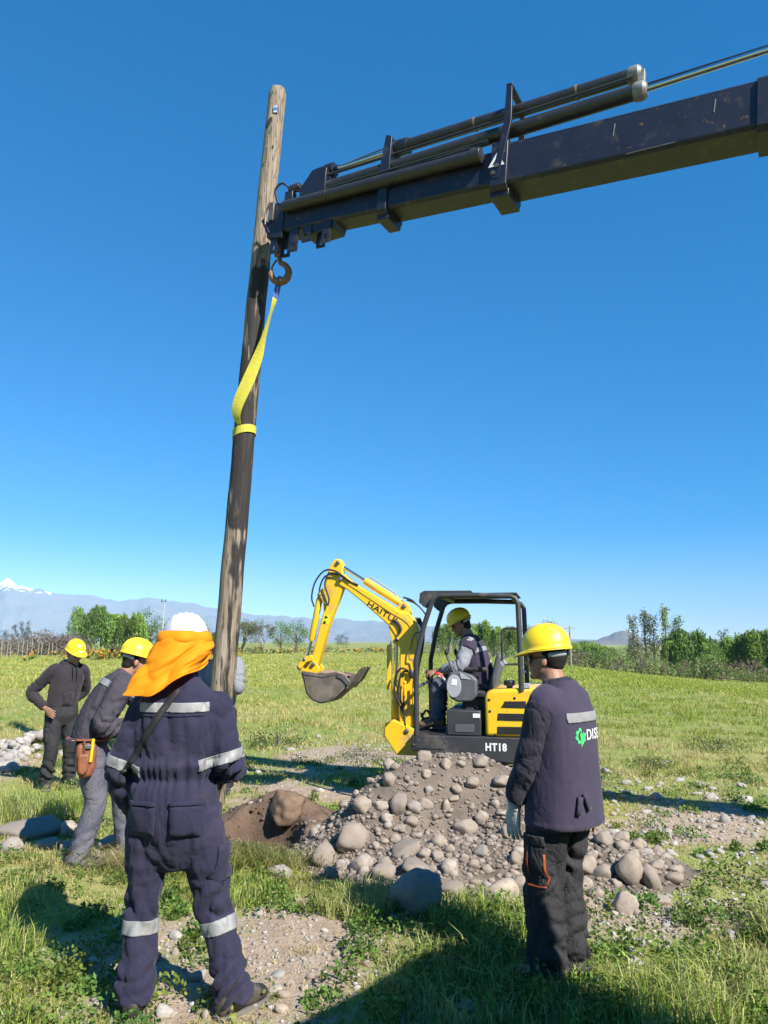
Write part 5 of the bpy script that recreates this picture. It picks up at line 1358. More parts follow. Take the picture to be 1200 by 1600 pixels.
def disp1(co):
    d = .020 * fold(co, 6.5, 1, (1, 1, .42)) + .010 * fold(co + .03 * noise3(co * 9)[:, None], 14, 2, (1, 1, .5)) + .0015 * noise3(co * 40)
    bk_ = (co[:, 1] < .03) * sstep(1.08, 1.14, co[:, 2]) * (1 - sstep(1.30, 1.38, co[:, 2])) * (np.abs(co[:, 0]) < .22)
    d += bk_ * .016 * fold(co, 13, 7, (1, .4, .22))
    ang = np.arctan2(co[:, 1], co[:, 0] + .01); tw = np.exp(-((co[:, 2] - 1.055) / .07) ** 2) * (np.abs(co[:, 0]) < .26)
    d += tw * (.007 * np.sin(ang * 26 + 3 * np.sin(ang * 3)) - .006) + .016 * np.exp(-((co[:, 2] - 1.105) / .03) ** 2) * (np.abs(co[:, 0]) < .26) - .010 * np.exp(-((co[:, 2] - 1.04) / .018) ** 2) * (np.abs(co[:, 0]) < .24)
    for s, sd in (('L', 1.0), ('R', 2.3)):
        d += bunch(co, J['knee' + s], J['ank' + s], .17, .12, .47, .085, .009, sd, .85) + bunch(co, J['hip' + s], J['knee' + s], .17, .22, .50, .14, .006, sd + 4, .7)
        d += bunch(co, J['sh' + s], J['el' + s], .14, .08, .42, .11, .006, sd + 7, .75) + bunch(co, J['el' + s], J['wr' + s], .12, -.05, .26, .08, .006, sd + 9, .3)
    # seat creases radiating from the crotch
    q = co - np.array([.01, -.1, .62]); rr = np.linalg.norm(q[:, [0, 2]], axis=1); aa = np.arctan2(q[:, 2], q[:, 0])
    d += .004 * np.sin(aa * 11 + 3 * noise3(co * 6)) * np.exp(-((rr - .19) / .10) ** 2) * (co[:, 1] < .02)
    # centre back seam, yoke seam
    d -= .004 * np.exp(-(np.abs(co[:, 0] + .01) / .006) ** 2) * (co[:, 1] < 0) * (co[:, 2] > .72) * (co[:, 2] < 1.04)
    for sx in (-.145, .145): d -= .004 * np.exp(-(np.abs(co[:, 0] - sx - .02 * np.sin(co[:, 2] * 9)) / .006) ** 2) * (co[:, 1] < 0) * (co[:, 2] > 1.1) * (co[:, 2] < 1.40)
    return d
cv = garment('coveralls', mb, .0075, M['coverall'], p1, disp1, 5, 1)
g = cv.data
for nm, A, B, t0, t1, r_ in (('arm_band', J['shL'], J['elL'], .235, .285, .16), ('arm_band', J['shR'], J['elR'], .205, .255, .16)):
    limb_band(g, A, B, t0, t1, r_, nm, M['reflect'], cv)
limb_band(g, J['kneeL'], J['ankL'], .07, .13, .16, 'leg_band', M['reflect'], cv); limb_band(g, J['kneeR'], J['ankR'], .07, .13, .16, 'leg_band', M['reflect'], cv)
cut_band(g, [((0, 0, 1.352), (0, 0, 1)), ((0, 0, 1.395), (0, 0, -1))], 'back_band', M['reflect'], cv, keep=lambda p: p[1] < -.02 and abs(p[0]) < .165)
patch(g, (.085, -.3, .87), (1, 0, 0), (0, 0, 1), (0, 1, 0), .135, .14, 'back_pocket', M['coverall'], cv)
patch(g, (-.115, -.3, .87), (1, 0, 0), (0, 0, 1), (0, 1, 0), .125, .14, 'back_pocket', M['coverall'], cv)
patch(g, (.36, .0, .66), (0, 1, 0), (-.1, 0, 1), (-1, 0, 0), .12, .16, 'leg_pocket', M['coverall'], cv)
patch(g, (.0, -.3, 1.338), (1, 0, 0), (0, 0, 1), (0, 1, 0), .30, .008, 'yoke_seam', M['coverall'], cv, .003, 14)
patch(g, (.085, -.3, .945), (1, 0, 0), (0, 0, 1), (0, 1, 0), .14, .016, 'pocket_hem', M['coverall'], cv, .009, 6)
patch(g, (-.115, -.3, .945), (1, 0, 0), (0, 0, 1), (0, 1, 0), .13, .016, 'pocket_hem', M['coverall'], cv, .009, 6)
# collar and diagonal strap
mb = MB(); mb.tube([(0, 0, 1.495), (0, .005, 1.545)], [.088, .078], 18); garment('collar', mb, .008, M['coverall'], cv, None, 3)
bvh = BVHTree.FromPolygons([tuple(v.co) for v in g.vertices], [tuple(p.vertices) for p in g.polygons])
G = []
for t in np.linspace(0, 1, 26):
    row = []
    for w in (-.017, 0, .017):
        p = np.array([.02, 0, 1.46]) * (1 - t) + np.array([-.235, 0, 1.06]) * t + np.array([.85, 0, -.5]) * w
        h = bvh.ray_cast(Vector((p[0], -.6, p[2])), Vector((0, 1, 0)))
        row.append(np.array(h[0]) + np.array([0, -.006, 0]) if h[0] is not None else p + np.array([0, -.12, 0]))
    G.append(row)
o = MB().sheet(G).build('shoulder_strap', M['strap_black'], p1, ang=180); s = o.modifiers.new('t', 'SOLIDIFY'); s.thickness = .004
for W, fw, sd in ((J['wrL'], (.05, .45, -.9), -1), (J['wrR'], (-.25, .9, -.2), 1)):
    mb = MB(); hand_parts(mb, np.asarray(W) + norm(fw) * .02, hand_frame(fw, (-1 if sd < 0 else 1, 0, .2), 1), sd, .45, 1.12); mb.tube([np.asarray(W) - norm(fw) * .03, np.asarray(W) + norm(fw) * .03], [.042, .038], 12); garment('glove', mb, .006, M['glove_dark'], p1, None, 2)
boot(p1, J['ankL'], (-.15, 1)); boot(p1, J['ankR'], (.62, .75))
hat1 = hard_hat(p1, HC, HR, M['hat_white'], ribs=2, strap=False, sc=1.02)
# neck flap blown to the left
top = []; bot = []
for k in range(45):
    u = k / 44; a = R(168 + 205 * u)
    top.append(np.array([.124 * math.cos(a) + .005, .143 * math.sin(a) + .005, 1.700]))
bc = catmull([(-.10, .09, 1.61), (-.13, -.02, 1.54), (-.20, -.11, 1.455), (-.222, -.17, 1.432), (-.15, -.20, 1.430), (-.085, -.205, 1.430), (-.03, -.20, 1.465), (.02, -.19, 1.500), (.07, -.16, 1.53), (.115, -.08, 1.545), (.115, .03, 1.58)], 6)
bi = np.linspace(0, len(bc) - 1, 45); bot = np.stack([np.interp(bi, np.arange(len(bc)), bc[:, q]) for q in range(3)], 1)
G = []
for j in range(40):
    v = j / 39; row = []
    for k in range(45):
        t = top[k]; b_ = bot[k]; u = k / 44
        p = t * (1 - v) + b_ * v
        out = norm(np.array([p[0] * .8, p[1] - .02, 0]))
        sw = math.sin(math.pi * min(v, 1)) * .010
        # diagonal folds running from upper right to lower left
        q3 = np.array([u * 3.4 + v * 1.9, v * 1.1 - u * .5, .3])
        fo = .042 * ((abs(float(noise3(q3 * .95))) * 2.4) ** .8 - .45) * min(v * 3.2, 1) + .012 * ((abs(float(noise3(q3 * 2.6 + 5))) * 2.4) ** .8 - .45) * min(v * 3, 1)
        p = p + out * (sw + fo)
        row.append(p)
    G.append(row)
fl = MB().sheet(G).build('neck_flap', M['orange'], p1, ang=180); s = fl.modifiers.new('t', 'SOLIDIFY'); s.thickness = .002; s2 = fl.modifiers.new('s', 'SUBSURF'); s2.levels = s2.render_levels = 1
# elastic band of the flap round the helmet
G = [[t + norm(np.array([t[0], t[1], 0])) * (o_ - .006 * math.sin(3 * k_ / 7)) + np.array([0, 0, dz]) for o_, dz in ((-.016, .034), (-.004, .026), (.006, .008), (.008, -.012), (.0, -.03))] for k_, t in enumerate(top)]
fh = MB().sheet(G).build('flap_hem', M['orange'], fl, ang=180); s = fh.modifiers.new('t', 'SOLIDIFY'); s.thickness = .002

# ---- worker in a vest, right
p2 = empty('person', (.925, 4.0, 0), R(46)); tag(p2, 'worker in long navy vest with green logo, yellow helmet and pale gloves', 'person')
J = dict(pelvis=(0, 0, .92), neck=(0, .02, 1.46), shL=(-.172, 0, 1.345), shR=(.172, 0, 1.345), elL=(-.205, .07, 1.08), elR=(.24, .05, 1.09), wrL=(-.195, .165, .88), wrR=(.20, .22, .95),
         hipL=(-.10, .02, .86), hipR=(.10, .02, .86), kneeL=(-.105, .075, .47), kneeR=(.07, .06, .47), ankL=(-.11, .055, .085), ankR=(.06, .02, .085))
HC = np.array([-.01, .065, 1.595]); HR = np.array(Euler((R(-3), 0, R(16))).to_matrix())
base_body(p2, J, HC, HR, .007)
mb = MB(); legs(mb, J, [.115, .115, .102, .098, .095, .092]); torso(mb, [(0, .02, .74), (0, .02, .84), (0, .01, .95), (0, 0, 1.02)], [.13, .19, .19, .17], [.09, .14, .14, .12])
def disp2(co):
    d = .007 * fold(co, 8, 5, (1, 1, .6)) + .0035 * fold(co, 20, 6, (1, 1, .7))
    for s, sd in (('L', 3.0), ('R', 5.2)):
        d += bunch(co, J['knee' + s], J['ank' + s], .15, .02, .48, .10, .010, sd, .85) + bunch(co, J['hip' + s], J['knee' + s], .15, .1, .50, .15, .008, sd + 2, .6)
    return d
tr2 = garment('trousers', mb, .008, M['dark_trousers'], p2, disp2, 4)
g = tr2.data
pk = patch(g, (-.32, .05, .60), (0, 1, 0), (0, 0, 1), (1, 0, 0), .13, .20, 'cargo_pocket', M['dark_trousers'], tr2, .016)
patch(g, (-.34, .085, .62), (0, 1, 0), (0, 0, 1), (1, 0, 0), .009, .15, 'pocket_trim', M['orange_trim'], pk, .019)
patch(g, (-.34, -.005, .58), (0, 1, 0), (0, 0, 1), (1, 0, 0), .008, .14, 'pocket_trim', M['orange_trim'], pk, .018)
patch(g, (-.34, .05, .498), (0, 1, 0), (0, 0, 1), (1, 0, 0), .115, .006, 'pocket_trim', M['orange_trim'], pk, .018)
patch(g, (-.34, .05, .71), (0, 1, 0), (0, 0, 1), (1, 0, 0), .13, .05, 'pocket_flap', M['dark_trousers'], pk, .020)
patch(g, (-.09, -.35, .735), (1, 0, 0), (0, 0, 1), (0, 1, 0), .13, .10, 'back_pocket', M['dark_trousers'], tr2, .010)
mb = MB(); torso(mb, [(0, 0, .98), (0, 0, 1.1), (0, 0, 1.28), (0, 0, 1.38), (0, 0, 1.45), (0, .005, 1.49)], [.17, .185, .19, .175, .10, .075], [.12, .125, .13, .11, .085, .075]); arms(mb, J, [.080, .076, .070, .064, .054])
def disp2b(co):
    d = .006 * fold(co, 9, 15, (1, 1, .6)) + .003 * fold(co, 22, 16)
    for s, sd in (('L', 1.0), ('R', 2.2)): d += bunch(co, J['sh' + s], J['el' + s], .13, .08, .36, .14, .003, sd, .7) + bunch(co, J['el' + s], J['wr' + s], .12, -.06, .26, .10, .0035, sd + 3, .6)
    return d
garment('shirt', mb, .0075, M['dark_shirt'], p2, disp2b, 3)
mb = MB(); torso(mb, [(0, -.005, .765), (0, -.005, .78), (0, -.005, .90), (0, -.005, 1.05), (0, -.005, 1.2), (0, -.005, 1.30), (0, -.005, 1.375), (0, -.005, 1.43), (0, 0, 1.475)], [.222, .226, .222, .212, .208, .203, .178, .110, .080], [.165, .168, .165, .158, .155, .150, .130, .105, .085], p=2.7)
for s in (-1, 1): mb.tube([(s * .09, 0, 1.395), (s * .15, -.005, 1.362), (s * .195, -.005, 1.315)], [.085, .088, .07], 16, 3)
def disp2c(co): return .004 * fold(co, 6, 25, (1, 1, .35)) + .0018 * fold(co, 18, 26, (1, 1, .5)) + .004 * np.exp(-((co[:, 2] - .785) / .012) ** 2)
vs = garment('vest', mb, .008, M['vest'], p2, disp2c, 4)
g = vs.data
cut_band(g, [((0, 0, 1.278), (0, 0, 1)), ((0, 0, 1.325), (0, 0, -1))], 'back_band', M['reflect'], vs, .004, keep=lambda p: p[1] < -.02 and abs(p[0]) < .15)
rv = (0, 1, 0); tm = text_mesh('DISE', .072, .0006, .0012, 1.12); decal(g, tm, (-.018, -.35, 1.190), (1, 0, 0), (0, 0, 1), rv, 'vest_lettering', M['white_cloth_print'], vs)
def flat_mesh(polys):
    me = bpy.data.meshes.new('print'); V = []; F = []
    for p in polys: F.append(tuple(range(len(V), len(V) + len(p)))); V += [(x, y, 0) for x, y in p]
    me.from_pydata(V, [], F); me.update(); return me
N = 32; polys = []
def gr(k): return .050 if (k // 2) % 2 == 0 else .042
for k in range(N):
    a0, a1 = 2 * math.pi * k / N, 2 * math.pi * (k + 1) / N; r0 = gr(k)
    if not (R(20) < (a0 + a1) / 2 < R(75)): polys.append([(.030 * math.cos(a0), .030 * math.sin(a0)), (r0 * math.cos(a0), r0 * math.sin(a0)), (r0 * math.cos(a1), r0 * math.sin(a1)), (.030 * math.cos(a1), .030 * math.sin(a1))])
polys += [[(-.004, -.03), (.004, -.03), (.012, .002), (.004, .03), (-.010, .008)], [(.002, -.028), (.022, -.018), (.030, .004), (.026, .026), (.012, .008)], [(-.005, -.062), (.001, -.062), (.003, -.03), (-.003, -.03)], [(.012, -.035), (.035, -.03), (.042, -.008), (.028, -.010)]]
decal(g, flat_mesh([[(a_ * .82, b_ * .82) for a_, b_ in q] for q in polys]), (-.066, -.35, 1.212), (1, 0, 0), (0, 0, 1), rv, 'vest_logo', M['green_print'], vs, .0028)
for x, z, q in ((-.075, .905, .35), (-.175, .89, -.25)): patch(g, (x, -.35 if x > -.1 else -.3, z), (math.cos(q), 0, math.sin(q)), (-math.sin(q), 0, math.cos(q)), (0 if x > -.1 else .35, 1, 0), .028, .085, 'side_tab', M['vest'], vs, .010, 3)
patch(tr2.data, (.175, -.3, .735), (1, 0, 0), (0, 0, 1), (-.2, 1, 0), .035, .10, 'orange_tab', M['orange'], tr2, .012, 3)
for W, fw, bk_, sd in ((J['wrL'], (.0, .10, -1), (-1, .1, 0), 1), (J['wrR'], (-.3, .8, -.4), (1, 0, 0), 1)):
    mb = MB(); Wn = np.asarray(W) + norm(fw) * .025
    hand_parts(mb, Wn, hand_frame(fw, bk_, sd), sd, .22, 1.08, .10); mb.tube([np.asarray(W) - norm(fw) * .04, np.asarray(W) + norm(fw) * .0, Wn + norm(fw) * .02], [.043, .040, .034], 12, 3); garment('glove', mb, .0045, M['glove'], p2, lambda co: .0018 * fold(co, 40, 3), 2)
boot(p2, J['ankL'], (-.25, 1)); boot(p2, J['ankR'], (.3, 1))
hard_hat(p2, HC, HR, M['hat_yellow'], ribs=1, tilt=R(-3), visor=.040, sc=1.0)
mb = MB(); mb.ell(HC + HR @ np.array([0, -.03, .01]), (.083, .088, .075), HR); mb.ell(HC + HR @ np.array([0, -.045, -.03]), (.066, .056, .045), HR); garment('hair', mb, .008, M['hair'], p2, lambda co: .002 * noise3(co * 60), 2)
G = [[HC + HR @ np.array([x, .095 - abs(x) * .35 * (abs(x) / .07), z]) for z in (-.028, .016)] for x in np.linspace(-.068, .068, 9)]
gl = MB().sheet(G).build('safety_glasses', M['lens'], p2, ang=180); s = gl.modifiers.new('t', 'SOLIDIFY'); s.thickness = .003
for s_ in (-1, 1): MB().tube([HC + HR @ np.array([s_ * .070, .07, .0]), HC + HR @ np.array([s_ * .082, 0, .006]), HC + HR @ np.array([s_ * .078, -.04, -.004])], .003, 6).build('temple_arm', M['black_metal'], gl)

# ---- worker with tool belt leaning towards the pole
p3 = empty('person', (-2.24, 6.0, 0), R(-66)); tag(p3, 'worker in charcoal jacket with leather tool pouch bending behind the coveralls', 'person')
J = dict(pelvis=(0, -.08, .91), neck=(0, .17, 1.42), shL=(-.185, .15, 1.345), shR=(.185, .13, 1.345), elL=(-.24, .34, 1.17), elR=(.25, .01, 1.06), wrL=(-.10, .56, 1.22), wrR=(.18, .23, 1.0),
         hipL=(-.10, -.06, .86), hipR=(.10, -.06, .86), kneeL=(-.13, .20, .50), kneeR=(.11, .0, .47), ankL=(-.14, .26, .085), ankR=(.11, -.10, .085))
HC = np.array([.0, .245, 1.53]); HR = np.array(Euler((R(-14), 0, R(6))).to_matrix())
base_body(p3, J, HC, HR, .009)
mb = MB(); legs(mb, J, [.105, .105, .094, .084, .080, .078]); torso(mb, [(0, -.07, .74), (0, -.07, .84), (0, -.065, .95), (0, -.03, 1.03)], [.12, .18, .18, .16], [.09, .13, .13, .12])
garment('trousers', mb, .009, M['jeans'], p3, lambda co: .007 * fold(co, 9, 35, (1, 1, .6)) + bunch(co, J['kneeR'], J['ankR'], .14, .05, .45, .10, .005, 2, .8) + bunch(co, J['kneeL'], J['ankL'], .14, .05, .45, .10, .005, 4, .8), 4)
mb = MB(); torso(mb, [(0, -.07, .90), (0, -.055, 1.0), (0, .0, 1.14), (0, .07, 1.26), (0, .125, 1.345), (0, .165, 1.405), (0, .185, 1.435)], [.195, .20, .20, .205, .185, .105, .08], [.14, .14, .14, .14, .12, .09, .08]); arms(mb, J, [.088, .086, .080, .074, .058])
jk = garment('jacket', mb, .0085, M['grey_jacket'], p3, lambda co: .006 * fold(co, 8, 41, (1, 1, .7)) + .004 * fold(co, 19, 42) + bunch(co, J['shR'], J['elR'], .14, .05, .36, .11, .006, 3, .75) + bunch(co, J['elR'], J['wrR'], .13, -.06, .25, .08, .006, 5, .3), 4)
dS = norm(np.array([0, .17, 1.42]) - np.array([0, -.08, .91]))
q0 = np.array([0, .10, 1.30]); cut_band(jk.data, [(q0, dS), (q0 + dS * .05, -dS)], 'shoulder_band', M['reflect'], jk, .004, keep=lambda p: abs(p[0]) < .21)
mb = MB(); mb.tube([(.205 * math.cos(a), -.06 + .155 * math.sin(a), .945) for a in np.linspace(0, 2 * np.pi, 30, endpoint=False)], .026, 8, closed=True, flat=.4); bl_ = mb.build('tool_belt', M['leather'], p3)
MB().prism([(-.165, .93), (-.025, .93), (-.02, .76), (-.05, .685), (-.13, .68), (-.17, .76)], .195, .275, np.array([[0, 1, 0, 0], [1, 0, 0, 0], [0, 0, 1, 0], [0, 0, 0, 1.0]])).build('tool_pouch', M['leather'], bl_, bevel=.03, seg=3)
MB().prism([(-.155, .86), (-.075, .86), (-.08, .73), (-.115, .705), (-.15, .73)], .270, .305, np.array([[0, 1, 0, 0], [1, 0, 0, 0], [0, 0, 1, 0], [0, 0, 0, 1.0]])).build('pouch_pocket', M['leather'], bl_, bevel=.015, seg=3)
MB().box((.19, -.20, .91), (.06, .06, .10)).build('belt_case', M['black_metal'], bl_, bevel=.01)
MB().box((.285, -.09, .91), (.02, .05, .03)).build('pouch_clasp', M['steel'], bl_, bevel=.004)
MB().tube([(.282, -.065, .80), (.282, -.055, .965)], .012, 8).build('tool_handle', mat('yellow_handle', (.75, .5, .02), .4), bl_)
MB().tube([(.282, -.11, .82), (.282, -.115, .95)], .009, 8).build('screwdriver_shaft', M['steel'], bl_)
for W, fw in ((J['wrL'], (.1, 1, .1)), (J['wrR'], (-.2, .9, -.3))):
    mb = MB(); hand_parts(mb, np.asarray(W) + norm(fw) * .02, hand_frame(fw, (-.6, 0, .8), 1), 1, .4, 1.08); mb.tube([np.asarray(W) - norm(fw) * .03, np.asarray(W) + norm(fw) * .03], [.040, .036], 10); garment('glove', mb, .007, M['glove'], p3, None, 2)
boot(p3, J['ankL'], (0, 1)); boot(p3, J['ankR'], (.1, 1), sc=1.1)
hard_hat(p3, HC, HR, M['hat_yellow'], visor=.05)
mb = MB(); mb.ell(HC + HR @ np.array([0, -.025, .01]), (.083, .086, .08), HR); mb.ell(HC + HR @ np.array([0, -.05, -.045]), (.062, .052, .05), HR); garment('hair', mb, .009, M['hair'], p3, None, 2)

# ---- worker in a hooded sweatshirt, hand on hip
p4 = empty('person', (-3.86, 9.1, 0), R(226)); tag(p4, 'worker in black hooded sweatshirt and yellow helmet, hand on hip', 'person')
J = dict(pelvis=(0, 0, .89), neck=(-.06, .02, 1.42), shL=(-.22, .02, 1.33), shR=(.13, -.01, 1.345), elL=(-.33, -.13, 1.09), elR=(.30, -.20, 1.08), wrL=(-.18, -.20, .93), wrR=(.215, .02, .915),
         hipL=(-.095, 0, .83), hipR=(.095, 0, .83), kneeL=(-.11, .04, .45), kneeR=(.11, .05, .45), ankL=(-.13, .02, .085), ankR=(.13, .0, .085))
HC = np.array([-.075, .075, 1.535]); HR = np.array(Euler((R(-20), 0, R(8))).to_matrix())
Hf = hand_frame((-.22, .85, -.40), (.95, .2, .1), 1)
base_body(p4, J, HC, HR, .0065, hands=[(np.asarray(J['wrR']) + norm((-.22, .85, -.40)) * .02, Hf, 1, .16, 1.08)])
eyes(HC, HR, p4)
mb = MB(); legs(mb, J, [.10, .10, .088, .08, .076, .074]); torso(mb, [(0, 0, .70), (0, 0, .80), (0, 0, .90), (0, 0, 1.0)], [.12, .18, .18, .165], [.09, .135, .135, .12])
t4 = garment('trousers', mb, .010, M['dark_trousers'], p4, lambda co: .008 * fold(co, 9, 55, (1, 1, .6)) + bunch(co, J['kneeR'], J['ankR'], .14, .0, .45, .08, .012, 2, .8) + bunch(co, J['kneeL'], J['ankL'], .14, .0, .45, .08, .012, 4, .8), 4)
patch(t4.data, (.35, .02, .60), (0, -1, 0), (0, 0, 1), (-1, 0, 0), .14, .17, 'cargo_pocket', M['dark_trousers'], t4, .012)
mb = MB(); torso(mb, [(0, 0, .905), (0, 0, .93), (-.005, .0, 1.05), (-.03, .005, 1.2), (-.045, .01, 1.30), (-.05, .01, 1.36), (-.058, .015, 1.41), (-.06, .02, 1.44)], [.155, .175, .18, .185, .178, .145, .09, .08], [.115, .132, .132, .132, .12, .105, .095, .09]); arms(mb, J, [.074, .071, .066, .06, .047])
mb.tube([(-.06 + .088 * math.cos(a), -.01 + .075 * math.sin(a), 1.425 + .012 * math.sin(a) * -1) for a in np.linspace(0, 2 * np.pi, 22, endpoint=False)], .032, 10, closed=True)
mb.ell((-.055, -.10, 1.40), (.10, .05, .075))
h4 = garment('hooded_sweatshirt', mb, .0085, M['hoodie'], p4, lambda co: .007 * fold(co, 8, 61, (1, 1, .7)) + bunch(co, J['shR'], J['elR'], .12, .05, .36, .11, .0035, 3, .8) + bunch(co, J['elR'], J['wrR'], .11, -.02, .25, .09, .0035, 5, .3) + .006 * np.exp(-((co[:, 2] - .93) / .018) ** 2) * (np.abs(co[:, 0]) < .19), 4)
patch(h4.data, (-.01, .4, 1.02), (-1, 0, 0), (0, 0, 1), (0, -1, 0), .22, .11, 'front_pocket', M['hoodie'], h4, .005)
for x in (-.035, -.085): MB().tube([(x, .13, 1.40), (x - .003, .155, 1.34), (x, .165, 1.24)], .005, 6, 3).build('drawstring', M['strap_black'], h4)
boot(p4, J['ankL'], (-.2, 1)); boot(p4, J['ankR'], (.3, 1))
h_ = hard_hat(p4, HC, HR, M['hat_yellow'], visor=.045, sc=1.0)
MB().sheet([[HC + HR @ np.array([x_, .128 - abs(x_) * .25 - (z_ - .075) * .35, z_]) for z_ in (.068, .085, .10)] for x_ in np.linspace(-.035, .035, 5)]).build('helmet_sticker', M['white_print'], h_)
mb = MB(); mb.ell(HC + HR @ np.array([0, -.03, .01]), (.082, .084, .08), HR); garment('hair', mb, .009, M['hair'], p4, None, 2)

# ---- worker behind the pole
PB = pole_at(1.3)
p5 = empty('person', (-1.905, 8.75, 0), R(180)); tag(p5, 'worker in pale grey sweatshirt mostly hidden behind the pole', 'person')
J = dict(pelvis=(0, 0, .94), neck=(0, .03, 1.50), shL=(-.195, .02, 1.42), shR=(.195, .02, 1.42), elL=(-.245, .18, 1.16), elR=(.235, .10, 1.14), wrL=(-.17, .50, 1.25), wrR=(.20, .36, 1.16),
         hipL=(-.10, 0, .88), hipR=(.10, 0, .88), kneeL=(-.11, .04, .48), kneeR=(.11, .02, .48), ankL=(-.12, 0, .085), ankR=(.12, -.03, .085))
HC = np.array([0.02, .08, 1.62]); HR = np.array(Euler((R(-10), 0, R(-8))).to_matrix())
base_body(p5, J, HC, HR, .010)
mb = MB(); legs(mb, J, [.11, .11, .098, .088, .085, .082]); torso(mb, [(0, 0, .75), (0, 0, .85), (0, 0, .96), (0, 0, 1.05)], [.12, .18, .18, .165], [.09, .135, .135, .12])
garment('trousers', mb, .011, M['dark_trousers'], p5, lambda co: .007 * fold(co, 9, 75), 4)
mb = MB(); torso(mb, [(0, 0, .93), (0, 0, 1.0), (0, 0, 1.2), (0, .0, 1.36), (0, .01, 1.43), (0, .02, 1.49), (0, .03, 1.52)], [.18, .195, .20, .195, .16, .09, .08], [.13, .14, .14, .13, .11, .09, .08]); arms(mb, J, [.085, .082, .076, .066, .052])
garment('sweatshirt', mb, .010, M['sweat_grey'], p5, lambda co: .008 * fold(co, 8, 81, (1, 1, .7)) + bunch(co, J['shL'], J['elL'], .12, .05, .36, .09, .009, 3, .8), 4)
for W, fw in ((J['wrL'], (.35, .95, .1)), (J['wrR'], (-.3, .95, .0))):
    mb = MB(); hand_parts(mb, np.asarray(W) + norm(fw) * .02, hand_frame(fw, (-.9, .5, .0), 1), 1, .42, 1.15); mb.tube([np.asarray(W) - norm(fw) * .03, np.asarray(W) + norm(fw) * .03], [.042, .038], 10); garment('glove', mb, .007, M['glove'], p5, None, 2)
boot(p5, J['ankL'], (0, 1)); boot(p5, J['ankR'], (.2, 1))
hard_hat(p5, HC, HR, M['hat_yellow'])

# ---- operator in the excavator seat
p6 = empty('person', EX_O, R(77)); tag(p6, 'seated operator in navy vest and yellow helmet at the excavator levers', 'person')
J = dict(pelvis=(0, -.03, 1.26), neck=(0, .085, 1.735), shL=(-.185, .07, 1.655), shR=(.185, .07, 1.655), elL=(-.27, .15, 1.43), elR=(.26, .17, 1.43), wrL=(-.14, .40, 1.375), wrR=(.12, .40, 1.38),
         hipL=(-.10, .0, 1.25), hipR=(.10, .0, 1.25), kneeL=(-.14, .40, 1.235), kneeR=(.14, .40, 1.235), ankL=(-.15, .42, .87), ankR=(.15, .45, .87))
HC = np.array([-.01, .17, 1.865]); HR = np.array(Euler((R(-24), 0, R(6))).to_matrix())
HLf = hand_frame((.15, .95, -.2), (-.35, .1, .93), -1); HRf = hand_frame((-.15, .95, -.2), (.35, .1, .93), 1)
base_body(p6, J, HC, HR, .0065, hands=[(np.asarray(J['wrL']) + np.array([.005, .02, 0]), HLf, -1, .75, 1.0), (np.asarray(J['wrR']) + np.array([-.005, .02, 0]), HRf, 1, .75, 1.0)])
eyes(HC, HR, p6)
mb = MB(); torso(mb, [(0, -.04, 1.19), (0, -.04, 1.26), (0, -.02, 1.36)], [.17, .185, .165], [.14, .145, .12])
for s in 'LR': mb.tube([np.asarray(J['hip' + s]), np.asarray(J['hip' + s]) * .5 + np.asarray(J['knee' + s]) * .5, J['knee' + s], np.asarray(J['knee' + s]) * .5 + np.asarray(J['ank' + s]) * .5, J['ank' + s]], [.10, .097, .085, .078, .076], 16, 4)
garment('trousers', mb, .009, M['jeans'], p6, lambda co: .006 * fold(co, 10, 95) + bunch(co, J['kneeL'], J['ankL'], .13, .0, .4, .07, .009, 3, .8) + bunch(co, J['kneeR'], J['ankR'], .13, .0, .4, .07, .009, 4, .8), 4)
mb = MB(); torso(mb, [(0, -.03, 1.32), (0, .01, 1.46), (0, .05, 1.6), (0, .07, 1.67), (0, .085, 1.72)], [.16, .175, .18, .15, .08], [.12, .125, .12, .10, .08])
for s in 'LR':
    A, E, W = [np.asarray(J[k + s], float) for k in ('sh', 'el', 'wr')]
    mb.tube([A + norm(np.asarray(J['neck']) - A) * .06, A, A * .5 + E * .5, E, E * .55 + W * .45, E * .25 + W * .75], [.07, .085, .080, .074, .066, .056], 16, 4)
garment('sweatshirt', mb, .008, M['sweat_grey'], p6, lambda co: .007 * fold(co, 9, 101) + bunch(co, J['shL'], J['elL'], .12, .03, .33, .10, .005, 3, .8) + bunch(co, J['elL'], J['wrL'], .11, -.05, .2, .08, .005, 5, .3), 3)
mb = MB(); torso(mb, [(0, -.04, 1.24), (0, -.035, 1.30), (0, .005, 1.45), (0, .045, 1.58), (0, .065, 1.66), (0, .08, 1.715), (0, .085, 1.745)], [.20, .20, .20, .20, .175, .11, .085], [.155, .155, .152, .148, .13, .10, .088])
for s in (-1, 1): mb.tube([(s * .10, .07, 1.685), (s * .175, .07, 1.65), (s * .225, .085, 1.585)], [.09, .096, .086], 14, 3)
v6 = garment('vest', mb, .0085, M['vest'], p6, lambda co: .005 * fold(co, 8, 111) + .003 * fold(co, 20, 112), 3)
g = v6.data
dS = norm(np.array([0, .085, 1.735]) - np.array([0, -.03, 1.26])); q0 = np.array([0, .04, 1.555])
cut_band(g, [(q0, dS), (q0 + dS * .05, -dS)], 'back_band', M['reflect'], v6, .004, keep=lambda p: p[1] < .10 and p[0] > -.215)
decal(g, grid_plane(.05, .10, 4, 4), (-.11, -.4, 1.50), (1, 0, 0), (0, 0, 1), (0, 1, 0), 'vest_logo', M['teal_print'], v6, .004)
decal(g, grid_plane(.05, .035, 4, 4), (-.055, -.4, 1.53), (1, 0, 0), (0, 0, 1), (0, 1, 0), 'vest_lettering', M['white_cloth_print'], v6, .004)
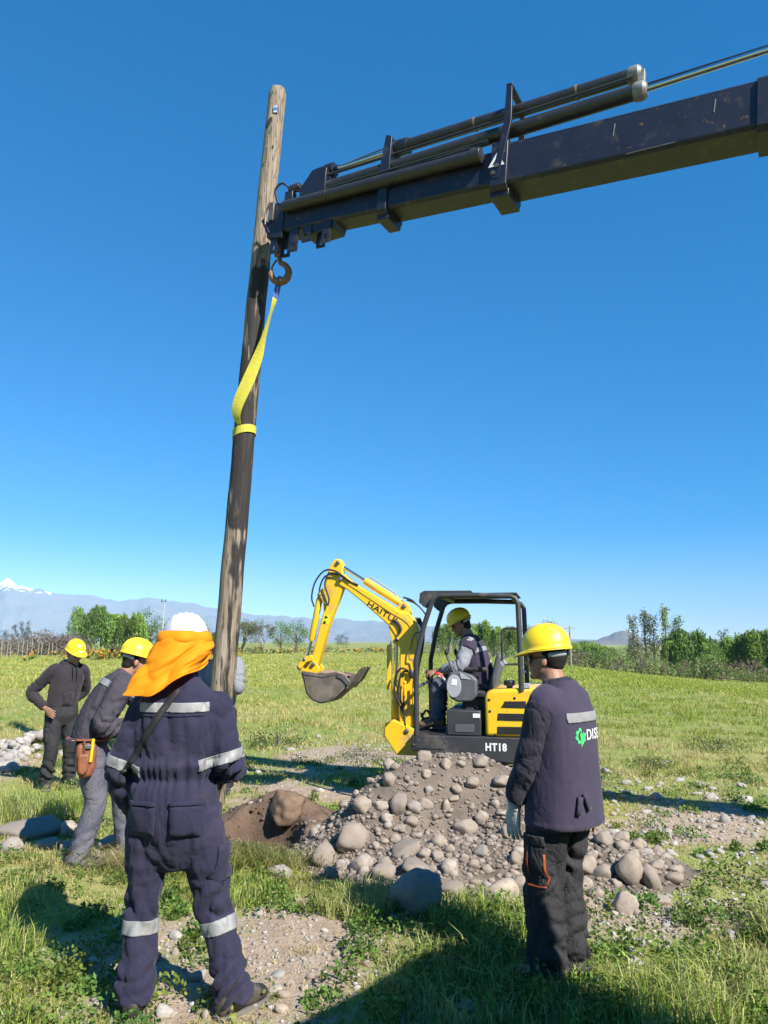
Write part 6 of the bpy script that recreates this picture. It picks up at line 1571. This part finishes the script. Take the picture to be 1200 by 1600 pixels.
boot(p6, J['ankL'], (0, 1), 'boot_brown'); boot(p6, J['ankR'], (0, 1), 'boot_brown')
hard_hat(p6, HC, HR, M['hat_yellow'], visor=.045)
mb = MB(); mb.ell(HC + HR @ np.array([0, -.03, .01]), (.082, .084, .08), HR); mb.ell(HC + HR @ np.array([0, -.05, -.045]), (.060, .052, .045), HR); garment('hair', mb, .009, M['hair'], p6, None, 2)

# ------------------------------------------------------------------ heap, stones, grass
def stone_mat(name, stops, dust):
    m = mat(name, (0.4, 0.35, 0.3), 0.85, bump=0.25, bscale=38, bdist=0.004, spec=0.25)
    nt = m.node_tree; b = nt.nodes['Principled BSDF']; L = nt.links.new
    oi = _nd(nt, 'ShaderNodeObjectInfo'); rp = _nd(nt, 'ShaderNodeValToRGB')
    rp.color_ramp.elements[0].color = (*stops[0], 1); rp.color_ramp.elements[1].color = (*stops[-1], 1)
    for i, s in enumerate(stops[1:-1]): e = rp.color_ramp.elements.new((i + 1) / (len(stops) - 1)); e.color = (*s, 1)
    L(oi.outputs['Random'], rp.inputs[0])
    tc = _nd(nt, 'ShaderNodeTexCoord')
    n = _nd(nt, 'ShaderNodeTexNoise'); n.inputs['Scale'].default_value = 5; n.inputs['Detail'].default_value = 8; L(tc.outputs['Object'], n.inputs['Vector'])
    mr = _nd(nt, 'ShaderNodeMapRange'); mr.inputs['From Min'].default_value = .4; mr.inputs['From Max'].default_value = .66; L(n.outputs['Fac'], mr.inputs[0])
    mx = _nd(nt, 'ShaderNodeMix', data_type='RGBA'); L(mr.outputs[0], mx.inputs[0]); L(rp.outputs[0], mx.inputs[6]); mx.inputs[7].default_value = (*dust, 1)
    n2 = _nd(nt, 'ShaderNodeTexNoise'); n2.inputs['Scale'].default_value = 42; n2.inputs['Detail'].default_value = 3; L(tc.outputs['Object'], n2.inputs['Vector'])
    m2 = _nd(nt, 'ShaderNodeMix', data_type='RGBA', blend_type='MULTIPLY'); m2.inputs[0].default_value = .5; L(mx.outputs[2], m2.inputs[6]); L(n2.outputs['Fac'], m2.inputs[7])
    m3 = _nd(nt, 'ShaderNodeMix', data_type='RGBA', blend_type='MULTIPLY'); m3.inputs[0].default_value = 1; L(m2.outputs[2], m3.inputs[6]); m3.inputs[7].default_value = (1.3, 1.3, 1.3, 1)
    L(m3.outputs[2], b.inputs['Base Color'])
    return m
M['stone'] = stone_mat('dusty_river_stone', [(.345, .288, .232), (.262, .222, .184), (.40, .333, .264), (.20, .176, .154), (.305, .252, .203), (.37, .33, .288), (.26, .242, .225)], (.262, .208, .165))
M['pale_stone'] = stone_mat('pale_field_stone', [(.33, .315, .29), (.42, .40, .37), (.24, .235, .23), (.48, .45, .41), (.17, .17, .18), (.36, .325, .285)], (.34, .30, .25))
M['soil_stone'] = stone_mat('soil_caked_stone', [(.20, .135, .09), (.17, .115, .078)], (.14, .09, .06))

def stone_mesh(seed, sub=3, rough=.16, flats=7):
    rs = np.random.RandomState(seed)
    bm = bmesh.new(); bmesh.ops.create_icosphere(bm, subdivisions=sub, radius=.5)
    me = bpy.data.meshes.new('stone'); bm.to_mesh(me); bm.free()
    co = mesh_co(me); d = co / .5
    k = 1 + rough * 2.0 * noise3(d * 1.1 + seed * 3.1) + rough * 1.1 * noise3(d * 2.6 + seed) + .03 * noise3(d * 7 + seed)
    for _ in range(flats):                                     # worn flats
        n = norm(rs.normal(size=3)); h = rs.uniform(.56, .82)
        q = d @ n; k = np.where(q * k > h, k * (1 - .9 * (1 - h / np.maximum(q * k, 1e-6))), k)
    set_co(me, co * k[:, None]); me.shade_smooth()
    return me
STONES = {mt_: [stone_mesh(50 + i + 40 * j, 3) for i in range(9)] for j, mt_ in enumerate(('stone', 'pale_stone'))}
SMALL = {mt_: [stone_mesh(90 + i + 40 * j, 2) for i in range(7)] for j, mt_ in enumerate(('stone', 'pale_stone'))}
for dct in (STONES, SMALL):
    for k_, l_ in dct.items():
        for me in l_: me.materials.append(M[k_])
_sr = np.random.RandomState(77)
def put_stone(parent, x, y, w, h, kind='stone', embed=.30, z=None, depth=None, off=(0, 0, 0)):
    big = w > .085
    me = (STONES if big else SMALL)[kind][_sr.randint(9 if big else 7)]
    o = bpy.data.objects.new('stone', me); COL.objects.link(o); o.parent = parent
    dp = depth or (w + h) * .5 * _sr.uniform(.85, 1.15)
    zz = float(surf_z(x, y)) if z is None else z
    hh = max(h * 1.12, w * .42)
    o.location = (x - off[0], y - off[1], zz + hh * (.5 - embed) - off[2]); o.scale = (w * 1.08, dp, hh)
    o.rotation_euler = (_sr.uniform(-.25, .25), _sr.uniform(-.3, .3), _sr.uniform(-.5, .5))
    return o
HEAP_STONES = [(-0.26, 6.02, 0.287, 0.246), (-0.47, 5.95, 0.222, 0.202), (-0.18, 5.73, 0.175, 0.155), (0.17, 5.8, 0.237, 0.118), (0.23, 5.53, 0.206, 0.131), (0.46, 5.49, 0.149, 0.13), (-0.18, 6.26, 0.183, 0.14), (-0.03, 6.23, 0.15, 0.086), (0.11, 6.21, 0.128, 0.213), (0.24, 6.21, 0.16, 0.096), (0.33, 6.25, 0.129, 0.086), (0.64, 6.14, 0.199, 0.157), (0.2, 6.12, 0.126, 0.084), (0.02, 6.13, 0.105, 0.094), (0.12, 6.08, 0.104, 0.062), (0.08, 5.98, 0.102, 0.082), (0.03, 6.09, 0.083, 0.062), (0.28, 5.68, 0.116, 0.077), (0.59, 6.34, 0.109, 0.077), (0.71, 6.37, 0.132, 0.088), (0.98, 6.39, 0.155, 0.11), (0.57, 6.3, 0.087, 0.054), (0.5, 6.26, 0.065, 0.129), (0.77, 5.23, 0.264, 0.194), (0.44, 5.31, 0.197, 0.107), (0.72, 5.55, 0.094, 0.075), (0.93, 5.64, 0.096, 0.115), (0.93, 5.4, 0.091, 0.109), (-0.0, 5.51, 0.168, 0.149), (0.19, 5.42, 0.11, 0.073), (-0.31, 5.79, 0.118, 0.098), (0.94, 6.18, 0.106, 0.053), (0.35, 6.41, 0.089, 0.078), (0.19, 6.38, 0.077, 0.055), (0.09, 6.49, 0.09, 0.067), (0.52, 6.46, 0.09, 0.101), (0.64, 6.48, 0.101, 0.067), (0.36, 6.34, 0.087, 0.066), (0.84, 6.0, 0.072, 0.051), (0.62, 5.56, 0.094, 0.066), (0.58, 5.64, 0.077, 0.057), (0.26, 6.03, 0.082, 0.051), (-0.05, 6.06, 0.062, 0.062), (-0.06, 5.93, 0.081, 0.071), (1.53, 5.05, 0.203, 0.176), (1.7, 5.5, 0.208, 0.238), (1.85, 5.45, 0.162, 0.191), (1.53, 5.54, 0.15, 0.12), (2.1, 5.69, 0.131, 0.092), (1.96, 5.66, 0.13, 0.092), (1.44, 5.62, 0.168, 0.168), (1.38, 5.43, 0.117, 0.132), (1.43, 5.32, 0.115, 0.093), (1.3, 5.07, 0.095, 0.109), (1.32, 4.96, 0.067, 0.06), (1.64, 5.83, 0.143, 0.111), (1.73, 5.31, 0.114, 0.057), (1.81, 5.2, 0.14, 0.084), (1.69, 5.12, 0.083, 0.069), (1.6, 5.45, 0.088, 0.074), (1.52, 5.7, 0.108, 0.077), (2.01, 5.53, 0.15, 0.075), (1.41, 5.18, 0.07, 0.07), (1.59, 5.0, 0.067, 0.054)]
FIELD_STONES = [(1.97, 5.88, 0.096, 0.056), (1.45, 4.72, 0.101, 0.05), (1.34, 4.28, 0.136, 0.057), (1.55, 4.2, 0.078, 0.056), (1.52, 4.03, 0.085, 0.064), (1.34, 4.06, 0.075, 0.054), (1.27, 3.99, 0.063, 0.047), (1.42, 4.02, 0.053, 0.042), (3.03, 8.86, 0.122, 0.073), (2.6, 8.39, 0.104, 0.069), (2.73, 8.66, 0.119, 0.06), (3.67, 9.03, 0.075, 0.062), (3.81, 8.2, 0.203, 0.09), (3.21, 7.34, 0.08, 0.121), (2.98, 7.32, 0.1, 0.05), (3.56, 8.51, 0.094, 0.07), (3.79, 8.86, 0.147, 0.073), (2.72, 6.35, 0.078, 0.06), (2.6, 6.25, 0.119, 0.059), (2.6, 7.7, 0.106, 0.053), (2.49, 6.19, 0.076, 0.05), (2.86, 6.28, 0.068, 0.051), (3.01, 7.14, 0.098, 0.049), (2.43, 6.55, 0.071, 0.054), (4.17, 9.01, 0.124, 0.075), (3.47, 8.56, 0.13, 0.047), (3.91, 10.71, 0.149, 0.059), (1.45, 4.53, 0.072, 0.06), (2.14, 5.19, 0.084, 0.056), (1.8, 4.17, 0.055, 0.05), (3.53, 7.48, 0.092, 0.051), (3.51, 7.27, 0.08, 0.05), (2.88, 9.99, 0.138, 0.111), (2.29, 6.24, 0.102, 0.059), (1.95, 5.12, 0.083, 0.062), (1.82, 5.04, 0.054, 0.041), (1.38, 4.6, 0.049, 0.037), (1.34, 4.66, 0.05, 0.037), (-0.76, 5.69, 0.173, 0.116), (-0.37, 4.08, 0.047, 0.047), (-0.46, 3.72, 0.073, 0.049), (-0.46, 4.01, 0.053, 0.04), (-0.31, 4.55, 0.061, 0.03), (-0.26, 4.37, 0.058, 0.044), (-0.09, 4.23, 0.056, 0.042), (-0.11, 4.43, 0.059, 0.044), (-0.39, 3.96, 0.052, 0.033), (-0.48, 3.89, 0.077, 0.051), (-1.22, 4.3, 0.057, 0.069), (-1.47, 4.0, 0.063, 0.048), (-1.36, 3.83, 0.05, 0.035), (-1.3, 3.77, 0.059, 0.035), (-1.22, 3.66, 0.048, 0.029), (-1.75, 4.4, 0.047, 0.026), (-1.86, 4.37, 0.041, 0.029), (-1.14, 4.37, 0.047, 0.058), (-1.05, 4.39, 0.047, 0.058), (-0.81, 3.69, 0.039, 0.048), (-1.14, 4.15, 0.044, 0.033), (-1.06, 4.27, 0.045, 0.028), (-1.53, 3.94, 0.052, 0.042), (-1.03, 4.16, 0.033, 0.022)]
SLAB_STONES = [(-3.15, 6.9, 0.49, 0.207), (-2.99, 6.22, 0.186, 0.169), (-2.79, 6.89, 0.16, 0.151), (-2.51, 6.23, 0.119, 0.136), (-2.23, 6.41, 0.175, 0.14), (-2.13, 6.16, 0.1, 0.067), (-2.77, 6.43, 0.175, 0.105), (-2.2, 6.1, 0.083, 0.066)]
MOUND_STONES = [(-1.44, 8.13, 0.161, 0.134), (-1.38, 8.36, 0.138, 0.124), (-1.32, 8.42, 0.097, 0.07), (-1.42, 7.79, 0.116, 0.09), (-1.23, 8.26, 0.096, 0.061), (-1.3, 7.7, 0.089, 0.076), (-0.69, 8.33, 0.11, 0.083), (-0.62, 8.16, 0.067, 0.094), (-1.24, 7.18, 0.059, 0.047), (-1.13, 7.14, 0.047, 0.047)]

# heap of dug-out earth and stones
HO = np.array([.7, 6.2, 0.0])
heap = empty('earth_heap', HO); tag(heap, 'heap of grey brown earth and round river stones in front of the excavator', 'heap')
hx, hy = np.meshgrid(np.arange(-1.0, 2.6, .035), np.arange(4.9, 7.7, .035))
hh_ = heap_h(hx, hy); gzz = ground_z(hx, hy)
zz_ = gzz + np.where(hh_ > 0, hh_, -.04) + np.where(hh_ > .02, .012 * noise2(hx * 30, hy * 30, 8) + .018 * np.abs(noise2(hx * 14, hy * 14, 9)), 0)
n_, m_ = hx.shape; i_ = (np.arange(n_ - 1)[:, None] * m_ + np.arange(m_ - 1)[None]).ravel()
keep = (hh_[:-1, :-1].ravel() > -.028) | (hh_[1:, 1:].ravel() > -.028)
i_ = i_[keep]
hme = numpy_mesh('earth', np.stack([hx.ravel(), hy.ravel(), zz_.ravel()], 1) - HO, np.stack([i_, i_ + 1, i_ + 1 + m_, i_ + m_], 1), np.full(len(i_), 4))
M['earth'] = mat('grey_brown_earth', (.178, .144, .116), .95, col2=(.120, .096, .078), scale=2.6, lo=.42, hi=.62, bump=.9, bscale=45, bdist=.012, dust=(.225, .185, .150), dscale=9, dlo=.55, dhi=.8, spec=.1)
link('earth', hme, M['earth'], heap, ang=180)
_placed = []
def free(x, y, r, lst, k=.75):
    return all((x - a) ** 2 + (y - b) ** 2 > ((r + c) * k) ** 2 for a, b, c in lst)
for x, y, w, h in HEAP_STONES:
    if y > 7.3: continue
    put_stone(heap, x, y, w, h, 'stone', .36, off=HO); _placed.append((x, y, w * .5))
_t = 0; _cnt = 0
while _cnt < 230 and _t < 9000:
    _t += 1
    x = _sr.uniform(-.75, 2.2); y = _sr.uniform(5.05, 7.0); q = float(heap_h(x, y))
    if q < .015: continue
    w = .035 + .11 * _sr.uniform() ** 2.6
    if _sr.uniform() > (1.0 if q < .45 else .5) or not free(x, y, w * .5, _placed): continue
    put_stone(heap, x, y, w, w * _sr.uniform(.55, .95), 'stone', .36, off=HO); _placed.append((x, y, w * .5)); _cnt += 1

def pebble_cloud(name, P, size, kindmat, parent, rs, off):
    """many tiny stones as one mesh"""
    bm = bmesh.new(); bmesh.ops.create_icosphere(bm, subdivisions=1, radius=.5); b_v = np.array([v.co[:] for v in bm.verts]); b_f = np.array([[v.index for v in f.verts] for f in bm.faces]); bm.free()
    n = len(P); nv = len(b_v)
    sc = size[:, None] * np.stack([rs.uniform(.8, 1.3, n), rs.uniform(.8, 1.3, n), rs.uniform(.5, .85, n)], 1)
    a = rs.uniform(0, 6.28, n); c, s = np.cos(a), np.sin(a)
    V = b_v[None] * sc[:, None] * (1 + .22 * rs.normal(size=(n, nv, 1)) * .6)
    V = np.stack([V[..., 0] * c[:, None] - V[..., 1] * s[:, None], V[..., 0] * s[:, None] + V[..., 1] * c[:, None], V[..., 2]], -1) + P[:, None] - off
    F = (b_f[None] + (np.arange(n) * nv)[:, None, None]).reshape(-1)
    tint = np.repeat(rs.uniform(.6, 1.15, (n, 1)) * (np.array([[.24, .20, .165]]) if kindmat == 'stone' else np.array([[.12, .075, .05]]) if kindmat == 'soil' else np.array([[.34, .315, .28]])), nv, 0)
    me = numpy_mesh(name, V.reshape(-1, 3), F, np.full(n * len(b_f), 3), {'tint': tint})
    o = link(name, me, M['pebble'], parent, ang=180); o['kind'] = 'stuff'
    return o
M['pebble'] = mat('small_stones', (.4, .35, .3), .9, attr='tint', bump=.2, bscale=90, spec=.2)
x = _sr.uniform(-.85, 2.3, 9000); y = _sr.uniform(5.0, 7.2, 9000); q = heap_h(x, y); k = q > -.005
x, y = x[k], y[k]; s = .008 + .028 * _sr.uniform(size=len(x)) ** 3
x2 = _sr.uniform(-.8, 2.2, 4200); y2 = _sr.uniform(5.05, 7.1, 4200); k2 = (heap_h(x2, y2) > .02) & (_sr.uniform(size=4200) < .35 + .65 * sstep(.1, .45, .6 - heap_h(x2, y2))); x2, y2 = x2[k2], y2[k2]
x = np.concatenate([x, x2]); y = np.concatenate([y, y2]); s = np.concatenate([s, .025 + .035 * _sr.uniform(size=len(x2)) ** 2])
pebble_cloud('small_stones', np.stack([x, y, surf_z(x, y) + s * .1], 1), s, 'stone', heap, _sr, HO)

# dark soil mound beside the hole
MO = np.array([-.8, 7.1, 0.0])
md = empty('soil_mound', MO); tag(md, 'low mound of dark moist soil beside the hole', 'mound')
hx, hy = np.meshgrid(np.arange(-1.9, .1, .03), np.arange(6.3, 7.9, .03)); hh_ = mound_h(hx, hy)
zz_ = ground_z(hx, hy) + .006 + np.where(hh_ > 0, hh_ * (1 - hole(hx, hy)), -.05) + .05 * np.abs(noise2(hx * 9, hy * 9, 5)) + .03 * np.abs(noise2(hx * 22, hy * 22, 6))
n_, m_ = hx.shape; i_ = (np.arange(n_ - 1)[:, None] * m_ + np.arange(m_ - 1)[None]).ravel()
i_ = i_[hh_[:-1, :-1].ravel() > -.025]
link('soil', numpy_mesh('soil', np.stack([hx.ravel(), hy.ravel(), zz_.ravel()], 1) - MO, np.stack([i_, i_ + 1, i_ + 1 + m_, i_ + m_], 1), np.full(len(i_), 4)), mat('dark_moist_soil', (.10, .062, .040), .95, col2=(.15, .098, .066), scale=6, bump=.9, bscale=40, bdist=.012), md, ang=180)
x = -.95 + .45 * _sr.normal(size=700); y = 7.1 + .28 * _sr.normal(size=700); k = (mound_h(x, y) > .0) & (hole(x, y) < .3); x, y = x[k], y[k]; s = .012 + .04 * _sr.uniform(size=len(x)) ** 2
co_ = pebble_cloud('soil_clods', np.stack([x, y, surf_z(x, y) + s * .3], 1), s, 'soil', md, _sr, MO)
for x, y, w, h in MOUND_STONES: put_stone(md, x, min(y, 7.6), w, h, 'stone', .3, off=MO)
sm_ = stone_mesh(7, 4, .28); sm_.materials.append(M['soil_stone'])
sr_ = bpy.data.objects.new('soil_covered_boulder', sm_); COL.objects.link(sr_); sr_.location = (-.88, 7.02, .19); sr_.scale = (.38, .32, .34); sr_.rotation_euler = (.1, .25, .4)
tag(sr_, 'boulder caked in brown soil on the edge of the hole', 'boulder')
bm_ = stone_mesh(11, 4, .13, 1); bm_.materials.append(M['stone'])
bo = bpy.data.objects.new('boulder', bm_); COL.objects.link(bo); bo.location = (.235, 4.98, .115); bo.scale = (.37, .34, .30); bo.rotation_euler = (.1, -.15, .2)
tag(bo, 'large smooth boulder on the shaded grass before the heap', 'boulder')
# flat rocks at the left edge
_sl = ['long flat slab rock at the left edge near the leaning worker', 'rounded rock before the long slab rock', 'dark rock between the slab rock and the leaning worker', 'small upright dark rock beside the boots of the leaning worker', 'tan rock behind the coveralls worker', 'small tan rock behind the coveralls worker', 'flat rock against the long slab rock', 'smallest rock at the boots of the leaning worker']
for (x, y, w, h), lab in zip(SLAB_STONES, _sl):
    o = put_stone(None, x, y, w * 1.1, h, 'stone', .25); o.name = 'field_rock'; tag(o, lab, 'rock', 'rocks at the left edge')

# stones lying on the field belong to the ground
for x, y, w, h in FIELD_STONES:
    put_stone(ground, x, y, w, h, 'pale_stone' if y > 4.6 or x > 1.2 else 'stone', .35)
_fs = [(x, y, w * .5) for x, y, w, h in FIELD_STONES]
_cnt = 0; _t = 0
while _cnt < 190 and _t < 6000:
    _t += 1
    z_ = _sr.uniform()
    if z_ < .5: x, y = 3.0 + 1.3 * _sr.normal(), 7.4 + 1.1 * _sr.normal()
    elif z_ < .68: x, y = 1.7 + .6 * _sr.normal(), 4.9 + .5 * _sr.normal()
    elif z_ < .82: x, y = -.6 + 1.0 * _sr.normal(), 11.2 + 1.2 * _sr.normal()
    elif z_ < .93: x, y = -.6 + .5 * _sr.normal(), 4.3 + .6 * _sr.normal()
    else: x, y = 1.0 + 2 * _sr.normal(), 9.0 + 1.0 * _sr.normal()
    if y < 3.4 or abs(x) > .6 * y or float(heap_h(x, y)) > 0 or float(hole(x, y)) > .05: continue
    w = (.03 + .07 * _sr.uniform() ** 2) * (1 if y < 6 else 1.5)
    if not free(x, y, w * .5, _fs, 1.0): continue
    put_stone(ground, x, y, w, w * _sr.uniform(.5, .8), 'pale_stone', .35); _fs.append((x, y, w * .5)); _cnt += 1
x = np.concatenate([3.0 + 1.5 * _sr.normal(size=3500), 1.8 + .7 * _sr.normal(size=1500), -.6 + 1.1 * _sr.normal(size=1500), -.6 + .6 * _sr.normal(size=1500)])
y = np.concatenate([7.3 + 1.2 * _sr.normal(size=3500), 4.9 + .55 * _sr.normal(size=1500), 11.3 + 1.1 * _sr.normal(size=1500), 4.3 + .7 * _sr.normal(size=1500)])
k = (heap_h(x, y) < .0) & (y > 3) & (hole(x, y) < .05); x, y = x[k], y[k]; s = (.008 + .026 * _sr.uniform(size=len(x)) ** 2.5) * np.where(y > 6, 1.35, 1)
pebble_cloud('pebbles', np.stack([x, y, surf_z(x, y) + s * .12], 1), s, 'pale_stone', ground, _sr, np.zeros(3))

# bank of pale cobbles running away at the left
cb = empty('cobble_bank', (-5.6, 11.5, 0)); tag(cb, 'long low bank of pale cobbles beside the hooded worker', 'stone bank')
for k in range(230):
    t = _sr.uniform(); c = np.array([-5.45, 9.4]) * (1 - t) + np.array([-6.0, 15.5]) * t
    x, y = c + _sr.normal(size=2) * np.array([.30, .22]) * (1.15 - .6 * t)
    w = _sr.uniform(.09, .24) * (1 - .3 * t); hz_ = .16 * math.exp(-((x - c[0]) / .3) ** 2)
    put_stone(cb, x, y, w, w * _sr.uniform(.6, .9), 'pale_stone', .3, z=float(ground_z(x, y)) + hz_ * _sr.uniform(.3, 1), off=(-5.6, 11.5, 0))

# ------------------------------------------------------------------ grass and weeds
M['grass'] = mat('grass_blades', (.1, .15, .03), .55, attr='tint', trans=.35, spec=.25)
_g = np.random.RandomState(21)
def grass_tint(x, y, n):
    dry = sstep(-.12, .30, noise2(x * .7, y * .7, 51) + .5 * noise2(x * 3, y * 3, 52)) * .80 + .40 + .25 * blob(x, y, 3.5, 9.0, 3.0, 3.0)
    dry = dry * (1 - .6 * sstep(9, 16, y) * sstep(-.5, 3, x))
    r = _g.uniform(size=n)
    g1 = np.array([[.185, .250, .038]]); g2 = np.array([[.335, .365, .070]]); d1 = np.array([[.56, .48, .22]]); d2 = np.array([[.42, .35, .15]])
    c = g1 + (g2 - g1) * _g.uniform(size=(n, 1))
    dd = d1 + (d2 - d1) * _g.uniform(size=(n, 1))
    return np.where((r < dry)[:, None], dd, c) * _g.uniform(.75, 1.2, (n, 1))
def blades(x, y, h, w, tint, lean, bend, z=None, direc=None, seg=3):
    n = len(x); z = ground_z(x, y) if z is None else z
    a = _g.uniform(0, 2 * np.pi, n) if direc is None else direc
    d = np.stack([np.cos(a), np.sin(a), np.zeros(n)], 1); f = _g.uniform(0, 2 * np.pi, n); e = np.stack([np.cos(f), np.sin(f), np.zeros(n)], 1) * (w * .5)[:, None]
    B = np.stack([x, y, z - .004], 1); up_ = np.array([[0, 0, 1.0]])
    mid = B + up_ * (h * .6)[:, None] + d * (h * lean * .45)[:, None]
    tip = B + up_ * (h * (1 - bend * .55))[:, None] + d * (h * (lean + bend * .75))[:, None]
    if seg == 3:
        V = np.stack([B - e, B + e, mid + e * .75, mid - e * .75, tip], 1).reshape(-1, 3)
        o = np.arange(n)[:, None] * 5
        L = np.concatenate([o + 0, o + 1, o + 2, o + 3, o + 3, o + 2, o + 4], 1).ravel(); S = np.tile([4, 3], n); T = np.repeat(tint, 5, 0)
    else:
        V = np.stack([B - e, B + e, tip], 1).reshape(-1, 3); L = np.arange(3 * n); S = np.full(n, 3); T = np.repeat(tint, 3, 0)
    return V, L, S, T
def grass_object(name, lst, label):
    V = []; L = []; S = []; T = []; o = 0
    for v, l, s, t in lst: V.append(v); L.append(l + o); S.append(s); T.append(t); o += len(v)
    me = numpy_mesh(name, np.vstack(V), np.concatenate(L), np.concatenate(S), {'tint': np.clip(np.vstack(T), 0, 1)})
    g = link(name, me, M['grass'], None, smooth=False); tag(g, label, 'grass', kind='stuff'); return g
def field_pts(n, y0, y1, marg=.6):
    y = y0 * (y1 / y0) ** _g.uniform(size=n); x = _g.uniform(-1, 1, n) * (.56 * y + marg); return x, y
def thin(x, y, k=1.0, lo=.03):
    s = soil_mask(x, y); c = .30 + 1.5 * (noise2(x * 2.2, y * 2.2, 61) + .5 * noise2(x * 7, y * 7, 62))
    keep = (_g.uniform(size=len(x)) < np.clip((1 - s * 1.6) * c * k, lo, 1)) & (hole(x, y) < .25) & (heap_h(x, y) < .01) & (mound_h(x, y) < .02)
    return x[keep], y[keep]
x, y = thin(*field_pts(230000, 3.1, 9.5)); n = len(x)
lush = sstep(0, .35, noise2(x * .9, y * .9, 71) + .25 * blob(x, y, -3.4, 5.2, 1.6, 2.5) + .30 * blob(x, y, .5, 4.1, .9, .6) + .25 * blob(x, y, 2.6, 4.4, .7, .7))
h = (.014 + .034 * _g.uniform(size=n) + .055 * lush * _g.uniform(size=n)); w = _g.uniform(.003, .0065, n) * (1 + y * .05)
near = blades(x, y, h, w, grass_tint(x, y, n), _g.uniform(.1, .7, n), _g.uniform(0, .8, n))
x, y = thin(*field_pts(260000, 9.0, 30), k=1.2); n = len(x)
h = (.03 + .05 * _g.uniform(size=n)) * (1 + y / 40) + .05 * sstep(.0, .4, noise2(x * .3, y * .3, 73)); w = .006 + .0008 * y * _g.uniform(.6, 1.2, n)
mid = blades(x, y, h, w, grass_tint(x, y, n) * (np.array([[1.0, 1.0, 1.0]]) + np.array([[.0, .06, -.2]]) * sstep(10, 22, y)[:, None]), _g.uniform(.1, .6, n), _g.uniform(0, .6, n), seg=1)
x, y = field_pts(170000, 28, 120, 4); n = len(x)
h = .05 + .09 * _g.uniform(size=n); w = .0014 * y * _g.uniform(.6, 1.3, n)
far = blades(x, y, h, w, grass_tint(x, y, n) * np.array([[.98, 1.08, .68]]), _g.uniform(.1, .5, n), _g.uniform(0, .4, n), seg=1)
# long grass hanging over the lip of the hole, and tall tufts
n = 4200; x = -1.36 + .33 * _g.normal(size=n); y = 5.95 + .11 * _g.normal(size=n)
lip = blades(x, y, _g.uniform(.08, .27, n), _g.uniform(.004, .008, n), grass_tint(x, y, n) * _g.uniform(.8, 1.25, (n, 1)), _g.uniform(.5, 1.3, n), _g.uniform(.6, 1.35, n), direc=-np.pi / 2 + .55 * _g.normal(size=n))
tall = []
for cx, cy, r, n, h0, h1 in ((-4.75, 8.2, .45, 900, .2, .55), (-4.3, 7.9, .35, 600, .2, .45), (-3.5, 7.6, .5, 1200, .15, .35), (-2.2, 4.3, .35, 500, .08, .22), (.5, 4.0, .5, 1500, .06, .20), (1.1, 3.75, .35, 900, .06, .18), (1.9, 3.9, .4, 1000, .08, .24), (2.5, 4.5, .35, 1200, .12, .3), (-.15, 5.1, .3, 1100, .08, .2), (.6, 4.75, .35, 1100, .08, .22), (1.3, 3.65, .3, 900, .1, .28), (-2.6, 5.0, .5, 900, .06, .18), (-1.9, 3.4, .4, 700, .06, .16), (-1.0, 5.25, .25, 700, .08, .18)):
    a = _g.uniform(0, 6.28, n); q = r * np.sqrt(_g.uniform(size=n)); x = cx + q * np.cos(a); y = cy + q * np.sin(a)
    tall.append(blades(x, y, _g.uniform(h0, h1, n), _g.uniform(.004, .008, n), grass_tint(x, y, n) * np.array([[.85, 1.05, .8]]), _g.uniform(.1, .6, n), _g.uniform(.1, 1.0, n)))
grass_object('grass', [near, mid, far, lip] + tall, 'patchy green and straw coloured grass over the field')

# broad leaved weeds among the grass
P = []; T = []
nc = 620
cx, cy = field_pts(nc * 3, 3.2, 11); s = soil_mask(cx, cy); k = (s < .75) & (hole(cx, cy) < .1) & (heap_h(cx, cy) < 0); cx, cy = cx[k][:nc], cy[k][:nc]
for i in range(len(cx)):
    n = _g.randint(40, 150); r = _g.uniform(.05, .18); a = _g.uniform(0, 6.28, n); q = r * np.sqrt(_g.uniform(size=n)); hmax = _g.uniform(.04, .14) * (1.4 if cy[i] < 5 and cx[i] > -.5 else 1)
    x = cx[i] + q * np.cos(a); y = cy[i] + q * np.sin(a); z = ground_z(x, y) + hmax * _g.uniform(.1, 1, n) * (1 - .5 * (q / r) ** 2)
    P.append(np.stack([x, y, z], 1)); T.append(np.array([[.125, .205, .04]]) * _g.uniform(.6, 1.35) * _g.uniform(.75, 1.25, (n, 1)) * np.array([[_g.uniform(.8, 1.35), 1, 1]]))
P = np.vstack(P); T = np.vstack(T)
wd = leaf_object('weeds', [quads(P, .017, _g, T, .2, 1.7)], None, M['grass']); tag(wd, 'low leafy weeds scattered through the grass', 'weeds', kind='stuff')
